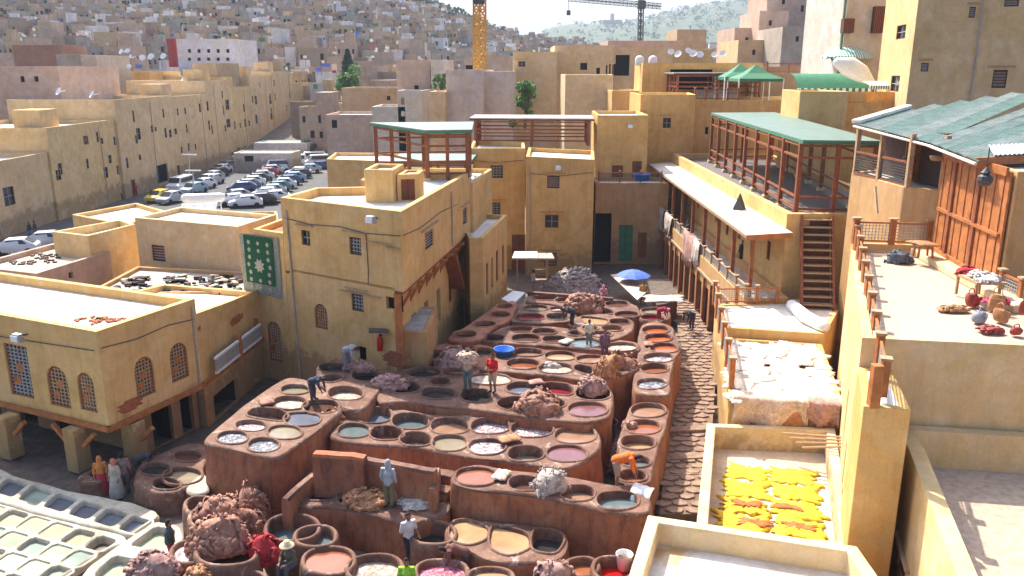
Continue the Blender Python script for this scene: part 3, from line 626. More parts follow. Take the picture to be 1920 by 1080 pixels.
for k in range(5):
    a = mixp(E0[1], E0[2], k/5); b_ = mixp(E0[1], E0[2], (k+1.12)/5)
    sheet((a[0], a[1], a[2]+.02*(k % 2)+.03), b_, (12, 9-k*.6, 2.0-.1*k)).build('roof_sheet', 'old_sheet_'+'bac'[k % 3], cr_)
sheet((17.6, 30.2, 12.98), (22, 31.2, 13.08), (.3, 1.0, .28)).build('roof_sheet', 'galv', cr_)
for a, b_ in ((E0[0], E0[1]), (E0[1], E0[2])):
    g = MB(); g.bar(Vector(a)-Vector((.0, 0, .12)), Vector(b_)-Vector((0, 0, .12)), .12, .1); g.build('eave_board', 'roof_lime', cr_, bevel=.03)
g = MB(); g.bar((16.9, 30.05, 12.75), (21, 31.1, 12.85), .12, .3); g.build('eave_board', 'wood_orange', cr_)
p0 = Vector(E0[0]); v_ = (V0-p0); g = MB(); g.bar(p0+Vector((.1, 0, .1)), p0+v_+Vector((0, 0, .1)), .5, .2); g.build('eave_board', 'roof_lime', cr_, bevel=.06)
# lit big house upper right
bh = building('big_house', 'large sandy house with small shuttered windows rising at the top right', [(28.1, 60), (50, 53.5), (52, 75), (30.2, 70)], 26, 0,
    [(0, 1727, 118, 1741, 134, 'shutter'), (0, 1817, 13, 1829, 33, 'shutter'), (0, 1861, 131, 1888, 165, 'shutter'), (0, 1884, -14, 1912, 12, 'shutter'), (3, 1681, 47, 1698, 73, 'glass'), (3, 1670, 142, 1686, 172, 'glass')], 'sand_deep')
bc = building('cream_house', 'cream house with dark red wooden window boxes at the top right', [(29.2, 75.5), (36, 75.5), (36, 86), (29.2, 86)], 27, 0, [], 'white_wall')
for px0, px1, pa, pb in ((1578, 1600, 35, 62), (1635, 1658, 12, 62)):
    g = MB(); a = PD(px0, pb, 75.1); b_ = PD(px1, pa, 75.1); g.box(((a.x+b_.x)/2, 75.15, (a.z+b_.z)/2), (b_.x-a.x, .7, b_.z-a.z)); o = g.build('window_box', 'wood_dark', bc)
    g = MB(); [g.bar((a.x+(b_.x-a.x)*k/5, 74.78, a.z), (a.x+(b_.x-a.x)*k/5, 74.78, b_.z), .05) for k in range(6)]; g.build('slats', 'wood', o)
g = MB(); g.bar((28.95, 75.3, 8), (28.95, 75.3, 27), .2); g.build('downpipe', 'green_sheet', bc)
# middle distance, right
building('terrace_wall_house', 'ochre house with white ledge behind the right pergola', [(17.2, 80), (30.3, 78), (31, 90), (18, 92)], 13.2, 0, [(0, 1322, 238, 1328, 252, 'hole'), (0, 1345, 260, 1351, 275, 'hole')], 'ochre', par=.5)
building('restaurant_house', 'ochre house with brown loggia under the flat canopy, upper right middle', [(14.6, 95), (27.5, 93), (28, 104), (15, 104)], 16.7, 0, [(0, 1256, 130, 1335, 168, 'opening')], 'ochre_deep', roof='brick_red', par=.25)
building('awning_house', 'deep ochre house below the green striped awnings', [(22.2, 65), (25.4, 63.6), (25.5, 70), (22.4, 70)], 14.4, 0, (), 'ochre', par=.4)
building('awning_house', 'ochre block with drip stains under the scalloped awning', [(25.6, 64.5), (29.5, 63.5), (29.6, 71), (25.6, 71)], 13.6, 0, [(0, 1588, 172, 1620, 192, 'glass')], 'ochre_deep', par=.3, eyes=False)
building('far_terrace_house', 'ochre house with roof railing behind the green tents', [(27.5, 95), (38, 92), (38, 104), (28, 104)], 16.3, 0, (), 'far_ochre', par=.4)
# middle distance, centre
def pxb(name, label, x0, x1, ytop, Y, dep, mt, wins=(), z0=0, skew=0, par=.4, **k):
    a = PD(x0, ytop, Y); b_ = PD(x1, ytop, Y+skew)
    z = (a.z+b_.z)/2
    return building(name, label, [(a.x, Y), (b_.x, Y+skew), (b_.x+dep*.08, Y+skew+dep), (a.x, Y+dep)], z, z0, [(0, *w) for w in wins], mt, par=par, **k)
pxb('concrete_house', 'large blank pale grey-pink wall block below the crane', 836, 905, 131, 110, 14, 'pinkgrey', bev=.02)
pxb('concrete_house', 'blank grey-pink block right of the crane foot', 908, 962, 134, 112, 14, 'pinkgrey', bev=.02)
pxb('low_house', 'low pale step wall left of the blank grey block', 806, 834, 172, 108, 8, 'sand')
pxb('tiled_house', 'pinkish tile-faced house with balcony left of the blank grey block', 742, 806, 112, 128, 12, 'pinkish', [(777, 160, 785, 170, 'hole')])
pxb('narrow_house', 'narrow white house strip beside the pinkish tiled house', 807, 832, 112, 127, 10, 'white_wall')
pxb('small_house', 'small pale house with arched window under the tiled house', 745, 790, 170, 118, 8, 'white_wall', [(752, 183, 758, 196, 'arch'), (752, 208, 759, 218, 'arch')])
pxb('ruined_house', 'ruined pink house with rooftop arches left of centre', 610, 700, 215, 125, 10, 'pinkish', [(622, 225, 632, 240, 'hole')])
pxb('ochre_low_house', 'low ochre house with pink band behind the ruined house', 640, 742, 165, 140, 12, 'far_ochre', [(725, 180, 732, 188, 'hole')])
pxb('small_house', 'small pale house right of the ruined house', 697, 760, 200, 118, 9, 'white_wall')
pxb('pale_house', 'tall pale ochre house with a satellite dish, centre background', 962, 1043, 97, 118, 14, 'sand', [(972, 115, 985, 125, 'glass')])
pxb('pale_house', 'pale house with grey roof box right of the centre', 1040, 1152, 85, 124, 14, 'sand', [(1088, 118, 1101, 131, 'hole'), (1118, 127, 1125, 139, 'hole'), (1136, 122, 1139, 139, 'hole'), (1142, 120, 1145, 139, 'hole'), (1148, 121, 1151, 140, 'hole')])
pxb('pale_house', 'wide pale house with a dark loggia door', 1152, 1262, 89, 126, 14, 'sand', [(1154, 103, 1180, 142, 'opening')])
pxb('step_house', 'sunlit pale wall house below the wide pale houses', 1060, 1150, 140, 104, 10, 'cream')
pxb('step_house', 'ochre step house beside the sunlit pale wall', 1148, 1210, 170, 98, 8, 'ochre')
pxb('brown_house', 'orange-brown house on the horizon at centre right', 1270, 1325, 55, 200, 14, 'far_ochre')
pxb('brown_house', 'long low terracotta house below the skyline', 1140, 1280, 76, 160, 14, 'pinkish')
pxb('brown_house', 'wide ochre roof block below the green far hill', 1190, 1340, 92, 140, 12, 'ochre')
pxb('tall_roof_house', 'sandy box house behind the crane mast', 870, 956, 104, 150, 12, 'greyish', [(873, 122, 888, 130, 'hole')])
# hillside castle group at right
for x0, x1, yt, Y, mt, lab in ((1378, 1442, 52, 170, 'pinkish', 'pink cubic house low on the right slope'), (1425, 1480, 20, 165, 'pinkish', 'pink stepped house in the middle of the right slope'), (1440, 1528, -20, 175, 'pinkish', 'tall pink house highest on the right slope'),
    (1468, 1548, 50, 140, 'greyish', 'mauve-grey flat house in front of the pink slope houses'), (1385, 1470, 75, 150, 'sand', 'pale jagged house at the foot of the right slope'), (1500, 1600, 62, 145, 'pinkish', 'low pink wall house below the round tree')):
    pxb('slope_house', lab, x0, x1, yt, Y, 14, mt, [(x0+(x1-x0)*.3, yt+18, x0+(x1-x0)*.3+6, yt+28, 'hole'), (x0+(x1-x0)*.7, yt+30, x0+(x1-x0)*.7+6, yt+42, 'hole')])
# left group
building('mid_house', 'plain tan house block with one slatted window left of the carpet', [(-23.2, 49.9), (-15.9, 46.9), (-14.8, 51), (-22, 54)], 7.2, 0, [(0, 285, 460, 309, 490, 'shutter')], 'sand', eyes=False, par=.3)
f = lambda z, *a: [X2(P(x, y, z)) for x, y in a]
building('low_house', 'small ochre roof box left of the plain tan house', f(6.4, (97, 434), (165, 442), (254, 420), (226, 411)), 6.4, 0, (), 'ochre_pale', par=.5)
building('low_house', 'ochre house with bright white roof behind the small roof box', f(6, (135, 402), (232, 421), (324, 399), (256, 380)), 6, 0, (), 'ochre', par=.3)
building('low_house', 'low pinkish house with littered roof at the left edge', f(5.2, (-60, 498), (68, 513), (206, 471), (100, 456)), 5.2, 0, [(1, 129, 510, 138, 522, 'hole')], 'pinkish', roof='roof_dirty', par=.3)
building('low_house', 'low house with dark cluttered roof between the dye house and tan house', [(-22.5, 41.6), (-14.2, 42.2), (-14.4, 46.4), (-22.5, 48)], 4.6, 0, (), 'ochre_brown', roof='roof_grey', par=.2)
building('low_house', 'ochre roof block with stacked ledges right of the car park', f(7.4, (612, 298), (760, 303), (770, 287), (628, 286)), 7.4, 0, (), 'ochre', par=.35)
building('low_house', 'low ochre block carrying the solar tank', f(5.6, (318, 420), (525, 430), (520, 396), (330, 398)), 5.6, 0, (), 'ochre_brown', par=.25)
# street wall houses
FWN = [0]
def fw(label, Y0, Y1, z, wins, mt, x=-49.5, x1=None, w=13):
    x1 = x1 or x; n = max(1, round((Y1-Y0)/14)); r3 = random.Random(int(Y0)); od = ('nearest', 'second', 'third', 'fourth')
    for i in range(n):
        ya, yb = Y0+(Y1-Y0)*i/n+(.05 if i else 0), Y0+(Y1-Y0)*(i+1)/n; q = x+(x1-x)*i/n; xo = r3.uniform(-.35, .35) if n > 1 else 0
        ex = []; u = 1.2
        while u < yb-ya-1.5:
            for zz in (z-2.4, z-5.2, z-8):
                if zz > 2.2 and r3.random() < .3: ex.append((0, 'm', u, u+r3.uniform(.55, .9), zz, zz+r3.uniform(.9, 1.5), 'glass'))
            u += r3.uniform(2.2, 3.6)
        if r3.random() < .6: ex.append((0, 'm', 2, 3.1, .1, 2.2, 'brown'))
        zi = z+(r3.uniform(-.9, .7) if n > 1 else 0)
        t = building('street_house', label+(', %s part' % od[i] if n > 1 else ''), [(q+xo, ya), (q+(x1-x)/n+xo, yb), (q-w, yb), (q-w, ya)], zi, 0, [(0, *v) for v in wins]+(ex if Y0 > 60 else []), r3.choice([mt, 'sand', 'sand', 'ochre_pale']), par=.5, group='long row of old houses along the street', eyes=False, bev=.02)
        for k in range(1):
            yy = r3.uniform(ya+1, yb-1); g = MB(); g.bar((q+xo+.06, yy, 0.5), (q+xo+.06, yy+r3.uniform(-.3, .3), zi-.6), .06); g.build('drainpipe', 'roof_grey', t)
        if r3.random() < .7: g = MB(); g.prism([(q-4, ya+1), (q-1, ya+1), (q-1, ya+4.5), (q-4, ya+4.5)], zi-.5, zi+1.8); g.build('roof_room', mt, t)
G = 'glass'
fw('low street house with one square window at the left edge', 58, 88.6, 8.2, [(7, 350, 28, 386, G)], 'sand')
fw('street house with two window pairs above the two walkers', 88.7, 104, 10, [(105, 318, 115, 338, G), (157, 255, 166, 271, G), (188, 259, 194, 270, G), (213, 256, 221, 272, G), (195, 313, 203, 334, G), (219, 310, 226, 327, G)], 'ochre_pale')
fw('street house with ornate carved gateway', 104.05, 137, 11.8, [(256, 240, 264, 262, G), (283, 235, 288, 248, G), (290, 238, 294, 246, G), (317, 243, 322, 258, G), (327, 241, 332, 252, G), (260, 290, 265, 300, G), (294, 308, 316, 342, 'opening')], 'sand')
fw('tall street house with tall slit windows', 137.05, 160, 13.6, [(386, 190, 391, 208, G), (372, 218, 376, 238, G), (350, 225, 354, 235, G), (390, 226, 394, 244, G), (423, 187, 430, 206, G), (425, 223, 432, 239, G)], 'ochre_pale')
fw('tallest street house with two rows of slit windows', 160.05, 190, 15, [(446, 187, 451, 203, G), (459, 184, 464, 202, G), (448, 218, 453, 236, G), (462, 217, 467, 235, G), (478, 180, 482, 196, G), (479, 215, 483, 232, G), (505, 180, 509, 195, G), (507, 212, 511, 224, G)], 'sand', w=16)
fw('plain far street house with three small dark windows', 190.05, 235, 13, [(548, 206, 552, 216, G), (558, 205, 562, 214, G), (567, 204, 571, 213, G), (571, 188, 574, 194, G)], 'ochre_pale', x1=-44)

def on_wall(A, B, u, z, d=.05):
    L = math.hypot(B[0]-A[0], B[1]-A[1]); ux, uy = (B[0]-A[0])/L, (B[1]-A[1])/L; return (A[0]+ux*u+uy*d, A[1]+uy*u-ux*d, z)
def cable(par, A, B, pts, r=.02, mt='iron', name='cable'):
    g = MB(); g.tube([on_wall(A, B, u, z, r+.01) for u, z in pts], r, 5); g.build(name, mt, par)
Lc = math.hypot(Nn[0]-LB_[0], Nn[1]-LB_[1])
cable(cb, LB_, Nn, [(.4, 9.3), (.45, 7), (.5, 4), (.6, .3)], .045, 'roof_grey', 'drainpipe'); cable(cb, LB_, Nn, [(.2, 8.9), (2, 8.75), (4, 8.85), (5.6, 8.7), (Lc-.1, 8.8)]); cable(cb, LB_, Nn, [(5.6, 8.7), (5.65, 7), (5.6, 6.3)])
cable(cb, Nn, Rr, [(.1, 8.8), (3, 8.6), (7, 8.7), (11, 8.5)]); cable(cb, Nn, Rr, [(9.5, 9.4), (9.55, 8), (9.5, 6.4)], .05, 'roof_grey', 'drainpipe')
cable(lb, N0, R0, [(.1, 5.5), (1.8, 5.35), (3.5, 5.45), (5, 5.3)]); cable(lb, (-30, 36.5), N0, [(1, 5.3), (6, 5.15), (10, 5.25), (15, 5.4)]); cable(lb, N0, R0, [(4.9, 5.9), (4.92, 4), (4.9, 2.3)], .045, 'roof_grey', 'drainpipe')
cable(m2, (1.08, 64), (6.35, 63.6), [(.3, 8.8), (.35, 5), (.3, .3)], .05, 'roof_grey', 'drainpipe'); cable(m2, (1.08, 64), (6.35, 63.6), [(.3, 8.2), (2.5, 8.0), (5.1, 8.3)]); cable(m1, (-3.4, 66), (1.05, 66), [(.2, 9), (2, 8.8), (4.3, 9)])
cable(bh, (28.1, 60), (50, 53.5), [(4, 21), (4.05, 17), (4, 13)], .06, 'roof_grey', 'drainpipe')
# bricks showing where the plaster has fallen
def bare_patch(par, A, B, u0, z0, nu, nz, seed):
    r3 = random.Random(seed); L = math.hypot(B[0]-A[0], B[1]-A[1]); an = math.atan2(B[1]-A[1], B[0]-A[0])
    for j in range(nz):
        for i in range(nu):
            if abs((i-nu/2+.5)/nu)+abs((j-nz/2+.5)/nz) > .72*r3.uniform(.75, 1.1): continue
            g = MB(); g.box(on_wall(A, B, u0+(i+.5*(j % 2))*.23, z0+j*.085, -.01+r3.uniform(0, .02)), (.21, .06, .07), an); g.build('brick', 'brick_red', par)
bare_patch(cb, LB_, NI, 6.4, 2.5, 7, 9, 1); bare_patch(lb, N0, R0, .6, 2.5, 5, 6, 2); bare_patch(lb2, R0, (-13.3, 41.6), 3.2, 3.9, 6, 5, 3); bare_patch(te, (10.45, 23.3), (20.5, 21.7), 4.5, 4.8, 6, 6, 4)
bare_patch(m2, (1.08, 64), (6.35, 63.6), 1.0, 1.2, 7, 8, 5); bare_patch(wt, (8.65, 30.5), (12.9, 29.6), .3, 1.2, 5, 7, 6)
# ================================================================== THE DYE VATS
def smooth_closed(pts, step=.16):
    n = len(pts); out = []
    for i in range(n):
        p0, p1, p2, p3 = [Vector(pts[(i+k) % n]) for k in (-1, 0, 1, 2)]
        m = max(2, int((p2-p1).length/step))
        for k in range(m):
            t = k/m
            # softened corner: blend of straight and catmull-rom
            c = .5*((2*p1)+(p2-p0)*t+(2*p0-5*p1+4*p2-p3)*t*t+(3*p1-p0-3*p2+p3)*t**3)
            out.append(c*.45+(p1+(p2-p1)*t)*.55)
    for _ in range(2): out = [(out[i-1]+out[i]*2+out[(i+1) % len(out)])/4 for i in range(len(out))]
    return out
def straight(pts, step=.22):
    out = []; n = len(pts)
    for i in range(n):
        a, b_ = Vector(pts[i]), Vector(pts[(i+1) % n]); m = max(3, int((b_-a).length/step)); out += [a+(b_-a)*((k+.5)/m) for k in range(m)]
    return out
def hole_ring(h, z, n=26, seed=0):
    """('e',cx,cy,rx,ry) or ('p',[pts]) in picture units -> world xy ring at height z"""
    if h[0] == 'e':
        _, cx, cy, rx, ry = h[:5]; rx *= 1.04; ry *= 1.06; r0 = random.Random(int(cx*7+cy)); ph = r0.uniform(0, 6)
        out = []
        for k in range(n):
            a = 2*math.pi*k/n; w = 1+.025*math.sin(2*a+ph)+.015*math.sin(3*a+2*ph)
            c_, s_ = math.cos(a), math.sin(a); ex = .86
            c_ = math.copysign(abs(c_)**ex, c_); s_ = math.copysign(abs(s_)**ex, s_)
            out.append(Vector(P(cx+rx*w*c_, cy+ry*w*s_, z)[:2]))
    elif h[0] == 'r': out = straight([P(x, y, z)[:2] for x, y in h[1]])
    else:
        out = smooth_closed([P(x, y, z)[:2] for x, y in h[1]], .14)
    a = sum(out[i-1].x*out[i].y-out[i-1].y*out[i].x for i in range(len(out)))
    return out if a > 0 else out[::-1]
def offr(ring, d):
    c = sum(ring, Vector((0, 0)))/len(ring); n = len(ring); o = []
    for i in range(n):
        e = (ring[(i+1) % n]-ring[i-1]).normalized(); o.append(ring[i]+Vector((e.y, -e.x))*d)
    return o
def jit(p, s=.03, f=.9): return Vector((noise.noise(Vector((p[0]*f, p[1]*f, 1.7))), noise.noise(Vector((p[0]*f, p[1]*f, 9.1)))))*s
def vat(parent, ring, z, liq, depth, mt='vat_clay', rim=.05, deep=.75, wid=.09, zb=None):
    v3 = lambda rg, zz: [(p.x, p.y, zz+noise.noise(Vector((p.x*1.3, p.y*1.3, 5)))*.025) for p in rg]
    L = [v3(offr(ring, wid+.03), z-.03), v3(offr(ring, wid), z+rim*.55), v3(offr(ring, wid*.65), z+rim), v3(offr(ring, wid*.25), z+rim*.9), v3(offr(ring, .0), z+rim*.2), v3(offr(ring, -.02), z-.12), v3(offr(ring, -.05), z-deep)]
    if zb is not None: L = [v3(offr(ring, wid+.10), zb), v3(offr(ring, wid+.09), zb*.4+z*.6), v3(offr(ring, wid+.05), z-.15)]+L
    g = MB(); g.loops(L); g.add(L[-1], [tuple(range(len(ring)))])
    o = g.build('vat', mt, parent, smooth=True)
    if liq:
        q = MB(); zl = z-depth; rr = offr(ring, -.0); c = sum(rr, Vector((0, 0)))/len(rr)
        q.add([(c.x, c.y, zl)]+[(p.x, p.y, zl) for p in rr], [(0, 1+i, 1+(i+1) % len(rr)) for i in range(len(rr))]); q.build('liquid', 'L_'+liq, o)
    return o
def vat_block(label, outline, z, vats, z0=0, mt=('vat_clay', 'vat_side'), name='vat_block', margin=.17, rim=.055, group=None, wid=.085, grow=True):
    rings = [hole_ring(v, z) for v in vats]
    ol = (straight if not grow and wid < .06 else smooth_closed)([P(x, y, z)[:2] for x, y in outline])
    a = sum(ol[i-1].x*ol[i].y-ol[i-1].y*ol[i].x for i in range(len(ol)))
    if a < 0: ol = ol[::-1]
    if grow:
        for rg in rings:
            big = offr(rg, margin); c = sum(big, Vector((0, 0)))/len(big); bt = [tuple(p) for p in big]
            for i, p in enumerate(ol):
                if in_poly(p.x, p.y, bt) or (p-c).length < .2:
                    d = (p-c).normalized(); best = max(((q-c).dot(d) for q in big if (q-c).normalized().dot(d) > .9), default=0)
                    ol[i] = c+d*max(best, (p-c).length)
        for _ in range(3): ol = [(ol[i-1]+ol[i]*2+ol[(i+1) % len(ol)])/4 for i in range(len(ol))]
    ol = [p+jit(p, .05) for p in ol]
    vats = list(vats)
    if grow and vats:           # further small pits wherever the masonry leaves room for one
        r5 = random.Random(len(outline)*31+int(outline[0][0])); olt = [tuple(p) for p in ol]; xs = [p.x for p in ol]; ys_ = [p.y for p in ol]
        for _ in range(500):
            c = Vector((r5.uniform(min(xs), max(xs)), r5.uniform(min(ys_), max(ys_))))
            if not in_poly(c.x, c.y, olt) or any(in_poly(c.x, c.y, [tuple(p) for p in rg]) for rg in rings): continue
            d = min(min((p-c).length for p in ol)-.24, min(min((p-c).length for p in rg) for rg in rings)-.2)
            if d < .36: continue
            d = min(d, .72); ph = r5.uniform(0, 6)
            rings.append([c+Vector((math.cos(2*math.pi*k/22)*d*(1+.03*math.sin(4*math.pi*k/22+ph)), math.sin(2*math.pi*k/22)*d)) for k in range(22)])
            vats.append(('x', r5.choice(('dark', 'brown', 'brown', 'dark', 'grey', 'tan')), r5.uniform(.12, .4)))
    cx = sum(p.x for p in ol)/len(ol); cy = sum(p.y for p in ol)/len(ol)
    t = thing(name, label, 'dye vats', (cx, cy, z0), group)
    body = MB(); zn = lambda p: z+noise.noise(Vector((p.x*.5, p.y*.5, 4)))*.03
    top = offr(ol, -.09)
    hs = [offr(r, wid) for r in rings]
    pts = list(top); edges = [(i, (i+1) % len(top)) for i in range(len(top))]
    for h in hs:
        o = len(pts); pts += h; edges += [(o+i, o+(i+1) % len(h)) for i in range(len(h))]
    xs = [p.x for p in top]; ys_ = [p.y for p in top]; tt = [tuple(p) for p in top]
    y = min(ys_)
    while y < max(ys_):
        x = min(xs)
        while x < max(xs):
            if in_poly(x, y, tt): pts.append(Vector((x, y)))
            x += .45
        y += .45
    vs, es, fs, *_ = delaunay_2d_cdt(pts, edges, [], 0, 1e-5)
    hp = [[tuple(p) for p in h] for h in hs]; keep = []
    for f in fs:
        c = sum((Vector(vs[i]) for i in f), Vector((0, 0)))/len(f)
        if in_poly(c.x, c.y, tt) and not any(in_poly(c.x, c.y, h) for h in hp): keep.append(tuple(f))
    body.add([(v[0], v[1], zn(Vector(v))) for v in vs], keep, 0)
    L = [[(p.x, p.y, zn(p)) for p in top], [(p.x, p.y, z-.03) for p in offr(ol, -.025)], [(p.x, p.y, z-.1) for p in ol]]
    body.loops(L[::-1], 0)
    hgt = z-z0; lv = [(.1, 0), (.35, .02), (.6, .05), (1, .1)]
    L = [L[-1]]+[[(q.x, q.y, z-.1-(hgt-.1)*t_) for q in [p+jit(p+Vector((t_*3, 0)), .09, 1.4) for p in offr(ol, w)]] for t_, w in lv]
    body.loops(L[::-1], 1)
    b = body.build('body', mt, t, smooth=True)
    b.data.set_sharp_from_angle(angle=R(50)) if hasattr(b.data, 'set_sharp_from_angle') else None
    for v, r in zip(vats, rings): vat(t, r, z, v[-2], v[-1], mt[0], rim, wid=max(.05, wid))
    return t
E_ = lambda cx, cy, rx, ry, liq, dep=.22: ('e', cx, cy, rx, ry, liq, dep)
PG = lambda pts, liq, dep=.2: ('p', pts, liq, dep)
vat_block('tall clay vat block with streaked front at the left of the pits', [(380, 830), (410, 798), (450, 765), (500, 728), (540, 706), (585, 714), (632, 752), (640, 772), (605, 800), (560, 832), (517, 860), (450, 845)], 2.6,
    [E_(436, 821, 26, 11, 'silver', .08), E_(494, 835, 27, 12, 'silver', .1), E_(470, 799, 27, 9, 'foam', .12), E_(534, 811, 29, 12, 'olive', .06), PG([(462, 778), (478, 765), (520, 768), (540, 778), (532, 790), (488, 785)], 'tan', .35),
     E_(567, 786, 31, 12, 'bluegrey', .05), E_(544, 756, 30, 11, 'hides', .15), E_(602, 763, 31, 12, 'brown', .15), E_(553, 731, 25, 8, 'olive', .12)])
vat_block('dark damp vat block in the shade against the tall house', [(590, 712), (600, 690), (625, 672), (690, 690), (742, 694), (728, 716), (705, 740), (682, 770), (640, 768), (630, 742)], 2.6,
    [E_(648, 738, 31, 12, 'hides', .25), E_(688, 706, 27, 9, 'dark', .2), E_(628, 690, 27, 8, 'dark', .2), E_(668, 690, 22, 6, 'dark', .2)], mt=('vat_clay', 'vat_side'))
vat_block('long vat block in the middle with red and grey pits beneath two standing workers', [(703, 735), (712, 712), (745, 692), (800, 687), (850, 691), (905, 701), (950, 706), (1000, 713), (1100, 722), (1142, 732), (1150, 755), (1142, 785), (1100, 792), (1040, 788), (960, 778), (880, 766), (820, 762), (760, 752), (712, 756)], 2.5,
    [E_(757, 727, 30, 10, 'dark', .25), E_(795, 699, 30, 9, 'dark', .2), E_(822, 738, 30, 10, 'dark', .15), E_(893, 742, 28, 11, 'dark', .3), E_(918, 712, 38, 9, 'hides', .04), E_(978, 728, 27, 10, 'bluegrey', .2),
     PG([(1016, 722), (1030, 717), (1068, 722), (1078, 732), (1066, 742), (1024, 736)], 'red', .25), E_(1112, 738, 31, 12, 'brown', .3), E_(1102, 768, 34, 13, 'mauve', .1), E_(858, 700, 26, 7, 'brown', .12), E_(1035, 757, 24, 8, 'dark', .25)])
vat_block('long scalloped vat block with thirteen pits in the middle foreground', [(615, 818), (640, 785), (665, 768), (700, 758), (745, 764), (820, 778), (900, 775), (1000, 783), (1085, 795), (1125, 812), (1128, 840), (1105, 862), (1060, 880), (1000, 872), (940, 862), (880, 858), (840, 850), (780, 838), (720, 835), (655, 830)], 2.2,
    [E_(700, 779, 32, 14, 'bluegrey', .28), E_(769, 790, 32, 14, 'grey', .32), E_(663, 808, 28, 12, 'grey', .1), E_(725, 813, 29, 12, 'rust', .38), E_(780, 824, 28, 12, 'hides', .42), E_(843, 800, 33, 14, 'tan', .2), E_(843, 831, 30, 14, 'olive', .1),
     E_(919, 799, 34, 14, 'foam', .22), E_(998, 804, 37, 15, 'foam', .2), E_(1079, 816, 36, 15, 'tan', .12), E_(913, 838, 33, 13, 'foam', .1), E_(986, 851, 32, 13, 'olive', .38), E_(1063, 851, 35, 14, 'mauve', .06)])
vat_block('front vat block with orange pit and tall dripping side', [(842, 905), (852, 880), (895, 868), (950, 880), (1010, 885), (1070, 893), (1130, 905), (1190, 915), (1222, 935), (1218, 965), (1130, 955), (1040, 936), (950, 922), (890, 918)], 2.3,
    [E_(893, 894, 36, 15, 'rust', .06), E_(986, 907, 30, 13, 'brown', .25), E_(1083, 925, 31, 13, 'tan', .25), E_(1158, 939, 38, 15, 'grey', .22)])
vat_block('narrow column of five vats at the right with the orange-shirted worker', [(1176, 775), (1185, 757), (1225, 752), (1254, 768), (1252, 790), (1246, 815), (1236, 838), (1228, 870), (1222, 905), (1190, 912), (1152, 900), (1160, 860), (1160, 830), (1166, 800)], 2.05,
    [E_(1215, 770, 31, 12, 'tan', .15), E_(1206, 801, 31, 12, 'rust', .15), E_(1196, 830, 30, 12, 'beige', .3), E_(1193, 866, 24, 10, 'grey', .2), E_(1186, 893, 24, 10, 'rust', .25)])
vat_block('vat column with red and orange pits at the right rear', [(1205, 606), (1235, 603), (1262, 612), (1268, 635), (1278, 655), (1266, 675), (1258, 710), (1255, 742), (1190, 736), (1188, 700), (1196, 660), (1196, 630)], 2.4,
    [E_(1229, 619, 24, 7, 'orange', .15), E_(1234, 634, 24, 7, 'orange', .15), E_(1245, 653, 25, 8, 'orange', .12), E_(1235, 671, 26, 8, 'foam', .15), E_(1227, 691, 25, 8, 'rust', .2), E_(1222, 720, 27, 9, 'silver', .12)])
vat_block('small pair of vats behind the red pit column', [(1200, 582), (1230, 574), (1256, 582), (1258, 598), (1232, 605), (1200, 600)], 2.4, [E_(1227, 583, 24, 5, 'olive', .12), E_(1222, 596, 20, 5, 'red', .15)])
vat_block('vat block with white-foamed pits behind the standing workers', [(893, 692), (920, 674), (945, 655), (1000, 653), (1080, 660), (1150, 668), (1198, 676), (1195, 695), (1110, 714), (1040, 705), (960, 698)], 2.5,
    [E_(990, 661, 26, 7, 'tan', .2), E_(1050, 668, 27, 8, 'beige', .12), E_(1108, 674, 25, 7, 'tan', .1), E_(981, 683, 29, 9, 'rust', .18), E_(1042, 691, 31, 9, 'hides', .15), PG([(1074, 692), (1084, 684), (1112, 690), (1106, 704)], 'bluegrey', .3), E_(1168, 681, 26, 8, 'tan', .15)])
vat_block('vat block with the wide grey-green pit near the back', [(903, 640), (925, 622), (955, 609), (1040, 612), (1110, 622), (1145, 634), (1198, 642), (1200, 658), (1130, 658), (1060, 651), (990, 646), (940, 643)], 2.5,
    [E_(976, 618, 22, 5, 'rust', .15), E_(1020, 622, 22, 5, 'brown', .15), E_(986, 635, 26, 7, 'brown', .15), E_(1040, 637, 22, 6, 'brown', .15), E_(1097, 644, 28, 8, 'grey', .06), E_(1165, 651, 28, 7, 'hides', .1), E_(924, 634, 20, 6, 'dark', .2)], mt=('vat_clay', 'vat_side'))
vat_block('curved vat block with a sandy wedge pit near the back', [(1068, 600), (1090, 590), (1140, 588), (1188, 600), (1188, 618), (1160, 634), (1130, 640), (1085, 620)], 2.6,
    [PG([(1090, 594), (1135, 598), (1142, 604), (1132, 610), (1100, 608)], 'beige', .06), E_(1162, 604, 19, 5, 'brown', .15), E_(1148, 616, 19, 5, 'beige', .2), E_(1128, 627, 18, 5, 'mauve', .12)])
vat_block('rearmost left vat block with the deep red pit', [(955, 602), (968, 585), (975, 570), (1060, 574), (1085, 590), (1066, 604), (1010, 606)], 2.5, [E_(994, 595, 26, 6, 'red', .1), E_(1045, 594, 19, 6, 'dark', .2), E_(1005, 578, 22, 5, 'olive', .12), E_(1048, 580, 16, 4, 'foam', .1)])
vat_block('rearmost vat block in front of the low wall', [(985, 566), (992, 552), (1070, 555), (1150, 560), (1195, 572), (1200, 590), (1120, 592), (1080, 580), (1040, 570)], 2.5, [E_(1022, 559, 21, 4, 'red', .15), E_(1060, 563, 18, 4, 'rust', .15), E_(1157, 570, 20, 5, 'brown', .12), E_(1130, 585, 20, 5, 'brown', .15), E_(1175, 590, 22, 5, 'brown', .12)])
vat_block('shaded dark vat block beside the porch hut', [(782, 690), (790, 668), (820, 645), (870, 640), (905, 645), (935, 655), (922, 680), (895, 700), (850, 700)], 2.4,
    [E_(815, 665, 26, 8, 'dark', .2), E_(866, 656, 24, 7, 'dark', .2), E_(905, 660, 22, 7, 'dark', .15), E_(858, 684, 22, 7, 'dark', .15)], mt=('vat_side', 'vat_side'))
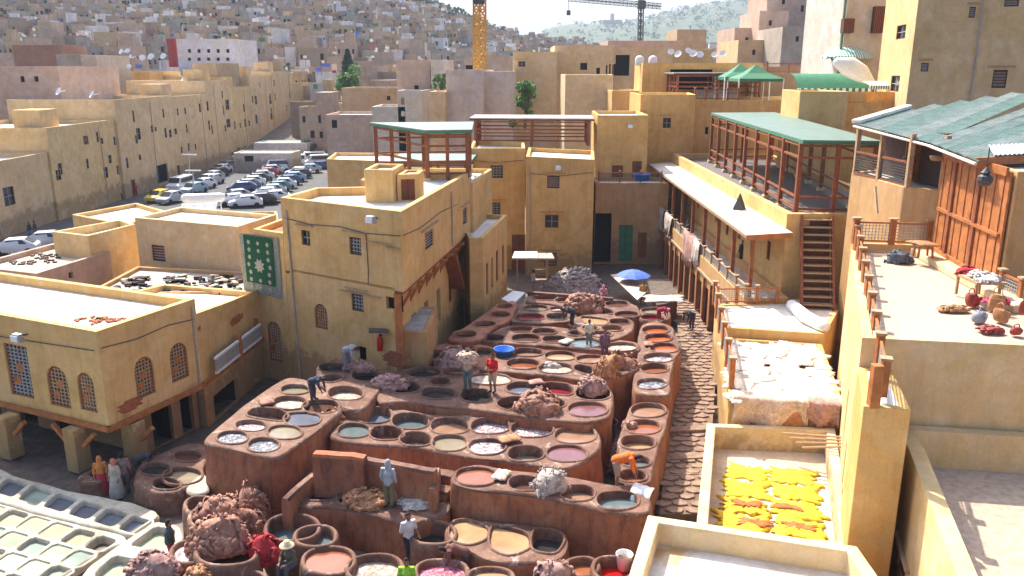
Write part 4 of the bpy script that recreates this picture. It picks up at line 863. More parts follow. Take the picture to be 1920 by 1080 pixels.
vat_block('shaded dark vat block rising towards the red doors', [(835, 636), (860, 620), (890, 600), (925, 575), (962, 562), (972, 572), (955, 600), (925, 615), (900, 638), (868, 642)], 2.6,
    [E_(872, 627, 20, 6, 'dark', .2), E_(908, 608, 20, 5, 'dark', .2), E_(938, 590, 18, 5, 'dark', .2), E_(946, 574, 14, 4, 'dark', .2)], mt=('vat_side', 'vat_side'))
# low wall behind the rear pits
g = MB(); a, b_ = P(990, 546, 2.7), P(1150, 558, 2.7); g.bar((a.x, a.y, 2.2), (b_.x, b_.y, 2.2), .3, 1); tag(g.build('low_wall', 'vat_clay', bevel=.05), 'low clay wall closing the rearmost vats', 'wall')
# ---- sunken basin in the foreground
bs = thing('basin', 'sunken clay basin with red-stained back wall and two dark pools', 'basin', (*P(650, 930, 1.5)[:2], 0))
ol = [(528, 938), (560, 905), (590, 875), (815, 905), (850, 915), (845, 950), (800, 962), (760, 1000), (620, 962), (616, 975)]
tb = vat_block('x', [(530, 950), (555, 915), (590, 880), (810, 905), (846, 930), (838, 962), (770, 985), (700, 965), (620, 950)], 1.45,
    [E_(603, 921, 38, 17, 'dark', .12), PG([(632, 935), (652, 913), (700, 915), (712, 930), (680, 945), (650, 950)], 'dark', .15), PG([(752, 932), (765, 915), (800, 920), (805, 935), (780, 942)], 'dark', .3)], grow=False)
for c in list(tb.children): mt_ = c.location.copy(); c.parent = bs; c.location = tb.location-bs.location+mt_
bpy.data.objects.remove(tb)
def wallseg(par, pa, pb, z0, z1, w, mt='vat_side', cap='vat_clay', name='basin_wall'):
    g = MB(); a, b_ = Vector(pa), Vector(pb); m_ = max(2, int((b_-a).length/.4)); d = (b_-a).normalized(); nn_ = Vector((-d.y, d.x))
    rows = []
    for off_, zz in ((-w/2-.04, z0), (-w/2, z1-.1), (-w/2+.05, z1), (w/2-.05, z1), (w/2, z1-.1), (w/2+.04, z0)):
        rows.append([(*((a+(b_-a)*(i/m_))+nn_*off_+jit(a+(b_-a)*(i/m_), .06, 1.5)), zz+(noise.noise(Vector((i*.5, pa[0], 1)))*.06 if zz > z0 else 0)) for i in range(m_+1)])
    g.loops(rows[:2][::-1], 1, False); g.loops(rows[1:5][::-1], 0, False); g.loops(rows[4:][::-1], 1, False)
    g.add([r[0] for r in rows], [tuple(range(6))], 1); g.add([r[-1] for r in rows], [tuple(range(5, -1, -1))], 1)
    return g.build(name, [cap, mt], par, smooth=False)
wallseg(bs, P(590, 845, 3)[:2], P(686, 853, 3)[:2], .5, 2.95, .42, cap='brick_red'); wallseg(bs, P(688, 856, 2.85)[:2], P(818, 878, 2.85)[:2], .5, 2.8, .36)
wallseg(bs, P(588, 868, 2.4)[:2], P(534, 944, 1.8)[:2], .3, 2.0, .3)
wallseg(bs, P(818, 872, 2.4)[:2], P(812, 912, 2.4)[:2], .3, 2.3, .3)
for k, (x0, y0, x1, y1, z) in enumerate(((820, 884, 850, 889, 2.0), (812, 912, 845, 919, 1.75))): wallseg(bs, P(x0, y0, z)[:2], P(x1, y1, z)[:2], .4, z, .55, name='step')
# ---- front lobed tank and single pots
vat_block('three-lobed clay tank holding pale tan liquor', [(832, 1005), (838, 985), (860, 970), (940, 978), (1050, 992), (1066, 1010), (1058, 1045), (1010, 1056), (950, 1055), (905, 1048), (880, 1030), (850, 1025)], 1.3,
    [PG([(842, 1000), (850, 978), (880, 975), (915, 990), (912, 1010), (880, 1022), (850, 1014)], 'beige', .06), PG([(918, 1010), (925, 985), (960, 992), (990, 1002), (992, 1028), (955, 1042), (925, 1030)], 'beige', .08), PG([(998, 1010), (1005, 992), (1050, 998), (1058, 1012), (1040, 1038), (1000, 1032)], 'dark', .35)])
def pot(label, cx, cy, rx, ry, z, liq, dep=.2, z0=0, deep=.8):
    c = P(cx, cy, z); t = thing('vat', label, 'dye vat', (c.x, c.y, z0))
    o = vat(t, hole_ring(('e', cx, cy, rx, ry), z), z, liq, dep, 'vat_clay', .06, deep, .12, z0); o.name = 'pot'
    return t
pot('round clay vat with dark water left of the small round vat', 548, 990, 45, 22, 1.3, 'grey', .5)
pot('small round clay vat with grey water in front of the basin', 592, 1006, 33, 17, 1.35, 'grey', .3)
pot('wide clay vat brimming with rusty brown liquor', 617, 1052, 42, 23, 1.3, 'rust', .08)
pot('clay vat full of pale skins soaking beside the rusty vat', 703, 1066, 46, 22, 1.3, 'hides', .2)
pot('big round clay vat with a brown hide heap piled in it', 425, 1034, 50, 24, 1.5, 'brown', .5)
pot('tilted clay vat holding wrinkled brown hides at the left', 400, 972, 38, 20, 1.4, 'brown', .5)
pot('upper clay vat behind the tilted hide vat', 378, 948, 26, 14, 1.3, 'brown', .5)
pot('shaded clay vat to the right of the walking worker', 812, 1000, 36, 19, 1.3, 'dark', .45)
pot('clay vat filled with crimson skins at the bottom edge', 828, 1073, 42, 20, 1.2, 'pinkhides', .15)
pot('clay vat with sandy liquor cut by the bottom edge', 920, 1082, 38, 14, 1.2, 'beige', .1)
pot('small clay vat with orange bubbling liquor', 1090, 1064, 27, 15, 1.2, 'rust', .2)
pot('clay vat of bright red dye with a white tub', 1150, 1066, 32, 20, 1.3, 'bright_red', .35)
pot('clay vat of light speckled liquor beside the crouching dark figure', 356, 1036, 30, 18, 1.3, 'foam', .1)
pot('low clay vat under the red heap at the bottom edge', 458, 1090, 36, 16, 1.2, 'mauve', .2)
# arc shaped pits in the shade of the dye house
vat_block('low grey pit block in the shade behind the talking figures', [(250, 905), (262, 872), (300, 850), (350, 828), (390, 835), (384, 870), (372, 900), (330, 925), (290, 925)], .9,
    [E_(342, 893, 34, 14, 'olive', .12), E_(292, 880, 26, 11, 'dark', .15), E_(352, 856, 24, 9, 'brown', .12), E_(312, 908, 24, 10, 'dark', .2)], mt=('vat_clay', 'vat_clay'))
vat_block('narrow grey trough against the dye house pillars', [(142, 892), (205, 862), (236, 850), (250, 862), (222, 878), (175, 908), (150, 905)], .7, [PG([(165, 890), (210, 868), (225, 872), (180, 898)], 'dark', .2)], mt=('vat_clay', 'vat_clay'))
vat_block('cream block standing for the sunlit triangle beside the tall streaked block', [(345, 912), (384, 884), (394, 905), (392, 925), (360, 930)], .9, [], mt=('tank_white', 'vat_clay'))  # bright patch of sun at the shadow edge, put into shape and cream colour
# ---- white rectangular tanks, bottom left
def tank_block(label, outline, z, holes, z0=-.3):
    return vat_block(label, outline, z, holes, z0, ('tank_white', 'tank_white'), 'lime_tank_block', .1, .0, None, .04, False)
O_ = Vector((-20, 880)); 
def quad_cell(o, ex, ey, i, j, m=.1):
    a = Vector(o)+Vector(ex)*i+Vector(ey)*j
    q = lambda u, v: tuple(a+Vector(ex)*u+Vector(ey)*v)
    return [q(m, m), q(1-m, m), q(1-m, 1-m), q(m, 1-m)]
# shaded upper row
hs = [('r', quad_cell((14+47*i, 893+14*i), (45, 13), (-35, 29), 0, 0, .06), 'bluegrey' if i != 1 else 'teal', .2) for i in range(-2, 6)]
tank_block('upper row of white lime tanks lying in the shade of the dye house', [(-110, 860), (0, 878), (25, 890), (125, 918), (250, 942), (294, 958), (297, 968), (243, 1003), (160, 985), (57, 959), (15, 945), (-130, 915)], .36, hs)
hs = []; cols_ = ['paleyellow', 'paleyellow', 'green', 'paleyellow', 'green', 'teal']
for j in range(5):
    for i in range(-1, 5):
        if j == 0 and i == 4: hs.append(('r', quad_cell((20, 951), (42, 12), (-42, 28), i, j, .09), 'olive', .45)); continue
        hs.append(('r', quad_cell((20, 951), (42, 12), (-42, 28), i, j, .055), cols_[(i*3+j*5) % 6], .06+.12*((i+j) % 3 == 0)))
tank_block('sunlit grid of white lime tanks filled with pale liquor in the bottom left corner', [(-60, 930), (-20, 936), (20, 947), (120, 973), (233, 1003), (240, 1014), (195, 1030), (150, 1058), (105, 1088), (60, 1120), (-260, 1120), (-150, 1000)], .28, hs)
tank_block('pair of large white tanks of pale green liquor beside the clay vats', [(240, 1008), (292, 976), (335, 985), (345, 1005), (338, 1040), (285, 1085), (235, 1120), (130, 1110), (165, 1060)], .5,
    [('r', [(240, 1022), (292, 985), (322, 992), (325, 1008), (298, 1030)], 'green', .28), ('r', [(180, 1068), (215, 1040), (262, 1048), (262, 1062), (215, 1098), (172, 1090)], 'green', .28)])

# ================================================================== HEAPS OF HIDES
def heap(name, label, px, py, z, rx, ry, h, mt, seed=0, cat='hides', group=None, rough=1., lean=0):
    """a mound of thrown-down skins: a lumpy core wrapped by many limp, crumpled folds"""
    r0 = random.Random(seed*13+5); g = MB(); s = Vector((seed*3.1, seed*1.7, seed)); c = P(px, py, z)
    curly = rough > 1.7
    def surf(a, e, k=1.):
        d = Vector((math.cos(a)*math.cos(e), math.sin(a)*math.cos(e), math.sin(e)))
        r = (1+noise.noise(d*1.2+s)*.28)*k; q = Vector((d.x*rx*r, d.y*ry*r, d.z*h*r))
        if q.z < 0: q.z *= .2
        q.x += lean*q.z; return q
    A, E = 28, 9
    L = [[surf(2*math.pi*i/A, R(-20+e*(108/E)), .9) for i in range(A)] for e in range(E+1)]; g.loops(L)
    n = int((150 if curly else 62)*max(.5, rx*ry/.6)); n = min(n, 230)
    for k in range(n):
        a = r0.uniform(0, 6.28); e = math.asin(r0.uniform(-.05, .98)); hd = r0.uniform(0, 6.28)
        ln = r0.uniform(.12, .3) if curly else r0.uniform(.5, 1.15); w = r0.uniform(.025, .05) if curly else r0.uniform(.06, .14)*max(.75, min(1.3, rx))
        m = 4 if curly else 8; pts = []
        for i in range(m+1):
            pts.append(surf(a, max(-.25, e), .93+.07*r0.random()+.06*math.sin(i*1.9+k)))
            hd += r0.uniform(-.75, .75); st = ln/m
            a += math.cos(hd)*st/max(.45, math.cos(e)); e = min(1.38, e+math.sin(hd)*st-.035)
        rows = []
        for i, p in enumerate(pts):
            d = pts[min(i+1, m)]-pts[max(i-1, 0)]
            if d.length < 1e-4: d = Vector((1, 0, 0))
            d.normalize(); nrm = Vector((p.x/rx**2, p.y/ry**2, max(.05, p.z)/h**2)).normalized(); sd_ = d.cross(nrm).normalized()
            tp = math.sin(math.pi*(i+.35)/(m+.7))**.6; ww = w*tp*r0.uniform(.8, 1.25); hh_ = ww*(.62 if curly else .42)
            rows.append([p+sd_*(ww*math.cos(q))+nrm*(hh_*math.sin(q)+.012) for q in (math.pi*1.08, math.pi*.78, math.pi*.5, math.pi*.22, -.08*math.pi)])
        g.loops(rows, closed=False)
    o = g.build(name, mt, None, smooth=True, local=True); o.location = c
    return tag(o, label, cat, group)
H_ = heap
H_('hide_heap', 'large brown hide heap draped over the front edge of the middle vat block', 1008, 768, 2.5, .95, .75, .85, 'hide_brown', 1)
H_('hide_heap', 'wrinkled hide heap in the pit near the right end of the middle block', 1112, 735, 2.45, .6, .5, .7, 'hide_pink', 2)
H_('hide_heap', 'rounded hide heap beside the right vat column', 1164, 722, 1.5, .95, .8, 1.75, 'hide_brown', 3)
H_('hide_heap', 'leaning hide pile just behind the rounded heap', 1137, 700, 2.5, .6, .6, .95, 'hide_orange', 4, lean=.15)
H_('hide_heap', 'brown hide mound on the rearmost vats', 1090, 580, 2.5, 1.2, .9, .95, 'hide_brown', 5)
H_('hide_heap', 'mauve-brown hide mound in the shade behind the hide carrier', 855, 686, 2.4, .95, .75, .95, 'hide_pink', 6)
H_('hide_heap', 'low mauve hide pile in the shade at the left end of the middle block', 730, 722, 2.5, .85, .6, .45, 'hide_pink', 7)
H_('hide_heap', 'pile of skins at the feet of the grey-clad worker by the house', 675, 693, 2.6, .65, .5, .5, 'hide_pink', 8)
H_('hide_heap', 'orange-brown hide pile between the left block and the long block', 627, 800, 1.8, .8, .6, .75, 'hide_orange', 9)
H_('fleece_heap', 'off-white curly fleece heap on the front vat block', 1030, 914, 2.3, .62, .55, .75, 'hide_fleece', 10, rough=1.9)
H_('fleece_heap', 'small fleece tuft hanging over the front vat edge below the curly fleece', 1018, 929, 2.2, .32, .25, .25, 'hide_fleece', 11, rough=2)
H_('hide_heap', 'tan folded hides spread on the basin floor left of the worker', 688, 940, 1.5, .85, .55, .42, 'hide_orange', 12)
H_('hide_heap', 'tan stiff hides spread on the basin floor behind the worker', 745, 926, 1.5, .75, .5, .55, 'hide_orange', 13)
H_('skin_pile', 'white and orange wet skins on the basin corner', 782, 945, 1.5, .65, .45, .2, 'hide_white', 14, rough=1.8)
H_('hide_heap', 'big wrinkled brown hide heap inside the big round vat', 412, 1022, 1.3, .95, .75, 1.05, 'hide_brown', 15, rough=1.5)
H_('hide_heap', 'wrinkled brown hides slumped in the tilted vat', 413, 965, 1.3, .75, .6, .7, 'hide_brown', 16, rough=1.4)
H_('hide_heap', 'brown hide pile at the foot of the tall streaked block', 472, 968, .4, .75, .65, 1.2, 'hide_brown', 17, rough=1.4)
H_('hide_heap', 'lower brown hide pile spilling towards the red heap', 462, 1000, .3, .7, .55, .95, 'hide_brown', 18, rough=1.4)
H_('hide_heap', 'shaggy pink-brown skin heap at the bottom edge beside the green tank', 285, 1075, 1.1, .85, .65, .65, 'hide_pink', 19, rough=1.6)
H_('wool_bundle', 'bright red dyed wool bundle with loose strand', 497, 1045, 1.1, .55, .48, .85, 'hide_red', 20, rough=.8)
H_('hide_heap', 'pink-brown hide heap at the bottom edge left of the orange vat', 1040, 1080, 1.1, .62, .45, .5, 'hide_pink', 21, rough=1.5)
H_('hide_heap', 'ochre hide bundle at the bottom edge below the big round vat', 372, 1085, 1.1, .5, .4, .4, 'hide_orange', 22)
H_('skin_pile', 'white skin lump floating in the foamed pit', 1034, 687, 2.35, .45, .3, .2, 'hide_white', 23)
H_('skin_pile', 'pale skins hanging from the mauve pit beside the orange-shirted worker', 1180, 800, 1.9, .3, .25, .25, 'hide_pink', 24)
H_('fleece_heap', 'grey-brown wool heap against the wall of the three window house', 1075, 548, .0, 2.4, 1.3, 1.6, 'hide_fleece', 25, rough=1.2)
H_('skin_pile', 'soft pile of hides by the right wall of the pits near the alley', 1150, 868, .2, .6, .9, .9, 'hide_pink', 26)

def loose_skin(label, px, py, z, w, l, rz, mt, seed, tilt=0):
    g = hide_shape(w*1.1, l*1.1, seed, .09, .1, .02, .12); o = g.build('loose_skin', mt, smooth=True, local=True); o.location = P(px, py, z); o.rotation_euler = (tilt, 0, rz)
    tag(o, label, 'skin')
# ================================================================== PERGOLAS, RAILINGS, STAIRS
def V3(p, z=None): return Vector((p[0], p[1], p[2] if z is None else z))
def pergola(label, corners, ztop, zbase, nlong, mtroof='green_sheet', rails=True, zr=None, name='pergola', base=True):
    """corners ccw [nearL, nearR, farR, farL]; posts on the two long sides"""
    cx = sum(c[0] for c in corners)/4; cy = sum(c[1] for c in corners)/4
    t = thing(name, label, 'pergola', (cx, cy, zbase)); nl, nr, fr_, fl = [Vector(c[:2]) for c in corners]
    g = MB(); o = [tuple(c+(c-Vector((cx, cy))).normalized()*.55) for c in (nl, nr, fr_, fl)]; g.prism(o, ztop, ztop+.09); g.build('canopy', mtroof, t)
    g = MB(); g.prism([tuple(Vector(c)*.999+Vector((cx, cy))*.001) for c in o], ztop-.12, ztop-.002); g.build('canopy_edge', 'green_canvas' if mtroof == 'green_sheet' else 'wood_dark', t)
    for a, b_ in ((nl, fl), (nr, fr_)):
        for i in range(nlong):
            p = a+(b_-a)*(i/(nlong-1)); g = MB(); g.bar((*p, zbase+.1), (*p, ztop-.12), .24); g.build('post', 'wood', t, bevel=.02)
            if base: g = MB(); g.box((p.x, p.y, zbase+.12), (.42, .42, .24)); g.build('post_base', 'cream', t, bevel=.03)
        for z in ((zbase+1.15, zbase+.5, ztop-.9, ztop-.25) if rails else (ztop-.25,)):
            g = MB(); g.bar((*a, z), (*b_, z), .1, .12); g.build('rail', 'wood', t)
    for a, b_ in ((nl, nr), (fl, fr_)):
        p = (a+b_)/2; g = MB(); g.bar((*p, zbase), (*p, ztop-.12), .2); g.build('post', 'wood', t)
        for z in ((zbase+1.15, zbase+.5, ztop-.9, ztop-.25) if rails else (ztop-.25,)):
            g = MB(); g.bar((*a, z), (*b_, z), .1, .12); g.build('rail', 'wood', t)
    return t
pergola('long green-roofed timber pergola above the gallery on the right', [(15.75, 45.2), (19.6, 44.6), (23.2, 74), (17.5, 73)], 12.25, 8.03, 9)
pergola('green-roofed timber pergola on the tall house behind its stair hut', [(-5.1, 49.8), (-2.7, 50.2), (-2.9, 57), (-9.2, 56.2)], 12.45, 9.4, 4)
pergola('brown flat-roofed timber pergola on the courtyard houses in the centre', [(-3.2, 73), (6.6, 72), (6.8, 77), (-3, 78)], 11.85, 9.5, 5, 'roof_grey', base=False)
pt = pergola('small green canopy seen through the pergola posts behind the tall house', [(-8.6, 61), (-3.4, 61), (-3.2, 66), (-8.6, 66)], 9.4, 7, 3, rails=False)
pergola('grey flat canopy with timber posts on the upper restaurant roof', [(17.2, 88), (25.5, 87), (26, 93), (17.3, 94)], 15.6, 13.1, 4, 'roof_grey', base=False)
# tents
def tent(label, px, py, Y, w, hh):
    a = PD(px, py, Y); t = thing('tent', label, 'tent', (a.x, Y, a.z-hh-2.3))
    g = MB(); b_ = [(a.x+sx*w/2, Y+sy*w/2, a.z-hh) for sx, sy in ((-1, -1), (1, -1), (1, 1), (-1, 1))]
    m_ = [tuple(Vector(p)*.5+Vector((a.x, Y, a.z))*.5-Vector((0, 0, hh*.13))) for p in b_]
    g.loops([b_, m_]); g.add(m_+[(a.x, Y, a.z)], [(0, 1, 4), (1, 2, 4), (2, 3, 4), (3, 0, 4)]); g.loops([[(p[0], p[1], p[2]-.28) for p in b_], b_])
    g.build('canopy', 'green_canvas2', t)
    for p in b_: g = MB(); g.bar((p[0], p[1], p[2]-2.3), p, .09); g.build('pole', 'white_paint', t)
mat('green_canvas2', (.06, .19, .1), .8, .15, 3)
tent('left green pyramid tent on the upper terrace', 1388, 119, 86, 3.9, 1.3)
tent('right green pyramid tent on the upper terrace', 1418, 120, 82, 4.2, 1.35)
# striped awnings
def awning(label, x0, x1, ytop, Y, dep, drop, mt, name='awning', round_=False):
    a, b_ = PD(x0, ytop, Y), PD(x1, ytop, Y); t = thing(name, label, 'awning', ((a.x+b_.x)/2, Y, a.z-drop-2)); rows = []
    for k in range(7):
        q = k/6; z = a.z-drop*(q**2 if round_ else q); rows.append([(a.x+(b_.x-a.x)*i/24, Y-dep*q, z) for i in range(25)])
    g = MB(); g.loops(rows, closed=False); g.build('canopy', mt, t, smooth=True)
    g = MB()
    for i in range(24):
        xa, xb = rows[-1][i][0], rows[-1][i+1][0]; y, z = rows[-1][i][1:]; m_ = (xa+xb)/2
        g.add([(xa, y, z), (xb, y, z), (xb, y, z-.25), (m_, y-.01, z-.36), (xa, y, z-.25)], [(0, 4, 3, 2, 1)], i % 2)
    g.build('scalloped_edge', ['stripe_white', 'green_canvas'], t)
    for p in (rows[-1][0], rows[-1][-1]): g = MB(); g.bar(p, (p[0], p[1], p[2]-2), .07); g.build('pole', 'white_paint', t)
    return t
awning('rolled dark green barrel awning with scalloped white edge', 1482, 1622, 138, 72, 2.2, 1.15, 'green_canvas', round_=True)
awning('small white awning with green striped edge right of the barrel awning', 1618, 1672, 152, 67, 1.4, .3, 'stripe_white')
mst = nm('stripes'); nt = mst[1]; w = N(nt, 'ShaderNodeTexWave'); w.inputs['Scale'].default_value = 1.4; nt.links.new(pos(nt), w.inputs[0])
nt.links.new(ramp(nt, w.outputs[1], [(.48, (.06, .3, .2)), (.52, (.7, .75, .72))]), mst[2].inputs['Base Color']); M['stripes'] = mst[0]
def parasol(label, px, py, Y, r, mt, hh=.6, pole=2.3, n=16, scal=True, z=None):
    a = PD(px, py, Y) if z is None else P(px, py, z); t = thing('parasol', label, 'parasol', (a.x, a.y, a.z-pole)); g = MB()
    g.lathe((a.x, a.y, a.z), [(r, -hh), (r*.75, -hh*.62), (r*.4, -hh*.25), (.02, 0)], n); g.build('canopy', mt, t, smooth=False)
    g = MB()
    for k in range(n):
        q = lambda i, zz, rr=r: (a.x+rr*math.cos(2*math.pi*i/n), a.y+rr*math.sin(2*math.pi*i/n), a.z-hh+zz)
        g.add([q(k, 0), q(k+1, 0), q(k+1, -.15), q(k+.5, -.24), q(k, -.15)], [(0, 4, 3, 2, 1)])
    if scal: g.build('fringe', mt, t)
    g = MB(); g.tube([(a.x, a.y, a.z-pole), (a.x, a.y, a.z)], .035, 6); g.build('pole', 'wood_pale', t)
    for k in range(0, n, 2): g = MB(); g.bar((a.x, a.y, a.z-.1), (a.x+r*.97*math.cos(2*math.pi*k/n), a.y+r*.97*math.sin(2*math.pi*k/n), a.z-hh-.01), .03); g.build('rib', 'iron', t)
    return t
parasol('white and green scalloped dome parasol in front of the cream house', 1590, 84, 76, 2.2, 'stripes', 1.0)
a = PD(1600, 128, 69); fu = thing('folded_parasol', 'big white folded parasol lying slanted over the green awning', 'parasol', (a.x, a.y, a.z))
g = MB(); g.tube([PD(1572, 118, 69), PD(1590, 124, 69), PD(1615, 138, 69), PD(1640, 158, 69)], [.45, .8, .7, .15], 12); g.build('canopy', 'stripe_white', fu, smooth=True)
g = MB(); g.tube([PD(1556, 108, 69.2), PD(1650, 166, 69.2)], .05, 6); g.build('pole', 'iron', fu)
mat('blue_cloth', (.08, .16, .55), .7, .2, 6)
parasol('blue parasol shading the stall at the back of the yard', 1188, 505, 0, 1.25, 'blue_cloth', .45, 2.2, 8, False, z=2.3)
# railings ----------------------------------------------------------
def railing(name, label, pts, z, hgt, npan, post='wood_orange', panel='grille', pw=.16, solid=True, cat='railing', grid=0):
    t = thing(name, label, cat, (pts[0][0], pts[0][1], z[0] if isinstance(z, tuple) else z)); a, b_ = Vector(pts[0]), Vector(pts[1])
    za, zb = (z, z) if not isinstance(z, tuple) else z
    Z = lambda q: za+(zb-za)*q
    for i in range(npan+1):
        q = i/npan; p = a+(b_-a)*q; g = MB(); g.bar((*p, Z(q)), (*p, Z(q)+hgt), pw); g.build('post', post, t, bevel=.012)
        g = MB(); g.box((*p, Z(q)+hgt+.03), (pw*1.5, pw*1.5, .07), math.atan2(b_.y-a.y, b_.x-a.x)); g.build('post_cap', 'wood_pale', t)
        if i < npan:
            q2 = (i+1)/npan; p2 = a+(b_-a)*q2; d = (p2-p).normalized()*pw/2
            for f_ in (.12, .86): g = MB(); g.bar((*(p+d), Z(q)+hgt*f_), (*(p2-d), Z(q2)+hgt*f_), .07, .07); g.build('rail', post, t)
            g = MB(); m_ = max(4, int((p2-p).length/.13))
            for k in range(1, m_):
                u = p+(p2-p)*(k/m_); zz = Z(q+(q2-q)*k/m_); g.bar((*u, zz+hgt*.12), (*u, zz+hgt*.86), .025)
            for k in range(1, 6):
                g.bar((*(p+d), Z(q)+hgt*(.12+.74*k/6)), (*(p2-d), Z(q2)+hgt*(.12+.74*k/6)), .022)
            g.build('lattice_panel', panel, t)
    return t
railing('railing', 'timber-post railing along the left edge of the brick-paved terrace', [(9.95, 20.6), (15.2, 35.5)], (7.5, 8.3), 1.05, 8, pw=.2)
g = MB(); p = (9.62, 20.35); g.bar((*p, 7.3), (*p, 8.5), .27); o = g.build('newel_post', 'wood_orange', None, bevel=.02); tag(o, 'stout timber corner post at the near end of the terrace railing', 'post')
railing('railing', 'timber railing with wavy lattice across the far end of the brick-paved terrace', [(15.2, 35.75), (18.2, 35.25)], 8.55, 1.1, 2, pw=.24)
g = MB(); g.prism([(15.1, 35.62), (18.3, 35.1), (18.3, 35.4), (15.1, 35.92)], 8.2, 8.55); tag(g.build('parapet', 'ochre'), 'low plaster kerb under the far terrace railing', 'wall')
g = MB(); g.prism([(16.55, 26), (17.5, 26), (18.25, 34.6), (17.35, 35.0)], 8.2, 8.5); tag(g.build('plaster_step', 'cream', bevel=.05), 'long cream step in front of the timber doors', 'step')
g = MB(); a = PD(1868, 505, 25); railing('railing', 'timber railing at the right edge below the timber doors', [(17.35, 28.2), (17.2, 23.2)], 8.2, .95, 4, pw=.18)
railing('gallery_railing', 'long lattice railing with timber posts along the gallery', [(12.58, 42.6), (12.58, 76)], 4.12, .72, 17, pw=.17, post='wood_pale')
railing('landing_railing', 'front railing of the stair landing', [(10.9, 42.2), (14.2, 42.4)], 3.9, .95, 3, post='wood_orange')
railing('landing_railing', 'tall-post railing running down the left side of the hide terrace', [(8.95, 31.4), (10.75, 42.0)], (3.45, 3.9), 1.25, 5, pw=.2)
railing('roof_railing', 'timber railing on the far ochre house behind the green tents', [(27.3, 91), (36, 89)], 15.6, 1.2, 4, post='wood', panel='wood')
railing('roof_railing', 'grey railing above the green tents on the white-ledge house', [(17.3, 79.8), (21.3, 79.3)], 13.2, 1.1, 4, post='wood', panel='grille')
railing('corner_railing', 'thin railing over the dark doorways at the yard corner', [(7.2, 68.1), (12.4, 68.1)], 6.95, .9, 3, post='wood', panel='iron', pw=.1)
# outdoor stairs: every tread its own piece
st = thing('outdoor_stairs', 'steep red-brown outdoor stairs up to the right pergola', 'stairs', (16.3, 43.5, 3.9))
n = 12; p0, p1 = Vector((16.0, 41.3, 3.95)), Vector((16.5, 43.95, 8.4)); sdv = Vector((.8, -.1, 0))
for k in range(n):
    c = p0+(p1-p0)*((k+.5)/n); g = MB(); g.box((c.x, c.y, c.z-.06), (1.5, .3, .07), R(-8)); g.build('tread', 'wood_pale', st, bevel=.015)
    g = MB(); g.box((c.x, c.y+.14, c.z-.25), (1.42, .05, .32), R(-8)); g.build('riser', 'wood_dark', st)
for s_ in (-1, 1):
    g = MB(); g.bar(p0+sdv*s_-Vector((0, 0, .1)), p1+sdv*s_-Vector((0, 0, .1)), .12, .4); g.build('stringer', 'wood', st)
# ================================================================== HIDES SPREAD TO DRY
def hide_shape(w, l, seed, spiky=.12, dome=.05, th=.015, lg=.45):
    """flat skin outline: body with four leg flaps and a ragged edge"""
    r0 = random.Random(seed); pts = []; n = 44
    for k in range(n):
        a = 2*math.pi*k/n; c_, s_ = math.cos(a), math.sin(a)
        r = 1/max(abs(c_), abs(s_))**.75; leg = max(0, abs(math.sin(2*a))-.55)*lg; r = r*(1+leg)*(1+r0.uniform(-spiky, spiky))
        pts.append((c_*w/2*r*.86, s_*l/2*r*.86))
    g = MB(); rings = []
    for q in (1, .82, .5, .2):
        rings.append([(x*q, y*q, th+dome*(1-q*q)+.035*noise.noise(Vector((x*q*2.2, y*q*2.2, seed)))+.02*noise.noise(Vector((x*q*7, y*q*7, seed)))) for x, y in pts])
    lo = [(x, y, -.01) for x, y, z in rings[0]]
    g.loops([lo]+rings); g.add(rings[-1], [tuple(range(n))]); return g
loose_skin('tan skin draped by the foamy pits of the long block', 955, 822, 2.33, .9, .6, .4, 'hide_orange', 201)
loose_skin('pale skin lying on the front block left of the curly fleece', 940, 890, 2.42, .8, .55, 1.2, 'hide_pale', 202)
loose_skin('brown skin laid across the left block rim', 500, 752, 2.72, .8, .6, 2.0, 'hide_brown', 203)
loose_skin('pink skin on the rim left of the deep red pit', 1005, 716, 2.6, .7, .5, .2, 'hide_pink', 204)
loose_skin('cream skin left on the rear block beside the grey-green pit', 1062, 640, 2.62, .8, .55, .9, 'hide_white', 205)
loose_skin('brown skin on the right column between the orange pits', 1216, 645, 2.5, .6, .5, 1.6, 'hide_brown', 206)
hidemat('hide_yellow_deep', (.68, .45, .02), (.5, .25, .015))
YG = 'yellow hides pegged out on the walled roof'
k = 0; NMY = ['rear left', 'rear right', 'second row left', 'second row right', 'third row left', 'third row right', 'front left', 'front right']
# grid on the roof: two columns, four rows
cA = [P(1395, 888, 1.56), P(1480, 895, 1.56)]; cB = [P(1382, 985, 1.56), P(1490, 993, 1.56)]
for j in range(4):
    for i in range(2):
        p = cA[i]+(cB[i]-cA[i])*(j/3); g = hide_shape(1.72, 1.3, 40+k, .26, .05); o = g.build('yellow_hide', ('hide_yellow', 'hide_yellow_deep')[k in (1, 4, 6)], smooth=True, local=True); s_ = rnd.uniform(.88, 1.05); o.scale = (s_, s_*rnd.uniform(.9, 1.1), 1.6); o.location = (p.x+.16, p.y, 1.57+.004*k); o.rotation_euler = (0, 0, R(-14+rnd.uniform(-7, 7)))
        tag(o, 'bright yellow hide spread on the roof, %s of the eight' % NMY[k], 'hide', YG); k += 1
for i, (px, py) in enumerate(((1392, 947), (1472, 953), (1405, 983), (1492, 990), (1450, 905))):
    if i == 4: continue
    p = P(px, py, 1.62); g = hide_shape(1.05, .42, 60+i, .38, .02, .008); o = g.build('red_hide', 'hide_crimson', smooth=True, local=True); o.location = (p.x+.16, p.y, 1.69); o.rotation_euler = (0, 0, R(-14))
    tag(o, 'orange-red hide flap between the yellow hides, %s' % ('third row left', 'third row right', 'front row left', 'front row right')[i], 'hide')
k = 0; r0 = random.Random(4)
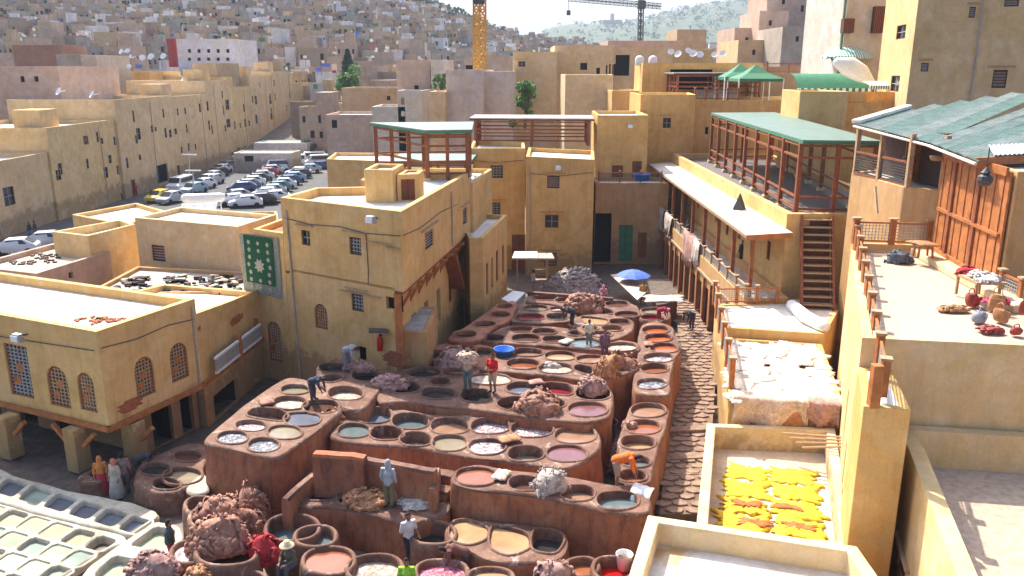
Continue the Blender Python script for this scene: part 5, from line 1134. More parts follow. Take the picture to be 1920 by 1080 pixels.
for j in range(7):
    for i in range(5):
        u, v_ = (i+.5+r0.uniform(-.2, .2))/5, (j+.4+r0.uniform(-.2, .2))/7
        a = Vector((8.85, 30.5))+(Vector((12.9, 29.9))-Vector((8.85, 30.5)))*u; b_ = Vector((10.35, 37.4))+(Vector((14.5, 36.8))-Vector((10.35, 37.4)))*u; p = a+(b_-a)*v_
        g = hide_shape(1.45, 1.2, 100+k, .18, .1, .02); o = g.build('white_hide', 'hide_white', smooth=True, local=True); o.location = (p.x, p.y, 3.33+.012*(k % 6)+.02); o.rotation_euler = (R(r0.uniform(-4, 4)), R(r0.uniform(-4, 4)), r0.uniform(0, 6.28))
        tag(o, 'whitish raw hide on the terrace, %s row from the front, %s' % (('first', 'second', 'third', 'fourth', 'fifth', 'sixth', 'rearmost')[j], ('leftmost', 'second from left', 'middle', 'second from right', 'rightmost')[i]), 'hide', 'white hides covering the terrace'); k += 1
def drape(name, label, pa, pb, z, out, drop, mt, seed, cat='hide', inn=.6, wav=.1):
    """skin hung over an edge from pa to pb: part lies on top, the rest falls with folds"""
    a, b_ = Vector(pa), Vector(pb); d = (b_-a).normalized(); nn_ = Vector(out).normalized(); g = MB(); m_ = 26; rows = []
    r0 = random.Random(seed); ph = r0.uniform(0, 9)
    for q, zz, oo in ((0, .04, -inn), (.5, .07, -inn*.5), (1, .05, -.05), (1.05, -.03, .06), (1.3, -drop*.3, .1), (1.6, -drop*.6, .13), (2, -drop, .12)):
        row = []
        for i in range(m_+1):
            u = i/m_; fold = math.sin(u*9+ph+q)*wav*(q-.9 if q > 1 else 0)+noise.noise(Vector((u*5, q*1.5, seed)))*.06; rag = r0.uniform(.8, 1.05) if q == 2 else 1
            sh = 1-(.1*abs(noise.noise(Vector((q*2, seed, 0)))))
            row.append((*(a+(b_-a)*((u-.5)*sh+.5)+nn_*(oo+fold)), z+zz*rag+(.03*noise.noise(Vector((u*6, q, seed+3))))))
        rows.append(row)
    g.loops(rows, closed=False); o = g.build(name, mt, smooth=True); s_ = o.modifiers.new('s', 'SOLIDIFY'); s_.thickness = .025
    return tag(o, label, cat)
fd = (12.9-8.65, 29.6-30.5); fn_ = (fd[1]*1, -fd[0]*1) if False else (-.2, -1)
drape('draped_hide', 'large tan hide hanging over the left front of the white hide terrace', (8.75, 30.35), (11.6, 29.75), 3.46, fn_, 1.25, 'hide_pale', 1, wav=.16)
drape('draped_hide', 'brown-orange hide hanging over the middle front of the hide terrace', (9.6, 30.2), (12.2, 29.7), 3.38, fn_, 1.85, 'hide_orange', 2, inn=.3, wav=.2)
drape('draped_hide', 'pink hide hanging over the right front of the hide terrace', (11.5, 29.8), (12.7, 29.5), 3.44, fn_, .9, 'hide_pink', 3)
drape('draped_hide', 'white and brown hide hung on the gallery rail at its far end', (12.42, 66.5), (12.42, 71), 4.85, (-1, 0), 2.0, 'hide_white', 4, inn=.1)
drape('draped_hide', 'pale spotted hide hung on the gallery rail beside the far end one', (12.42, 62.8), (12.42, 65.6), 4.85, (-1, 0), 1.6, 'hide_fleece', 5, inn=.1)
drape('draped_hide', 'pinkish hide hung over the middle of the gallery rail', (12.42, 54.6), (12.42, 58.4), 4.85, (-1, 0), 2.3, 'hide_pink', 6, inn=.1)
drape('draped_hide', 'narrow cream hide hung beside the pinkish one on the gallery rail', (12.4, 53.2), (12.4, 54.6), 4.85, (-1, 0), 1.7, 'hide_white', 7, inn=.1)
# poles and plank bundle at the foot of the hide terrace
for i in range(4):
    g = MB(); a = P(1470+i*12, 812+i*9, 2.6); g.tube([a, a+Vector((2.3, -1.2+.2*i, .35))], .045, 6); tag(g.build('pole', 'wood_pale'), 'thin pale pole leaning below the hide terrace, %s of four' % ('rearmost', 'second', 'third', 'nearest')[i], 'pole')
g = MB(); g.tube([P(1485, 572, 4.1), P(1512, 595, 4.15), P(1545, 612, 4.1)], [.3, .33, .3], 12); tag(g.build('rolled_mat', 'white_paint', smooth=True), 'thick pale rolled mat lying on the stair landing', 'roll')
# green carpet with generic medallions
A, B = (-13.3, 41.5), (-11.45, 40.32); L = math.hypot(B[0]-A[0], B[1]-A[1]); ux, uy = (B[0]-A[0])/L, (B[1]-A[1])/L
u0, z1 = PW(450, 436, A, B); u1, _ = PW(522, 436, A, B); _, z0 = PW(486, 551, A, B)
u1 = min(u1, L+.05); T = lambda u, z, d=.06: (A[0]+ux*u+uy*d, A[1]+uy*u-ux*d, z)
ct = thing('carpet', 'green carpet with cream medallions hanging on the ochre wall', 'carpet', T((u0+u1)/2, z0))
g = MB(); n_ = 14
for row in (0,): g.loops([[T(u0+(u1-u0)*i/n_, z1, .05+.03*math.sin(i*1.1)) for i in range(n_+1)], [T(u0+(u1-u0)*i/n_, (z0+z1)/2, .07+.04*math.sin(i*1.3)) for i in range(n_+1)], [T(u0+(u1-u0)*i/n_, z0, .06+.05*math.sin(i*1.2)) for i in range(n_+1)]][::-1], closed=False)
mat('carpet_border', (.25, .26, .2), .95, .5, 14, .3); mat('carpet_green', (.008, .07, .03), .95, .3, 10, .3); mat('carpet_cream', (.36, .34, .25), .95, .4, 14, .3)
g.build('border', 'carpet_border', ct)
g = MB(); w_ = u1-u0; bu = .13*w_; g.quad(T(u0+bu, z0+bu*1.6, .13), T(u1-bu, z0+bu*1.6, .13), T(u1-bu, z1-.05, .13), T(u0+bu, z1-.05, .13)); g.build('field', 'carpet_green', ct)
def rosette(uc, zc, r, n=8):
    g = MB(); pts = [T(uc+r*(1 if k % 2 else .62)*math.cos(math.pi*k/n), zc+r*(1 if k % 2 else .62)*math.sin(math.pi*k/n), .14) for k in range(2*n)]
    g.add(pts, [tuple(range(2*n))]); g.build('medallion', 'carpet_cream', ct)
zc = (z0+z1)/2; rosette((u0+u1)/2, zc, w_*.14, 8)
for sx in (-.24, .24):
    for k in range(-3, 4): rosette((u0+u1)/2+sx*w_*(1 if k else 1.15), zc+k*(z1-z0)*.125, w_*.05, 5)
for k in (-3, -2, 2, 3): rosette((u0+u1)/2, zc+k*(z1-z0)*.125, w_*.045, 5)
# ================================================================== SMALL THINGS ROUND THE HOUSES
def floodlight(label, px, py, A, B):
    u, z = PW(px, py, A, B); L = math.hypot(B[0]-A[0], B[1]-A[1]); ux, uy = (B[0]-A[0])/L, (B[1]-A[1])/L
    p = Vector((A[0]+ux*u, A[1]+uy*u, z)); o = Vector((uy, -ux, 0)); t = thing('floodlight', label, 'floodlight', p)
    g = MB(); g.bar(p, p+o*.35+Vector((0, 0, .05)), .06); g.build('bracket', 'iron', t)
    c = p+o*.45; g = MB(); g.box(c, (.5, .3, .34), math.atan2(uy, ux), taper=.75); h_ = g.build('housing', 'steel', t, bevel=.03)
    g = MB(); c2 = c+o*.16; g.box(c2-Vector((0, 0, .02)), (.4, .02, .24), math.atan2(uy, ux)); g.build('lens', 'chrome_light', h_)
floodlight('floodlight on the front of the arched dye house', 52, 627, (-30, 36.5), N0)
floodlight('floodlight high on the front of the tall house', 708, 409, LB_, Nn)
floodlight('floodlight near the top of the three window house', 1047, 314, (1.08, 64), (6.35, 63.6))
floodlight('small floodlight on the house with the roof vents, upper right of centre', 1180, 236, (7.35, 72), (11.75, 72))
u, z = PW(716, 640, LB_, NI); p = Vector((LB_[0]+(NI[0]-LB_[0])*u/L, 0, 0)) if 0 else None
Lq = math.hypot(NI[0]-LB_[0], NI[1]-LB_[1]); fx, fy = (NI[0]-LB_[0])/Lq, (NI[1]-LB_[1])/Lq; p = Vector((LB_[0]+fx*u+fy*.16, LB_[1]+fy*u-fx*.16, z))
mat('red_paint', (.55, .015, .01), .35, .1, 3, 0)
fe = thing('fire_extinguisher', 'red fire extinguisher under a little shelf on the tall house', 'extinguisher', p-Vector((0, 0, .4)))
g = MB(); g.lathe(p-Vector((0, 0, .42)), [(.02, 0), (.13, .01), (.13, .62), (.07, .72), (.04, .8), (.01, .82)], 14); g.build('cylinder', 'red_paint', fe, smooth=True)
g = MB(); g.bar(p+Vector((0, 0, .4)), p+Vector((.14, -.08, .36)), .05); g.tube([p+Vector((.05, -.05, .36)), p+Vector((.17, -.1, .1)), p+Vector((.15, -.1, -.1))], .018, 6); g.build('hose', 'rubber', fe)
g = MB(); g.prism([(p.x-.5, p.y+.1), (p.x-.4, p.y-.5), (p.x+.5, p.y-.55), (p.x+.45, p.y)], p.z+.62, p.z+.68); tag(g.build('shelf', 'iron'), 'thin dark shelf board above the fire extinguisher', 'shelf')
# lantern by the timber doors
p = PD(1848, 330, 26.5); ln = thing('lantern', 'round bronze lantern hanging in front of the timber doors', 'lantern', p-Vector((0, 0, .35)))
g = MB(); g.lathe(p-Vector((0, 0, .35)), [(.03, 0), (.16, .06), (.24, .2), (.22, .34), (.1, .42), (.16, .46), (.06, .58), (.02, .64)], 10); g.build('shade', 'iron', ln)
g = MB(); g.tube([p+Vector((0, 0, .25)), p+Vector((0, 0, .9))], .02, 5); g.build('chain', 'iron', ln)
# pole in front of balcony wall
g = MB(); a = PD(1641, 350, 37); g.bar(a, PD(1645, 400, 36.6), .09); tag(g.build('white_pipe', 'cream'), 'short cream pipe against the porch wall', 'pipe')
# plant pot and straw basket on the porch
p = PD(1708, 313, 37.2); pp = thing('potted_plant', 'green leafy plant in a red pot on the porch rail', 'plant', p)
g = MB(); g.lathe(p, [(.02, 0), (.11, .01), (.15, .26), (.12, .27), (.1, .2)], 12); g.build('flower_pot', 'red_paint', pp, smooth=True)
g = MB(); mat('leaf', (.05, .13, .03), .6, .4, 12, .1)
for k in range(70):
    a = rnd.uniform(0, 6.28); e = rnd.uniform(.1, 1.4); l = rnd.uniform(.2, .5); q = p+Vector((math.cos(a)*math.cos(e)*l, math.sin(a)*math.cos(e)*l, .25+math.sin(e)*l)); d = Vector((math.cos(a), math.sin(a), rnd.uniform(-.5, .4)))*.14; s_ = Vector((-math.sin(a), math.cos(a), 0))*.05
    g.quad(q-d*.5, q+s_, q+d*.8, q-s_)
g.build('leaves', 'leaf', pp)
p = PD(1757, 302, 34.9); g = MB(); g.lathe(p, [(.02, 0), (.28, .03), (.34, .2), (.3, .24), (.05, .1)], 16, sy=.4); tag(g.build('straw_basket', 'wood_pale', smooth=True), 'round straw basket hung by the timber doors', 'basket')
# --- table with hide, bags and goods on the terrace
p = P(1750, 478, 8.27)
tb = thing('low_stool', 'low wooden stool covered by a ginger hide on the terrace', 'stool', (17.0, 33.2, 8.5))
for sx, sy in ((-.3, -.22), (.3, -.22), (.3, .22), (-.3, .22)): g = MB(); g.bar((17+sx, 33.2+sy, 8.5), (17+sx*.85, 33.2+sy*.85, 9.0), .07); g.build('leg', 'wood_orange', tb)
g = MB(); g.box((17, 33.2, 9.02), (.85, .62, .06)); g.build('seat', 'wood_pale', tb)
g = hide_shape(1.2, .9, 77, .12, .1); o = g.build('hide', 'hide_orange', smooth=True, local=True); o.location = (17, 33.2, 9.05); o.rotation_euler = (0, R(6), .3); tag(o, 'ginger hide thrown over the low stool on the terrace', 'hide')
def lump(name, label, c, sx, sy, sz, mt, seed, cat, rz=0):
    bm = bmesh.new(); bmesh.ops.create_icosphere(bm, subdivisions=4, radius=1); g = MB(); s = Vector((seed*2.3, seed, 0)); vs = []
    for v in bm.verts:
        d = v.co.normalized(); r = 1+noise.noise(d*1.5+s)*.3+(1-abs(noise.noise(d*3+s))*2)*.1; x, y = d.x*sx*r, d.y*sy*r; zz = d.z*sz*r
        if zz < 0: zz *= .3
        vs.append((x*math.cos(rz)-y*math.sin(rz), x*math.sin(rz)+y*math.cos(rz), zz))
    g.add(vs, [[v.index for v in f.verts] for f in bm.faces]); bm.free(); o = g.build(name, mt, smooth=True, local=True); o.location = c; return tag(o, label, cat)
mat('jacket_grey', (.12, .13, .15), .9, .3, 6, .3); mat('pink_cloth', (.6, .05, .14), .8, .3, 6, .3); mat('leather_red', (.32, .05, .03), .55, .4, 6, .3); mat('leather_tan', (.42, .2, .08), .6, .4, 6, .3); mat('steel_bag', (.25, .25, .27), .4, .3, 6, .2)
heap('jacket', 'dark grey jacket heap beside the low stool', 960, 700, 8.3, .55, .4, .45, 'jacket_grey', 44, 'jacket').location = (16.1, 33.4, 8.3)
bx = thing('goods_table', 'low table of cream skins with straps at the terrace edge', 'table', (16.2, 27.6, 8.5))
for sx, sy in ((-.4, -.6), (.4, -.6), (.4, .6), (-.4, .6)): g = MB(); g.bar((16.2+sx, 27.6+sy, 8.27), (16.2+sx, 27.6+sy, 8.95), .08); g.build('leg', 'wood_pale', bx)
g = MB(); g.box((16.2, 27.6, 9.0), (1.0, 1.5, .08)); g.build('table_top', 'wood_pale', bx)
heap('skin_pile', 'cream skins heaped on the low table', 960, 700, 9, .5, .6, .2, 'hide_white', 45, 'skins').location = (16.2, 27.4, 9.06)
heap('red_cloth', 'crumpled red cloth on the far end of the low table', 960, 700, 9, .36, .3, .22, 'hide_red', 46, 'cloth').location = (16.1, 28.2, 9.05)
def bag(label, c, w, d, h, mt, rz, tilt=0):
    t = thing('leather_bag', label, 'bag', c, None, rz); g = MB(); n = 20; L = []
    for zz, k in ((0, .8), (.04, .95), (h*.4, 1.05), (h*.8, .92), (h, .7)): L.append([(w/2*k*math.copysign(abs(math.cos(2*math.pi*i/n))**.7, math.cos(2*math.pi*i/n)), d/2*k*math.copysign(abs(math.sin(2*math.pi*i/n))**.7, math.sin(2*math.pi*i/n))+tilt*zz, zz+.02*noise.noise(Vector((i*.4, zz*5, w*9)))) for i in range(n)])
    g.loops(L); g.add(L[-1], [tuple(range(n))]); g.build('body', mt, t, smooth=True, local=True)
    g = MB(); g.tube([(-w*.28, tilt*h, h*.95), (-w*.24, tilt*h, h*1.35), (0, tilt*h, h*1.5), (w*.24, tilt*h, h*1.35), (w*.28, tilt*h, h*.95)], .018, 6); g.build('handle', mt, t, smooth=True, local=True)
    g = MB(); g.box((0, -d*.47, h*.6), (w*.8, .03, h*.45)); g.build('flap', mt, t, local=True, bevel=.012)
bag('dark red leather bag slumped below the low table', (15.6, 26.7, 8.27), .55, .3, .4, 'leather_red', .5, .3)
bag('silver-grey round bag on the terrace floor', (14.8, 24.9, 8.27), .5, .42, .32, 'steel_bag', .9)
bag('tan leather bag beside the silver-grey bag', (15.5, 24.9, 8.27), .5, .26, .42, 'leather_tan', 1.9, .2)
bag('red leather bag leaning at the right picture edge', (16.3, 24.9, 8.5), .5, .26, .45, 'leather_red', 2.4, .3)
bag('small rust leather pouch nearest the terrace wall', (15.2, 23.6, 8.27), .36, .22, .22, 'leather_red', .2)
bag('tall tan satchel in the middle of the leather goods', (15.9, 25.9, 8.35), .5, .24, .5, 'leather_tan', -.5, .35)
HW = lambda lb_, x, y, rx, ry, h_, mt_, sd__, cat: (lambda o: setattr(o, 'location', (x, y, 8.3 if x < 15.7 else 8.5)))(heap('folded_cloth' if cat == 'cloth' else 'belt_pile', lb_, 960, 700, 8.3, rx, ry, h_, mt_, sd__, cat, rough=1))
HW('bright pink folded cloth among the leather goods', 16.1, 26.3, .38, .26, .22, 'pink_cloth', 41, 'cloth')
HW('pile of pale leather belts farthest left of the goods', 14.7, 26.2, .5, .22, .12, 'leather_tan', 42, 'belts')
HW('pile of rust-red belts in front of the goods', 14.6, 23.9, .38, .25, .12, 'leather_red', 43, 'belts')
# hut stall at the back, blue basin, boards, buckets
p = P(1003, 545, .2); hs_ = thing('stall', 'small hut stall with slanted pale awning against the three window house', 'stall', (p.x, p.y, 0))
for dx_, dy_ in ((-1.3, 0), (.9, 0), (.9, 1.4), (-1.3, 1.4)): g = MB(); g.bar((p.x+dx_, p.y+dy_, 0), (p.x+dx_, p.y+dy_, 2.7), .12); g.build('post', 'wood_pale', hs_)
g = MB(); g.prism([(p.x-1.7, p.y-.6), (p.x+.2, p.y-.6), (p.x+.2, p.y+1.6), (p.x-1.5, p.y+1.6)], 2.72, 2.82); g.build('awning', 'roof_lime', hs_)
g = MB(); g.prism([(p.x+.25, p.y-.2), (p.x+1.4, p.y-.2), (p.x+1.3, p.y+1.6), (p.x+.25, p.y+1.6)], 2.6, 2.7); g.build('awning', 'roof_grey', hs_)
for z in (.9, 1.6): g = MB(); g.box((p.x+.5, p.y+.5, z), (.9, .8, .06)); g.build('shelf', 'wood_pale', hs_)
def tub(label, c, r, h, mt, cat='tub', name='tub', sx=1):
    g = MB(); g.lathe(c, [(.01, .02), (r*.8, 0), (r, h), (r*1.06, h+.02), (r*.95, h), (r*.76, .05), (.01, .05)], 16, sx=sx); return tag(g.build(name, mt, smooth=True), label, cat)
mat('blue_plastic', (.04, .17, .6), .35, .15, 4, 0); mat('dark_plastic', (.05, .055, .07), .4, .3, 5, 0)
tub('blue plastic basin on the corner balcony', PD(1203, 338, 68.5), .75, .5, 'blue_plastic')
tub('tall dark barrel standing right of the long vat block', P(1137, 852, .3), .42, 1.5, 'dark_plastic', 'barrel', 'barrel')
b = tub('white tub tipped into the red dye vat', P(1170, 1066, .98), .26, .5, 'white_paint')
tub('blue-grey tub among the shaded vats behind the red-shirted worker', P(945, 665, 2.5), .5, .3, 'blue_plastic')
drape('plastic_sheet', 'white plastic bag hanging into the grey pit at the right end of the front block', (4.0, 24.9), (4.6, 24.5), 2.38, (-.5, -1), .5, 'white_paint', 12, 'sheet', .4)
# stall goods near the parasol: leather sheet, white skin on table
def slab(name, label, pts, z, mt, cat, th=.05, dz=0):
    g = MB(); q = [P(x, y, z) for x, y in pts]; q = ccw([(p.x, p.y) for p in q]); g.prism(q, z-th, z); return tag(g.build(name, mt, bevel=.01), label, cat)
slab('leather_sheet', 'big tan leather sheet stretched under the blue parasol', [(1145, 515), (1172, 510), (1215, 545), (1195, 562)], 1.4, 'hide_pale', 'leather')
g = hide_shape(2.6, 1.7, 91, .2, .12); o = g.build('white_skin', 'hide_white', smooth=True, local=True); o.location = P(1246, 560, 1.6); tag(o, 'whole white skin spread on the bench at the alley head', 'skin')
slab('bench', 'rough bench under the whole white skin', [(1222, 556), (1262, 552), (1270, 566), (1232, 572)], 1.55, 'wood_dark', 'bench', 1.2)
slab('white_board', 'tilted white board left of the rearmost vats', [(940, 560), (962, 545), (985, 548), (962, 570)], 2.6, 'white_paint', 'board', .08)
# solar tank on its stand, left roofs
p = P(380, 402, 5.6); ss = thing('water_heater', 'long white solar water tank on a white frame on the left roofs', 'water heater', (p.x, p.y, 5.35))
g = MB(); a, b_ = PD(348, 372, p.y), PD(414, 370, p.y); g.tube([a, b_], .34, 16); g.build('tank', 'white_paint', ss, smooth=True)
g = MB(); g.quad(a+Vector((0, -.7, -.3)), b_+Vector((0, -.7, -.3)), b_+Vector((0, -1.6, -1.1)), a+Vector((0, -1.6, -1.1))); o = g.build('solar_panel', 'galv', ss); o.modifiers.new('s', 'SOLIDIFY').thickness = .08
for i in range(4):
    q = a+(b_-a)*(.06+.29*i)
    for dy_ in (-.9, .4): g = MB(); g.bar((q.x, q.y+dy_, 5.3), (q.x, q.y+dy_, q.z-.35), .07); g.build('leg', 'white_paint', ss)
for i in (1, 2): g = MB(); g.bar((a.x+(b_.x-a.x)*(.06+.29*i), a.y-.9, 5.4), (a.x+(b_.x-a.x)*(.35+.29*(2-i)*1.0)-.0, a.y-.9, a.z-.7), .05); g.build('brace', 'white_paint', ss)
for i in range(1): pass
# rubble and dark cloth strips on the low roof
g = MB()
for k in range(150):
    x, y = rnd.uniform(-22, -14.8), rnd.uniform(42.2, 46); g.box((x, y, 4.5), (rnd.uniform(.15, .6), rnd.uniform(.1, .3), rnd.uniform(.05, .2)), rnd.uniform(0, 3), rnd.choice((0, 0, 1, 2)))
g.build('roof_clutter', ['dark', 'roof_dirty', 'wood_dark'], kind='stuff')
g = MB()
for k in range(45):
    p = P(rnd.uniform(20, 130), rnd.uniform(472, 495), 4.95); g.box(p, (rnd.uniform(.1, .4), rnd.uniform(.1, .2), .08), rnd.uniform(0, 3))
g.build('roof_litter', 'wood_dark', kind='stuff')
# hanging scraps over the pit houses, wall planks
for i in range(3):
    g = MB(); p = P(1250+i*14, 565+i*18, .6)
# green far wall cabinets: small cone vent on the awning roof
g = MB(); p = Vector((14.1, 50.5, 7.6)); g.lathe(p, [(.42, 0), (.4, .1), (.03, 1.0)], 4); tag(g.build('roof_vent', 'iron'), 'small dark pyramid vent on the gallery awning', 'vent')
# ================================================================== FAR CITY, HILL TREES, CRANES
PROT = []
mat('dark_red', (.3, .03, .03), .8, .2, 1)
def proto_house(k, mt, w, d, h, style):
    r0 = random.Random(100+k)
    t = thing('hill_house', 'x', 'house', (0, 0, -300)); x, y = w/2, d/2
    fp = [(-x, -y), (x, -y), (x, y), (-x, y)]
    g = MB(); g.loops([[(*p, -9) for p in fp], [(*p, h) for p in fp], [(p[0]*.94, p[1]*.94, h) for p in fp], [(p[0]*.94, p[1]*.94, h-.6) for p in fp]])
    if style % 3 == 0: g.prism([(-x+.2, y-3.2), (-x+3.4, y-3.2), (-x+3.4, y-.2), (-x+.2, y-.2)], h-.6, h+2.3)
    if style % 3 == 1: g.prism([(0, -y+.3), (x-.4, -y+.3), (x-.4, y-.3), (0, y-.3)], h-.6, h+2.7)
    if style % 4 == 2: g.prism([(x, -y+1), (x+3, -y+1), (x+3, y-.5), (x, y-.5)], -9, h*.6)
    g.build('wall', mt, t, local=True)
    g = MB(); g.add([(p[0]*.94, p[1]*.94, h-.55) for p in fp], [(0, 1, 2, 3)]); g.build('roof', r0.choice(['roof_grey', 'roof_dirty', 'roof_lime', 'roof_grey']), t, local=True)
    n = r0.choice((3, 3, 4, 5))
    for j in range(3):
        for i in range(n):
            if r0.random() < .25: continue
            u = -x+w*(i+.5+r0.uniform(-.15, .15))/n; z = h-2.2-j*2.9-r0.uniform(0, .4); ww, hh = r0.uniform(.35, .6), r0.uniform(.5, .85)
            g = MB(); g.box((u, -y-.0, z), (ww*1.7, .1, hh*1.9)); g.build('window', 'dark', t, local=True)
            if i < 2 and r0.random() < .7: g = MB(); g.box((x, u*d/w, z), (.1, ww*1.7, hh*1.9)); g.build('window', 'dark', t, local=True)
    if r0.random() < .6:
        g = MB(); c = (r0.uniform(-x*.6, x*.6), -y*.5, h+.5); g.lathe((0, 0, 0), [(.02, 0), (.35, .06), (.5, .17)], 8)
        q = g.build('satellite_dish', 'white_paint', t, local=True); q.location = c; q.rotation_euler = (R(60), 0, R(30))
    return t
mts = ['far_ochre', 'far_pink', 'far_brown', 'far_grey', 'far_pink', 'far_brown', 'far_ochre', 'far_white', 'far_brown', 'brickish']
plaster('far_ochre2', (.5, .38, .25), .4)
plaster('brickish', (.33, .17, .11), .4)
words_ = {'far_ochre': 'ochre', 'far_pink': 'pinkish', 'far_brown': 'brown', 'far_grey': 'grey', 'far_white': 'whitewashed', 'brickish': 'rust-brown'}
for k, (w, d, h) in enumerate(((9, 8, 7), (8, 9, 8.5), (11, 9, 6.5), (7, 8, 9), (10, 10, 8), (8, 7, 6), (12, 9, 7.5), (7, 7, 7), (9, 11, 9), (10, 8, 6))):
    PROT.append((proto_house(k, mts[k], w, d, h, k), mts[k], w, d, h))
spots = []
r0 = random.Random(11); y = 92.
while y < 590:
    px0, px1 = -60, 1470
    st = 7.4 if y < 330 else 9.5
    x = (px0-960)/1594*y
    while x < (px1-960)/1594*y:
        px = azpx(x, y)
        ok = (x < -66 and y < 190) or (y >= 190 and px < 640) or (y > 150 and 600 <= px < 760) or (y > 165 and 760 <= px < 1330) or (y > 190 and px >= 1330)
        if px > 960 and y > 420 and r0.random() < .35: ok = False
        edge = lerp_tab([(0, 620), (540, 600), (620, 545), (750, 500), (850, 480), (950, 590), (1500, 590)], px)
        if ok and y < edge and r0.random() < .93: spots.append((x+r0.uniform(-1.8, 1.8), y+r0.uniform(-2, 2)))
        x += st+r0.uniform(-.5, 2.2)
    y += 7.6+y*.009
def front_rank(s): return s[1]
spots.sort(key=front_rank)
used = set(); houses = spots[:292]; rest = spots[292:]
plc = {0: 'low on the slope behind the street houses', 1: 'midway up the old town slope', 2: 'high up the packed old town slope'}
for i, (x, y) in enumerate(houses):
    k = r0.randrange(10); t, mt, w, d, h = PROT[k]; z = max(0, hill(x, y))
    lab = 'flat-roofed %s house packed in the old town %s' % (words_[mt], plc[0 if y < 150 else 1 if y < 215 else 2] if azpx(x, y) < 700 else 'behind the blank grey-pink blocks')
    grp = 'far flat-roofed %s houses' % words_[mt]
    rz = r0.choice((0, 0, .15, -.2, .35, -.4, 1.2))+r0.uniform(-.1, .1); s_ = r0.uniform(.62, .98); sc_ = (s_, s_, r0.uniform(.7, 1.1))
    if k in used: copy_tree(t, (x, y, z), rz, lab, grp, sc_)
    else: t.location = (x, y, z); t.rotation_euler = (0, 0, rz); t.scale = sc_; t['label'] = lab; t['group'] = grp; used.add(k)
for k in range(10):
    if k not in used: bpy.data.objects.remove(PROT[k][0])
mmap = ['far_ochre', 'far_pink', 'far_brown', 'far_grey', 'far_white', 'brickish', 'dark', 'roof_grey', 'roof_lime', 'green_sheet']
g = MB()
def rbox(cx, cy, z0, z1, w, d, rz, mi, win=True, roof=7):
    cr, sr = math.cos(rz), math.sin(rz); T = lambda u, v_, z: (cx+u*cr-v_*sr, cy+u*sr+v_*cr, z)
    b_ = [T(-w/2, -d/2, z0), T(w/2, -d/2, z0), T(w/2, d/2, z0), T(-w/2, d/2, z0)]; tt = [(p[0], p[1], z1) for p in b_]
    g.loops([b_, tt], mi); g.add([T(-w/2, -d/2, z1-.02), T(w/2, -d/2, z1-.02), T(w/2, d/2, z1-.02), T(-w/2, d/2, z1-.02)], [(0, 1, 2, 3)], roof)
    if win:
        for j in range(2):
            for i in range(3):
                if r0.random() < .35: continue
                u = -w/2+w*(i+.5+r0.uniform(-.2, .2))/3; zz = z1-2-j*2.7; ww, hh = r0.uniform(.35, .6), r0.uniform(.5, .8)
                q = [T(u-ww, -d/2-.06, zz-hh), T(u+ww, -d/2-.06, zz-hh), T(u+ww, -d/2-.06, zz+hh), T(u-ww, -d/2-.06, zz+hh)]; g.add(q, [(0, 1, 2, 3)], 6)
                if i == 1: g.add([T(w/2+.06, p_[0], p_[1]) for p_ in ((-ww, zz-hh), (ww, zz-hh), (ww, zz+hh), (-ww, zz+hh))], [(0, 1, 2, 3)], 6)
more = []
for x, y in rest:
    more.append((x, y))
    for _ in range(2 if y > 230 else 1): more.append((x+r0.uniform(-6, 6), y+r0.uniform(-5, 5)))
for x, y in more:
    z = hill(x, y); w, d, h = r0.uniform(3.2, 8), r0.uniform(4, 7), r0.uniform(3.5, 8.5); rz = r0.choice((0, .2, -.3, .5, 1.1))+r0.uniform(-.1, .1)
    mi = r0.choice((0, 0, 0, 1, 1, 2, 2, 3, 3, 3, 4, 5)); rf = r0.choice((7, 7, 8, 8, 4, 2)) if r0.random() > .03 else 9
    rbox(x, y, z-6, z+h, w, d, rz, mi, True, rf)
    if r0.random() < .55: rbox(x+r0.uniform(-2, 2), y+r0.uniform(-2, 2), z+h-.1, z+h+r0.uniform(1.2, 3), r0.uniform(1.5, 4.5), r0.uniform(2, 4), rz, r0.choice((0, 1, 2, 3, 4)), False, 7)
g.build('far_houses', mmap, kind='stuff', local=True)
# dishes scattered on the far roofs: too many and too small to count
g = MB()
for x, y in rest+houses:
    if r0.random() < .5:
        z = hill(x, y)+r0.uniform(6, 9.5); c = (x+r0.uniform(-3, 3), y-3, z); rr = r0.uniform(.3, .6)
        g.add([(c[0]+rr*math.cos(a), c[1]-.2*math.sin(a), c[2]+rr*math.sin(a)) for a in [i*math.pi/3 for i in range(6)]], [tuple(range(6))])
for x, y in rest+houses:
    z = hill(x, y)+r0.uniform(6, 9.5)
    if r0.random() < .6: g.box((x+r0.uniform(-3, 3), y-r0.uniform(1, 3), z), (r0.uniform(.5, 2.2), .15, r0.uniform(.5, 1.1)), r0.uniform(-.3, .3), r0.choice((0, 0, 1, 2, 3, 4)))
    if r0.random() < .4: g.bar((x, y-3, z-1), (x, y-3, z+2.2), .09, .09, 4)
g.build('rooftop_clutter', ['white_paint', 'dark_red', 'blue_cloth', 'green_canvas', 'wood_dark'], kind='stuff', local=True)
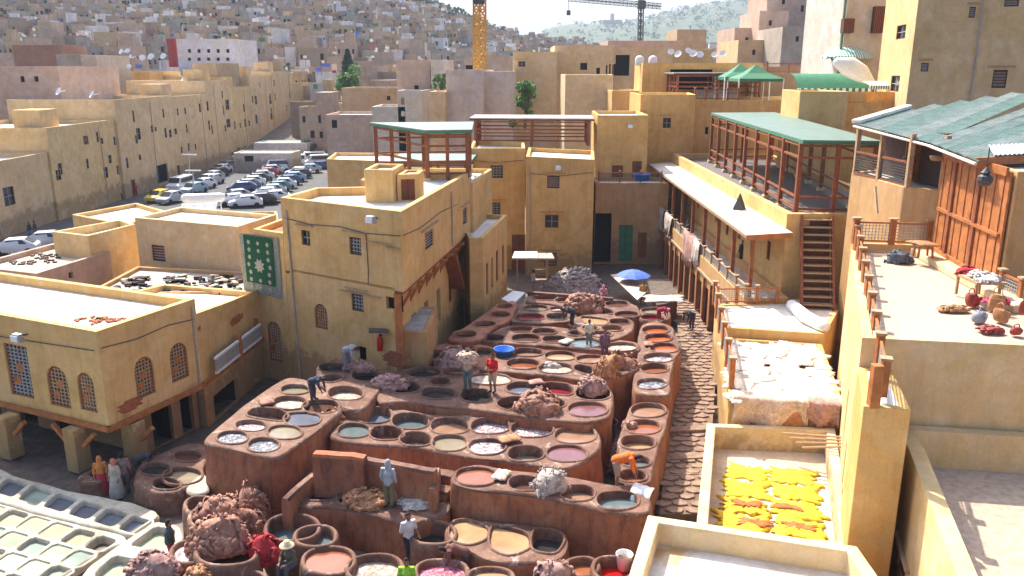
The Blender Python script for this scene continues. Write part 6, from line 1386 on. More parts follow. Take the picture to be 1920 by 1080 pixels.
# particular far houses
pxb('red_gable_house', 'white hostel-like block with rows of small windows, upper left', 330, 436, 73, 190, 14, 'far_white', [(352+i*18, 92, 358+i*18, 99, 'hole') for i in range(5)]+[(352+i*18, 108, 358+i*18, 114, 'hole') for i in range(5)], cat='house')
a, b_ = PD(317, 73, 192), PD(331, 111, 192); g = MB(); g.box(((a.x+b_.x)/2, 192, (a.z+b_.z)/2-4), (1.7, 1.7, a.z-b_.z+8)); tag(g.build('red_tower', 'dark_red'), 'narrow dark red tower at the left end of the white block', 'tower')
pxb('pink_house', 'large pink house with castellated roof at the left edge', -40, 108, 124, 108, 14, 'pinkish', [(38, 143, 46, 154, 'hole'), (64, 143, 72, 153, 'hole')], z0=-2, cat='house')
pxb('grey_house', 'grey house under a pale sheet roof, upper left', 104, 150, 102, 135, 14, 'far_grey', cat='house'); pxb('grey_house', 'dark slate-grey wall house beside the sheet roof', 150, 180, 104, 134, 10, 'greyish', cat='house')
pxb('orange_house', 'orange-ochre house with awning over its roof, upper left', 178, 280, 134, 155, 12, 'ochre_deep', [(198, 152, 203, 158, 'hole'), (219, 150, 224, 157, 'hole')], cat='house')
pxb('ochre_wall_house', 'small yellow-ochre house with low window left of the street row end', 360, 405, 118, 150, 10, 'far_ochre', cat='house')
pxb('orange_house', 'square ochre house high on the left slope', 174, 218, 60, 235, 10, 'far_ochre', cat='house')
pxb('rust_house', 'long rust-red walled roof, far upper left', 22, 112, 84, 150, 8, 'brickish', cat='house')
def dish(px, py, Y, r, i):
    r *= .62
    c = PD(px, py, Y); g = MB(); g.lathe((0, 0, 0), [(.02, 0), (r*.6, r*.12), (r, r*.36)], 14); g.tube([(0, 0, 0), (0, 0, r*.7)], r*.05, 5); g.tube([(0, 0, 0), (0, r*.9, -r*1.0)], r*.07, 5)
    o = g.build('satellite_dish', 'white_paint', smooth=True, local=True); o.location = c; o.rotation_euler = (R(58), 0, R(r0.uniform(-60, 20)))
    tag(o, 'white satellite dish on the upper left roofs', 'satellite dish', 'satellite dishes on the upper left roofs') if i < 12 else tag(o, 'white satellite dish on the roofs right of centre', 'satellite dish', 'satellite dishes right of centre')
for i, (px, py, Y, r_) in enumerate(((228, 97, 150, .8), (240, 96, 151, .8), (245, 108, 150, 1), (267, 109, 148, .9), (284, 107, 147, 1), (307, 106, 149, .9), (342, 152, 142, .9), (352, 155, 141, .9), (362, 156, 140, .8), (174, 178, 100, .8), (112, 172, 99, .8), (242, 125, 140, .7),
        (1258, 98, 96, .6), (1272, 102, 96, .7), (1290, 96, 96, .6), (1300, 101, 96, .7), (1312, 103, 96, .7), (1340, 103, 96, .6), (1356, 101, 96, .6))): dish(px, py, Y, r_, i)
for i, (px, py) in enumerate(((1199, 107), (1224, 106))):
    c = PD(px, 118, 97.5); c.z = 16.44; g = MB(); g.lathe(c, [(.01, 0), (.45, 0), (.5, .2), (.5, .8), (.35, 1.0), (.12, 1.1), (.01, 1.1)], 14); tag(g.build('water_tank', 'white_paint', smooth=True), 'white roof water tank, %s of the pair right of centre' % ('left', 'right')[i], 'water tank')
# ---- trees
def leafmat(name, c1, c2):
    m, nt, b = nm(name); n1 = noi(nt, pos(nt), .9, 4, .6); nt.links.new(ramp(nt, n1, [(.3, c1), (.7, c2)]), b.inputs['Base Color']); b.inputs['Roughness'].default_value = .7
    b.inputs['Specular IOR Level'].default_value = .2; M[name] = m
leafmat('leaf_bright', (.06, .14, .02), (.16, .27, .05)); leafmat('leaf_dark', (.015, .035, .015), (.04, .075, .03)); leafmat('leaf_olive', (.05, .085, .03), (.12, .15, .06)); mat('bark', (.12, .08, .05), .9, .3, 8, .4)
def tree(label, base, h, r, mt='leaf_bright', n=1500, col=False, ls=.28, trunk=.3):
    base = Vector(base); t = thing('tree', label, 'tree', base); g = MB(); r1 = random.Random(int(base.x*10))
    g.tube([base, base+Vector((.1, 0, h*.4)), base+Vector((0, .1, h*.85))], [r*.09+.08, r*.07+.05, .04], 7)
    for k in range(6): a = r1.uniform(0, 6.28); g.tube([base+Vector((0, 0, h*(.25+.07*k))), base+Vector((math.cos(a)*r*.7, math.sin(a)*r*.7, h*(.5+.07*k)))], [.07, .03], 5)
    g.build('trunk', 'bark', t)
    cl = [(Vector((r1.gauss(0, .4)*r, r1.gauss(0, .4)*r, h*(trunk+(1-trunk)*r1.random()))), r1.uniform(.25, .5)*r) for _ in range(14)] if not col else [(Vector((0, 0, h*(.1+.9*k/14))), r*(1-(k/15)**1.6)*.8+.1) for k in range(15)]
    g = MB()
    for _ in range(n):
        c, rr = r1.choice(cl); d = Vector((r1.gauss(0, 1), r1.gauss(0, 1), r1.gauss(0, .8))).normalized(); q = base+c+d*rr*r1.uniform(.55, 1.08)
        u = Vector((r1.gauss(0, 1), r1.gauss(0, 1), r1.gauss(0, .6))).normalized(); v_ = u.orthogonal().normalized(); s_ = ls*r1.uniform(.6, 1.3)
        g.quad(q-u*s_, q+v_*s_*.6, q+u*s_, q-v_*s_*.6)
    g.build('crown', mt, t); return t
def gp_(px, Y): x = (px-960)/1594*Y; return (x, Y, max(0, hill(x, Y)))
a = PD(653, 135, 185); tree('dark cypress-like tree standing over the old town', (a.x, 185, a.z-2), 6.5, 1.9, 'leaf_dark', 1500, True, .35)
a = PD(656, 160, 175); tree('bright green round tree below the dark cypress', (a.x, 175, a.z-1), 4.2, 3.2, 'leaf_bright', 1600, False, .35, .1)
a = PD(984, 218, 100); tree('fresh green tree between the pale houses in the centre', (a.x, 100, a.z-1.5), 5.5, 1.5, 'leaf_bright', 1500, False, .24, .1)
a = PD(827, 165, 120); tree('small green tree in the gap left of the blank grey block', (a.x, 120, a.z-3), 5, 1, 'leaf_bright', 500, False, .25, .1)
a = PD(1556, 50, 160); tree('big dark green tree above the pink slope houses', (a.x, 160, a.z-4), 9.5, 4.2, 'leaf_olive', 2600, False, .45, .1)
a = PD(545, 290, 150); tree('small clipped green shrub beside the grey shed', (a.x, 150, 0), 3.2, .9, 'leaf_bright', 350, False, .25, .1)
for i, (px, Y) in enumerate(((590, 160), (572, 150))): a = gp_(px, Y); tree('low green bush by the car park, %s' % ('right one', 'left one')[i], a, 2.4, 1.6, 'leaf_olive', 300, False, .3, .1)
# woodland on the crest: one mass
g = MB(); r1 = random.Random(5)
def blob(x, y, z, r, h, n):
    for _ in range(n):
        d = Vector((r1.gauss(0, 1), r1.gauss(0, 1), r1.gauss(0, 1))).normalized(); q = Vector((x, y, z+h*.5))+Vector((d.x*r, d.y*r, d.z*h*.55))*r1.uniform(.6, 1.1)
        u = Vector((r1.gauss(0, 1), r1.gauss(0, 1), r1.gauss(0, .7))).normalized(); v_ = u.orthogonal(); s_ = r*.3*r1.uniform(.6, 1.4); g.quad(q-u*s_, q+v_*s_*.7, q+u*s_, q-v_*s_*.7, r1.random() < .35)
for _ in range(900):
    px = r1.uniform(520, 985); y = r1.uniform(478, 600); edge = lerp_tab([(520, 598), (620, 545), (750, 497), (850, 478), (950, 560), (985, 598)], px)
    if y < edge: continue
    x = (px-960)/1594*y; s_ = r1.uniform(2, 4.2); blob(x, y, hill(x, y)-.5, s_, s_*r1.uniform(1.2, 2.2), 26)
for _ in range(110):
    px = r1.uniform(0, 1300); y = r1.uniform(200, 560); x = (px-960)/1594*y; s_ = r1.uniform(1.2, 2.6); blob(x, y, hill(x, y)+3, s_, s_*2.2, 30)
for _ in range(420):
    px = r1.gauss(1280, 130); y = r1.uniform(1350, 2050); x = (px-960)/1594*y; s_ = r1.uniform(4, 8); blob(x, y, hill(x, y)-1, s_, s_*1.1, 10)
g.build('woodland', ['leaf_dark', 'leaf_olive'], kind='stuff', local=True)
# far-off hamlet on the green hill and a lookout tower
g = MB()
for _ in range(260):
    px = r1.uniform(1040, 1460); y = r1.uniform(900, 1300); x = (px-960)/1594*y; z = hill(x, y)
    g.box((x, y, z+2), (r1.uniform(8, 16), 10, r1.uniform(7, 12)), r1.uniform(0, 1), r1.choice((0, 1, 2)))
g.build('far_hamlet', ['far_white', 'far_grey', 'far_pink'], kind='stuff', local=True)
for px, Y, w, hh, lab in ((1392, 2050, 8, 26, 'tiny ruined tower on the far green hilltop'), (1145, 1900, 7, 22, 'tiny tower on the low far ridge')):
    x = (px-960)/1594*Y; z = hill(x, Y); t = thing('ruin_tower', lab, 'tower', (x, Y, z)); g = MB(); g.box((x, Y, z+hh/2), (w, w, hh), .3, taper=.85); g.build('shaft', 'far_brown', t); g = MB(); g.box((x, Y, z+4), (w*6, w*2, 9)); g.build('ruined_wall', 'far_brown', t)
# ---- cranes
def lattice(par, a, b_, w, mt, n, name='mast', bar=.12):
    a, b_ = Vector(a), Vector(b_); d = (b_-a).normalized(); u = d.orthogonal().normalized(); v_ = d.cross(u)
    g = MB(); cs = [(u*i+v_*j)*w/2 for i, j in ((-1, -1), (1, -1), (1, 1), (-1, 1))]
    for c in cs: g.bar(a+c, b_+c, bar)
    for k in range(n):
        p, q = a+(b_-a)*(k/n), a+(b_-a)*((k+1)/n)
        for i in range(4): g.bar(p+cs[i], p+cs[(i+1) % 4], bar*.7); g.bar(p+cs[i], q+cs[(i+1) % 4], bar*.7)
    return g.build(name, mt, par)
a, b_ = PD(898, 133, 116), PD(899, -60, 116); tc = thing('tower_crane', 'yellow lattice tower crane mast rising behind the blank grey block', 'crane', (a.x, a.y, 0))
lattice(tc, (a.x, 116, 2), b_, 1.15, 'yellow_crane', 26, bar=.24)
g = MB(); q = PD(898, 1, 115.5); g.box(q, (1.4, 1.6, .9)); g.build('cab', 'dark_plastic', tc)
a, b_ = PD(1202, 76, 230), PD(1203, -40, 230); tc = thing('tower_crane', 'distant grey tower crane with long jib on the skyline', 'crane', (a.x, 230, a.z-10))
lattice(tc, (a.x, 230, a.z-10), b_, 1.0, 'iron', 16, bar=.2); lattice(tc, PD(1066, -3, 230), PD(1240, 12, 230), 1.0, 'iron', 22, 'jib', .13)
g = MB(); g.bar(PD(1066, 0, 230), PD(1066, 26, 230), .12); g.build('hoist_rope', 'iron', tc); g = MB(); g.box(PD(1066, 24, 230), (1, 1, 1.2)); g.build('hook_block', 'iron', tc); g = MB(); g.box(PD(1203, 9, 230), (2, 2, 2)); g.build('cab', 'iron', tc)
# ================================================================== CAR PARK
CC = {'white': (.75, .75, .74), 'silver': (.42, .43, .45), 'grey': (.16, .17, .18), 'black': (.02, .02, .024), 'dark blue': (.03, .06, .16), 'light blue': (.3, .42, .5), 'red': (.4, .03, .025), 'beige': (.5, .42, .3), 'yellow': (.75, .5, .03), 'teal': (.08, .2, .2)}
for k, c in CC.items(): m = mat('car_'+k, c, .25, .04, 2, 0, spec=.6)
def car_proto(kind):
    t = thing('parked_car' if kind != 'van' else 'parked_van', 'x', 'car' if kind != 'van' else 'van', (0, 0, 0))
    if kind == 'hatch': lo = [(-1.95, .28), (-2.0, .72), (-1.25, .92), (-.55, 1.42), (.9, 1.46), (1.75, 1.0), (1.95, .85), (1.95, .3)]; wl = (-.62, -.4, .92, 1.55); W = .82
    else: lo = [(-2.3, .3), (-2.35, 1.0), (-1.75, 1.25), (-1.3, 2.0), (2.2, 2.05), (2.35, 1.9), (2.35, .3)]; wl = (-1.4, -1.1, 2.0, 2.2); W = .95
    g = MB(); n = len(lo)
    ws = [W*(.97 if z < .6 else 1 if z < 1.1 else .8) for x, z in lo]
    A_ = [(x, -w, z) for (x, z), w in zip(lo, ws)]; B_ = [(x, w, z) for (x, z), w in zip(lo, ws)]
    g.add(A_+B_, [tuple(range(n)), tuple(range(2*n-1, n-1, -1))]+[(i, n+i, n+(i+1) % n, (i+1) % n) for i in range(n)]); g.build('body', 'car_white', t, local=True, bevel=.07)
    gz = (1.0, 1.36) if kind == 'hatch' else (1.3, 1.85); g = MB()
    xs = ((-.95, -.5), (.92, 1.55)) if kind == 'hatch' else ((-1.55, -1.15), (2.2, 2.3))
    for s_ in (-1, 1):
        w0, w1 = s_*(W*.97+.01), s_*(W*.83+.015)
        g.quad((xs[0][0]+.25, w0*.97, gz[0]), (xs[1][1]-.3, w0*.97, gz[0]), (xs[1][0]-.1, w1, gz[1]), (xs[0][1]+.1, w1, gz[1]))
    g.build('side_windows', 'glass_dark', t, local=True)
    g = MB(); x0, x1 = (-1.22, -.62) if kind == 'hatch' else (-1.76, -1.36); z0, z1 = (.97, 1.4) if kind == 'hatch' else (1.3, 1.93)
    g.quad((x0, -W*.8, z0), (x0, W*.8, z0), (x1, W*.72, z1), (x1, -W*.72, z1)); o = g.build('windscreen', 'glass_dark', t, local=True); o.location = (-.03, 0, .03)
    g = MB(); x0, x1 = (1.68, .98) if kind == 'hatch' else (2.37, 2.3); z0, z1 = (1.08, 1.42) if kind == 'hatch' else (1.3, 1.8)
    g.quad((x0, W*.75, z0), (x0, -W*.75, z0), (x1, -W*.7, z1), (x1, W*.7, z1)); o = g.build('rear_window', 'glass_dark', t, local=True); o.location = (.03, 0, .03)
    for sx in (-1.2, 1.25):
        for s_ in (-1, 1):
            g = MB(); g.lathe((0, 0, 0), [(.01, -.1), (.3, -.1), (.32, 0), (.3, .1), (.01, .1)], 12); o = g.build('wheel', 'rubber', t, local=True); o.location = (sx*(1.15 if kind == 'van' else 1), s_*W*.92, .32); o.rotation_euler = (R(90), 0, 0)
    for s_ in (-.6, .6): g = MB(); g.box((lo[1][0]+.04, s_, .66), (.12, .3, .15)); g.build('headlight', 'chrome_light', t, local=True)
    return t
cars = {'hatch': car_proto('hatch'), 'van': car_proto('van')}; cu = set()
def put_car(kind, px, py, rz, col, label, group='cars parked in the far car park'):
    p = P(px, py, 0); t = cars[kind]
    if kind in cu: c = copy_tree(t, (p.x, p.y, 0), rz, label, group, remap={'body': M['car_'+col]})
    else:
        c = t; cu.add(kind); t.location = (p.x, p.y, 0); t.rotation_euler = (0, 0, rz); t['label'] = label; t['group'] = group
        for ch in t.children:
            if ch.name.startswith('body'): ch.material_slots[0].link = 'OBJECT'; ch.material_slots[0].material = M['car_'+col]
r2 = random.Random(3)
rowsd = [((392, 345), (425, 318), 5, 1.3, ['white', 'silver', 'black', 'white', 'grey'], 'left row'), ((365, 362), (400, 345), 3, 1.3, ['light blue', 'white', 'silver'], 'row beside the solar tank'),
    ((455, 360), (508, 326), 7, .25, ['dark blue', 'grey', 'white', 'black', 'white', 'red', 'silver'], 'middle row'), ((500, 372), (560, 334), 7, .25, ['white', 'silver', 'teal', 'white', 'dark blue', 'light blue', 'black'], 'right row'),
    ((462, 388), (515, 378), 3, .25, ['white', 'black', 'white'], 'front row'), ((560, 330), (600, 318), 3, .2, ['white', 'light blue', 'dark blue'], 'row by the wall'), ((438, 385), (444, 376), 2, .5, ['white', 'silver'], 'pair behind the low block')]
for (a, b_, n, rz, cs, rn) in rowsd:
    for i in range(n):
        q = i/max(1, n-1); col = cs[i % len(cs)]
        od = ['nearest', 'second', 'third', 'fourth', 'fifth', 'sixth', 'seventh'][i]
        put_car('hatch', a[0]+(b_[0]-a[0])*q, a[1]+(b_[1]-a[1])*q, rz+r2.uniform(-.08, .08), col, '%s car parked in the %s, %s from the viewer' % (col, rn, od))
put_car('hatch', 300, 377, 1.35, 'yellow', 'yellow taxi-like car next to the street houses'); put_car('hatch', 322, 380, 1.3, 'silver', 'silver car right of the yellow car')
put_car('hatch', 30, 476, .25, 'white', 'white car partly hidden by roofs at the left edge'); put_car('hatch', 84, 462, .25, 'silver', 'silver car behind the small roof box at left')
put_car('van', 340, 358, 1.45, 'white', 'white van beside the solar tank', 'vans in the car park'); put_car('van', 566, 300, .3, 'silver', 'silver van near the grey shed', 'vans in the car park'); put_car('van', 520, 322, .3, 'white', 'white van in front of the grey shed', 'vans in the car park')
for i, (px, py) in enumerate(((548, 312), (585, 306), (598, 312), (420, 306))): put_car('van', px, py, .3 if i < 3 else 1.4, 'white', 'white van at the far end of the car park, %s' % ('left of three by the wall', 'middle of three by the wall', 'rightmost by the wall', 'alone by the street houses')[i], 'vans in the car park')
pxb('grey_shed', 'low grey shed with dark window beside the car park', 437, 545, 287, 133, 5, 'white_wall', [(458, 292, 475, 303, 'hole')], par=.2)
pxb('market_shed', 'small pale shed with teal sheet roof above the car park', 475, 575, 268, 148, 6, 'far_white', roof='green_sheet', par=.05)
for i, (px, y0, y1, Y) in enumerate(((355, 290, 350, 116), (362, 320, 362, 108))):
    a, b_ = PD(px, y0, Y), PD(px, y1, Y); t = thing('street_lamp', 'white double-headed street lamp in the car park, %s' % ('farther one', 'nearer one')[i], 'street lamp', b_); g = MB(); g.tube([b_, a], .08, 6); g.build('pole', 'galv', t); g = MB(); g.box(a, (2, .4, .15)); g.build('lamp_head', 'chrome_light', t)
# ================================================================== PEOPLE
def cloth(c):
    k = 'cloth_%d_%d_%d' % tuple(int(x*100) for x in c)
    return mat(k, c, .85, .25, 7, .3).name if k not in M else k
def person(label, loc, rz=0, pose='stand', top=(.3, .3, .3), legs=(.1, .1, .1), h=1.72, head=None, hat=None, shorts=False, robe=False, sleeves=True, scarf=None):
    """loc at the feet (or seat); one continuous skin body under separate clothes"""
    k = h/1.75; t = thing('person', label, 'person', loc, None, rz); S = lambda x, y, z: Vector((x, y, z))*k
    # joints, facing -Y
    J = dict(pel=S(0, 0, .93), chest=S(0, -.02, 1.3), neck=S(0, -.01, 1.47), head=S(0, -.03, 1.62))
    for s_, n_ in ((-1, 'l'), (1, 'r')):
        J['hip'+n_] = S(.1*s_, 0, .9); J['kn'+n_] = S(.11*s_, -.03, .49); J['an'+n_] = S(.11*s_, .02, .08); J['to'+n_] = S(.13*s_, -.16, .04)
        J['sh'+n_] = S(.19*s_, 0, 1.41); J['el'+n_] = S(.25*s_, .02, 1.13); J['ha'+n_] = S(.25*s_, -.08, .9)
    if pose == 'walk': J['knl'] = S(-.1, -.2, .52); J['anl'] = S(-.1, -.22, .1); J['tol'] = S(-.1, -.4, .06); J['knr'] = S(.1, .04, .48); J['anr'] = S(.1, .3, .14); J['tor'] = S(.1, .18, .04); J['hal'] = S(-.22, .1, .95); J['har'] = S(.24, -.24, 1.0)
    if pose == 'carry':
        for s_, n_ in ((-1, 'l'), (1, 'r')): J['el'+n_] = S(.3*s_, -.12, 1.35); J['ha'+n_] = S(.16*s_, -.3, 1.48)
    if pose == 'hold':
        for s_, n_ in ((-1, 'l'), (1, 'r')): J['ha'+n_] = S(.12*s_, -.32, 1.1); J['el'+n_] = S(.25*s_, -.05, 1.12)
    if pose == 'bend':
        J.update(chest=S(0, -.36, 1.12), neck=S(0, -.5, 1.14), head=S(0, -.63, 1.1), pel=S(0, .08, .92))
        for s_, n_ in ((-1, 'l'), (1, 'r')): J['sh'+n_] = S(.18*s_, -.42, 1.12); J['el'+n_] = S(.22*s_, -.47, .84); J['ha'+n_] = S(.16*s_, -.56, .6); J['hip'+n_] = S(.1*s_, .08, .88); J['kn'+n_] = S(.13*s_, .0, .48)
    if pose == 'sit':
        J.update(pel=S(0, 0, .12), chest=S(0, -.08, .48), neck=S(0, -.12, .64), head=S(0, -.16, .79))
        for s_, n_ in ((-1, 'l'), (1, 'r')):
            J['hip'+n_] = S(.1*s_, 0, .1); J['kn'+n_] = S(.17*s_, -.42, .16); J['an'+n_] = S(.15*s_, -.46, -.26); J['to'+n_] = S(.16*s_, -.62, -.3); J['sh'+n_] = S(.19*s_, -.08, .58); J['el'+n_] = S(.26*s_, -.2, .34); J['ha'+n_] = S(.12*s_, -.42, .26)
    b = MB(); r = lambda *a: [x*k for x in a]
    b.tube([J['pel'], (J['pel']+J['chest'])/2, J['chest'], J['neck']], r(.145, .13, .155, .07), 12)
    b.tube([J['neck'], J['head']-S(0, 0, .03)], r(.055, .055), 10)
    hd = J['head']; fwd = S(0, -1, 0).normalized() if pose != 'bend' else Vector((0, -.6, -.8)); up = Vector((0, 0, 1)) if pose != 'bend' else Vector((0, -.8, .6))
    b.tube([hd-up*.065*k+fwd*.02*k, hd, hd+up*.07*k], r(.068, .088, .08), 12)
    b.tube([hd+fwd*.075*k+up*.01, hd+fwd*.105*k-up*.02*k], r(.012, .017), 6)      # nose
    b.tube([hd+fwd*.07*k-up*.055*k+S(-.02, 0, 0), hd+fwd*.07*k-up*.055*k+S(.02, 0, 0)], r(.012, .012), 6)      # mouth
    for s_ in (-1, 1): b.tube([hd+S(.085*s_, .01, .02), hd+S(.092*s_, .012, -.03)], r(.016, .014), 6)       # ears
    for n_, s_ in (('l', -1), ('r', 1)):
        b.tube([J['hip'+n_], J['kn'+n_], J['an'+n_]], r(.088, .06, .042), 10); b.tube([J['an'+n_]-S(0, 0, .02), J['to'+n_]], r(.045, .035), 8)
        b.tube([(J['chest']+J['neck'])/2, J['sh'+n_], J['el'+n_], J['ha'+n_]], r(.07, .058, .043, .028), 10)
        dv = (J['ha'+n_]-J['el'+n_]).normalized(); sd_ = dv.cross(Vector((0, 1, 0))); sd_ = sd_.normalized() if sd_.length > .1 else Vector((1, 0, 0)); pn = dv.cross(sd_).normalized()
        pm = J['ha'+n_]+dv*.06*k; b.tube([J['ha'+n_], pm, J['ha'+n_]+dv*.09*k], r(.03, .036, .034), 8)
        for f_ in range(4):
            o_ = sd_*(f_-1.5)*.02*k; l_ = (.06, .075, .07, .052)[f_]*k; p_ = J['ha'+n_]+dv*.09*k+o_; b.tube([p_, p_+dv*l_*.6+o_*.2, p_+dv*l_+pn*.025*k], r(.0095, .009, .0075), 5)
        p_ = J['ha'+n_]+dv*.03*k-sd_*.03*k; b.tube([p_, p_-sd_*.03*k+dv*.03*k, p_-sd_*.03*k+dv*.06*k+pn*.01], r(.012, .011, .009), 5)
    o = b.build('body', 'skin', t, smooth=True, local=True); m_ = o.modifiers.new('one_surface', 'REMESH'); m_.mode = 'VOXEL'; m_.voxel_size = .013; m_.use_smooth_shade = True
    # clothes
    c = MB(); c.tube([J['pel']+S(0, 0, .02), (J['pel']+J['chest'])/2, J['chest'], (J['chest']+J['neck'])/2+S(0, 0, .03)], r(.17, .158, .18, .11), 14)
    for n_ in 'lr': c.tube([(J['chest']+J['neck'])/2, J['sh'+n_], J['el'+n_]]+([J['el'+n_]*.25+J['ha'+n_]*.75] if sleeves else []), r(.085, .08, .062, .048)[:4 if sleeves else 3], 10)
    o = c.build('shirt', cloth(top), t, smooth=True, local=True); m_ = o.modifiers.new('one_surface', 'REMESH'); m_.mode = 'VOXEL'; m_.voxel_size = .02; m_.use_smooth_shade = True
    c = MB()
    if robe: c.lathe((J['pel'].x, J['pel'].y, 0), [(.3*k, .06), (.29*k, .3), (.24*k, .6), (.2*k, .95*k), (.15*k, 1.0*k)], 14); c.build('skirt', cloth(legs), t, smooth=True, local=True)
    else:
        for n_ in 'lr': c.tube([J['pel']-S(0, 0, .03), J['hip'+n_], J['kn'+n_]]+([] if shorts else [J['an'+n_]+S(0, 0, .03)]), r(.15, .115, .085, .065)[:3 if shorts else 4], 10)
        o = c.build('trousers' if not shorts else 'shorts', cloth(legs), t, smooth=True, local=True); m_ = o.modifiers.new('one_surface', 'REMESH'); m_.mode = 'VOXEL'; m_.voxel_size = .02; m_.use_smooth_shade = True
    c = MB()
    if scarf: c.tube([hd-up*.1*k-fwd*.02, hd-fwd*.015*k, hd+up*.07*k], r(.11, .108, .09), 12); c.build('headscarf', cloth(scarf), t, smooth=True, local=True)
    else: c.tube([hd-up*.03*k-fwd*.035*k, hd+up*.035*k-fwd*.02*k, hd+up*.075*k-fwd*.005*k], r(.085, .094, .082), 12); c.build('hair', 'hair', t, smooth=True, local=True)
    if hat: c = MB(); c.lathe(tuple(hd+up*.04*k), [(.24*k, -.03), (.22*k, 0), (.11*k, .03), (.1*k, .12), (.02, .14)], 16); c.build('hat', cloth(hat), t, smooth=True, local=True)
    for n_ in 'lr':
        c = MB(); c.tube([J['an'+n_]-S(0, 0, .015), J['to'+n_]-S(0, 0, .005)], r(.055, .048), 8); c.build('shoe', 'iron', t, smooth=True, local=True)
    return t
pp_ = lambda px, py, z: tuple(P(px, py, z))
person('worker in beige top and grey-green trousers carrying a hide on his shoulders', pp_(877, 730, 2.52), R(-20), 'carry', (.5, .42, .3), (.13, .17, .16), 1.8)
p = P(877, 730, 2.52); o = heap('carried_hide', 'x', 877, 730, 3.95, .5, .3, .3, 'hide_pale', 51, 'hide'); o.location = (p.x+.05, p.y-.1, 3.98); o.rotation_euler = (R(25), R(12), .3); tag(o, 'pale hide held across the shoulders of the worker on the middle block', 'hide')
person('worker in red sleeveless shirt and tan shorts standing on the middle vat block', pp_(924, 735, 2.52), R(-35), 'hold', (.6, .02, .02), (.5, .38, .24), 1.78, shorts=True, sleeves=False)
person('worker in grey clothes bending over hides in the shade by the tall house', pp_(652, 694, 2.62), R(60), 'bend', (.3, .31, .35), (.22, .22, .25), 1.8)
person('worker in dark clothes stooping over a pit on the left vat block', pp_(588, 750, 2.62), R(70), 'bend', (.05, .06, .09), (.06, .06, .08), 1.55)
person('worker in grey shirt and olive trousers with his back turned in the basin', pp_(730, 950, 1.47), R(165), 'stand', (.36, .38, .4), (.17, .16, .09), 1.75, scarf=(.35, .37, .38))
person('worker in orange shirt bending over the right-hand vat column', pp_(1158, 912, 2.08), R(75), 'bend', (.75, .16, .03), (.34, .25, .2), 1.85, shorts=True)
person('man in white T-shirt and black trousers walking below the basin', pp_(768, 1052, .35), R(30), 'walk', (.6, .56, .54), (.02, .02, .025), 1.78, sleeves=False)
person('person in lime green and yellow shirt at the bottom edge', pp_(765, 1140, .2), R(0), 'hold', (.3, .55, .04), (.3, .2, .16), 1.72, sleeves=False)
person('worker in straw sun hat sitting between the small vats', pp_(548, 1060, 1.2), R(-30), 'sit', (.12, .1, .06), (.08, .08, .1), 1.7, hat=(.6, .48, .28), shorts=False)
person('worker in brown top leaning over the crimson skins vat', pp_(868, 1085, .4), R(-80), 'bend', (.16, .07, .05), (.08, .06, .06), 1.75)
person('woman in orange headscarf and red robe by the lime tanks', pp_(194, 925, 0), R(20), 'stand', (.55, .2, .05), (.4, .04, .05), 1.6, robe=True, scarf=(.6, .2, .06))
person('woman in orange headscarf and beige robe by the lime tanks', pp_(221, 933, 0), R(-20), 'stand', (.42, .36, .29), (.42, .37, .3), 1.65, robe=True, scarf=(.55, .18, .08))
person('dark-haired man in brown shirt talking to the two women', pp_(236, 925, 0), R(200), 'stand', (.25, .17, .14), (.14, .1, .1), 1.75)
person('dark-haired person half hidden in the shaded pit block', pp_(264, 898, .1), R(100), 'bend', (.06, .06, .07), (.06, .06, .06), 1.6)
person('dark-clothed worker in red trousers beside the large green tank', pp_(324, 1062, .25), R(110), 'stand', (.05, .07, .07), (.35, .02, .03), 1.7)
person('person in pale clothes at the hut stall', pp_(1000, 548, .05), R(-90), 'stand', (.45, .42, .4), (.25, .24, .22), 1.7)
person('person in tan shirt under the blue parasol', pp_(1205, 572, .4), R(0), 'stand', (.4, .25, .1), (.12, .08, .06), 1.7)
person('person with pink headscarf at the rear of the pits', pp_(1131, 556, 1.2), R(0), 'sit', (.6, .3, .33), (.3, .1, .1), 1.6, scarf=(.75, .3, .35))
person('dark-clothed man stooping by the right wall of the alley', pp_(1296, 618, .5), R(-60), 'bend', (.04, .045, .06), (.1, .07, .08), 1.75)
person('black-clad man standing in the gallery at its near end', tuple(P(1390, 500, 3.62)), R(-60), 'stand', (.02, .02, .03), (.03, .03, .04), 1.75)
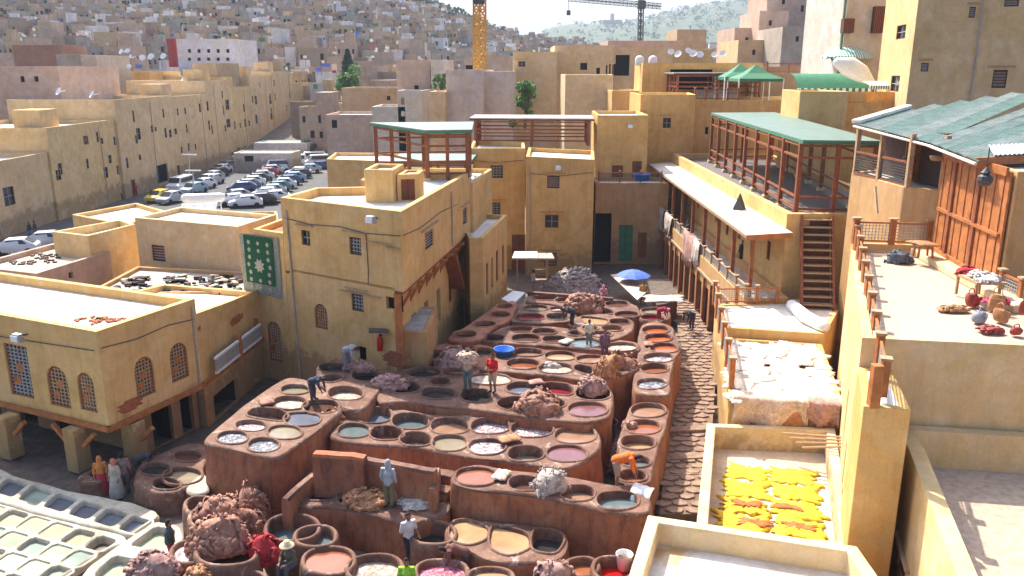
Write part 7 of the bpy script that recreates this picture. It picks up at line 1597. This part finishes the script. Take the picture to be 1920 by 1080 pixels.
person('person leaning on the gallery rail beside the pinkish hide', (12.95, 59.5, 3.62), R(-90), 'stand', (.05, .05, .06), (.1, .1, .12), 1.7)
person('person seated behind the gallery rail in the middle', (13.1, 51.5, 3.9), R(-90), 'sit', (.08, .06, .05), (.05, .05, .05), 1.7)
person('person in white top wading in the curved block near the back', pp_(1104, 650, 2.3), R(10), 'stand', (.6, .58, .45), (.2, .18, .15), 1.45)
person('purple-clad person standing by the speckled pit at the back', pp_(1133, 676, 2.2), R(0), 'stand', (.16, .09, .12), (.14, .08, .1), 1.6)
person('crimson-clad person crouching over the rear right vat pair', pp_(1236, 606, 2.1), R(60), 'bend', (.32, .02, .05), (.25, .02, .04), 1.4, scarf=(.7, .25, .3))
person('dark figure bent over the deep red pit row at the back', pp_(1072, 612, 2.4), R(-70), 'bend', (.06, .06, .08), (.06, .06, .07), 1.6)
for i, (px, py, c1, c2, lb_) in enumerate(((58, 448, (.03, .03, .04), (.08, .14, .28), 'left walker in black top and jeans on the street'), (68, 446, (.05, .05, .07), (.1, .16, .3), 'right walker in dark top and jeans on the street'), (226, 375, (.5, .5, .5), (.03, .03, .03), 'walker in white top and black trousers by the street houses'),
        (255, 368, (.5, .03, .04), (.4, .03, .04), 'walker in red clothes by the street houses'), (313, 342, (.5, .05, .06), (.3, .1, .1), 'figure in red near the carved gateway'), (338, 328, (.03, .03, .04), (.03, .03, .03), 'dark figure right of the carved gateway'))):
    person(lb_, pp_(px, py, 0), R(90+30*i), 'walk', c1, c2, 1.72)

# ---- air: faint haze so that the far town and hills fade
g = MB(); g.box((0, 2990, 88.5), (14400, 6300, 183)); hz = g.build('haze', 'dark', local=True, kind='stuff')
m = bpy.data.materials.new('haze'); m.use_nodes = True; nt = m.node_tree; nt.nodes.clear()
o = nt.nodes.new('ShaderNodeOutputMaterial'); v = nt.nodes.new('ShaderNodeVolumePrincipled'); v.inputs['Density'].default_value = .00022
v.inputs['Color'].default_value = (.8, .9, 1, 1); nt.links.new(v.outputs[0], o.inputs['Volume']); hz.data.materials[0] = m
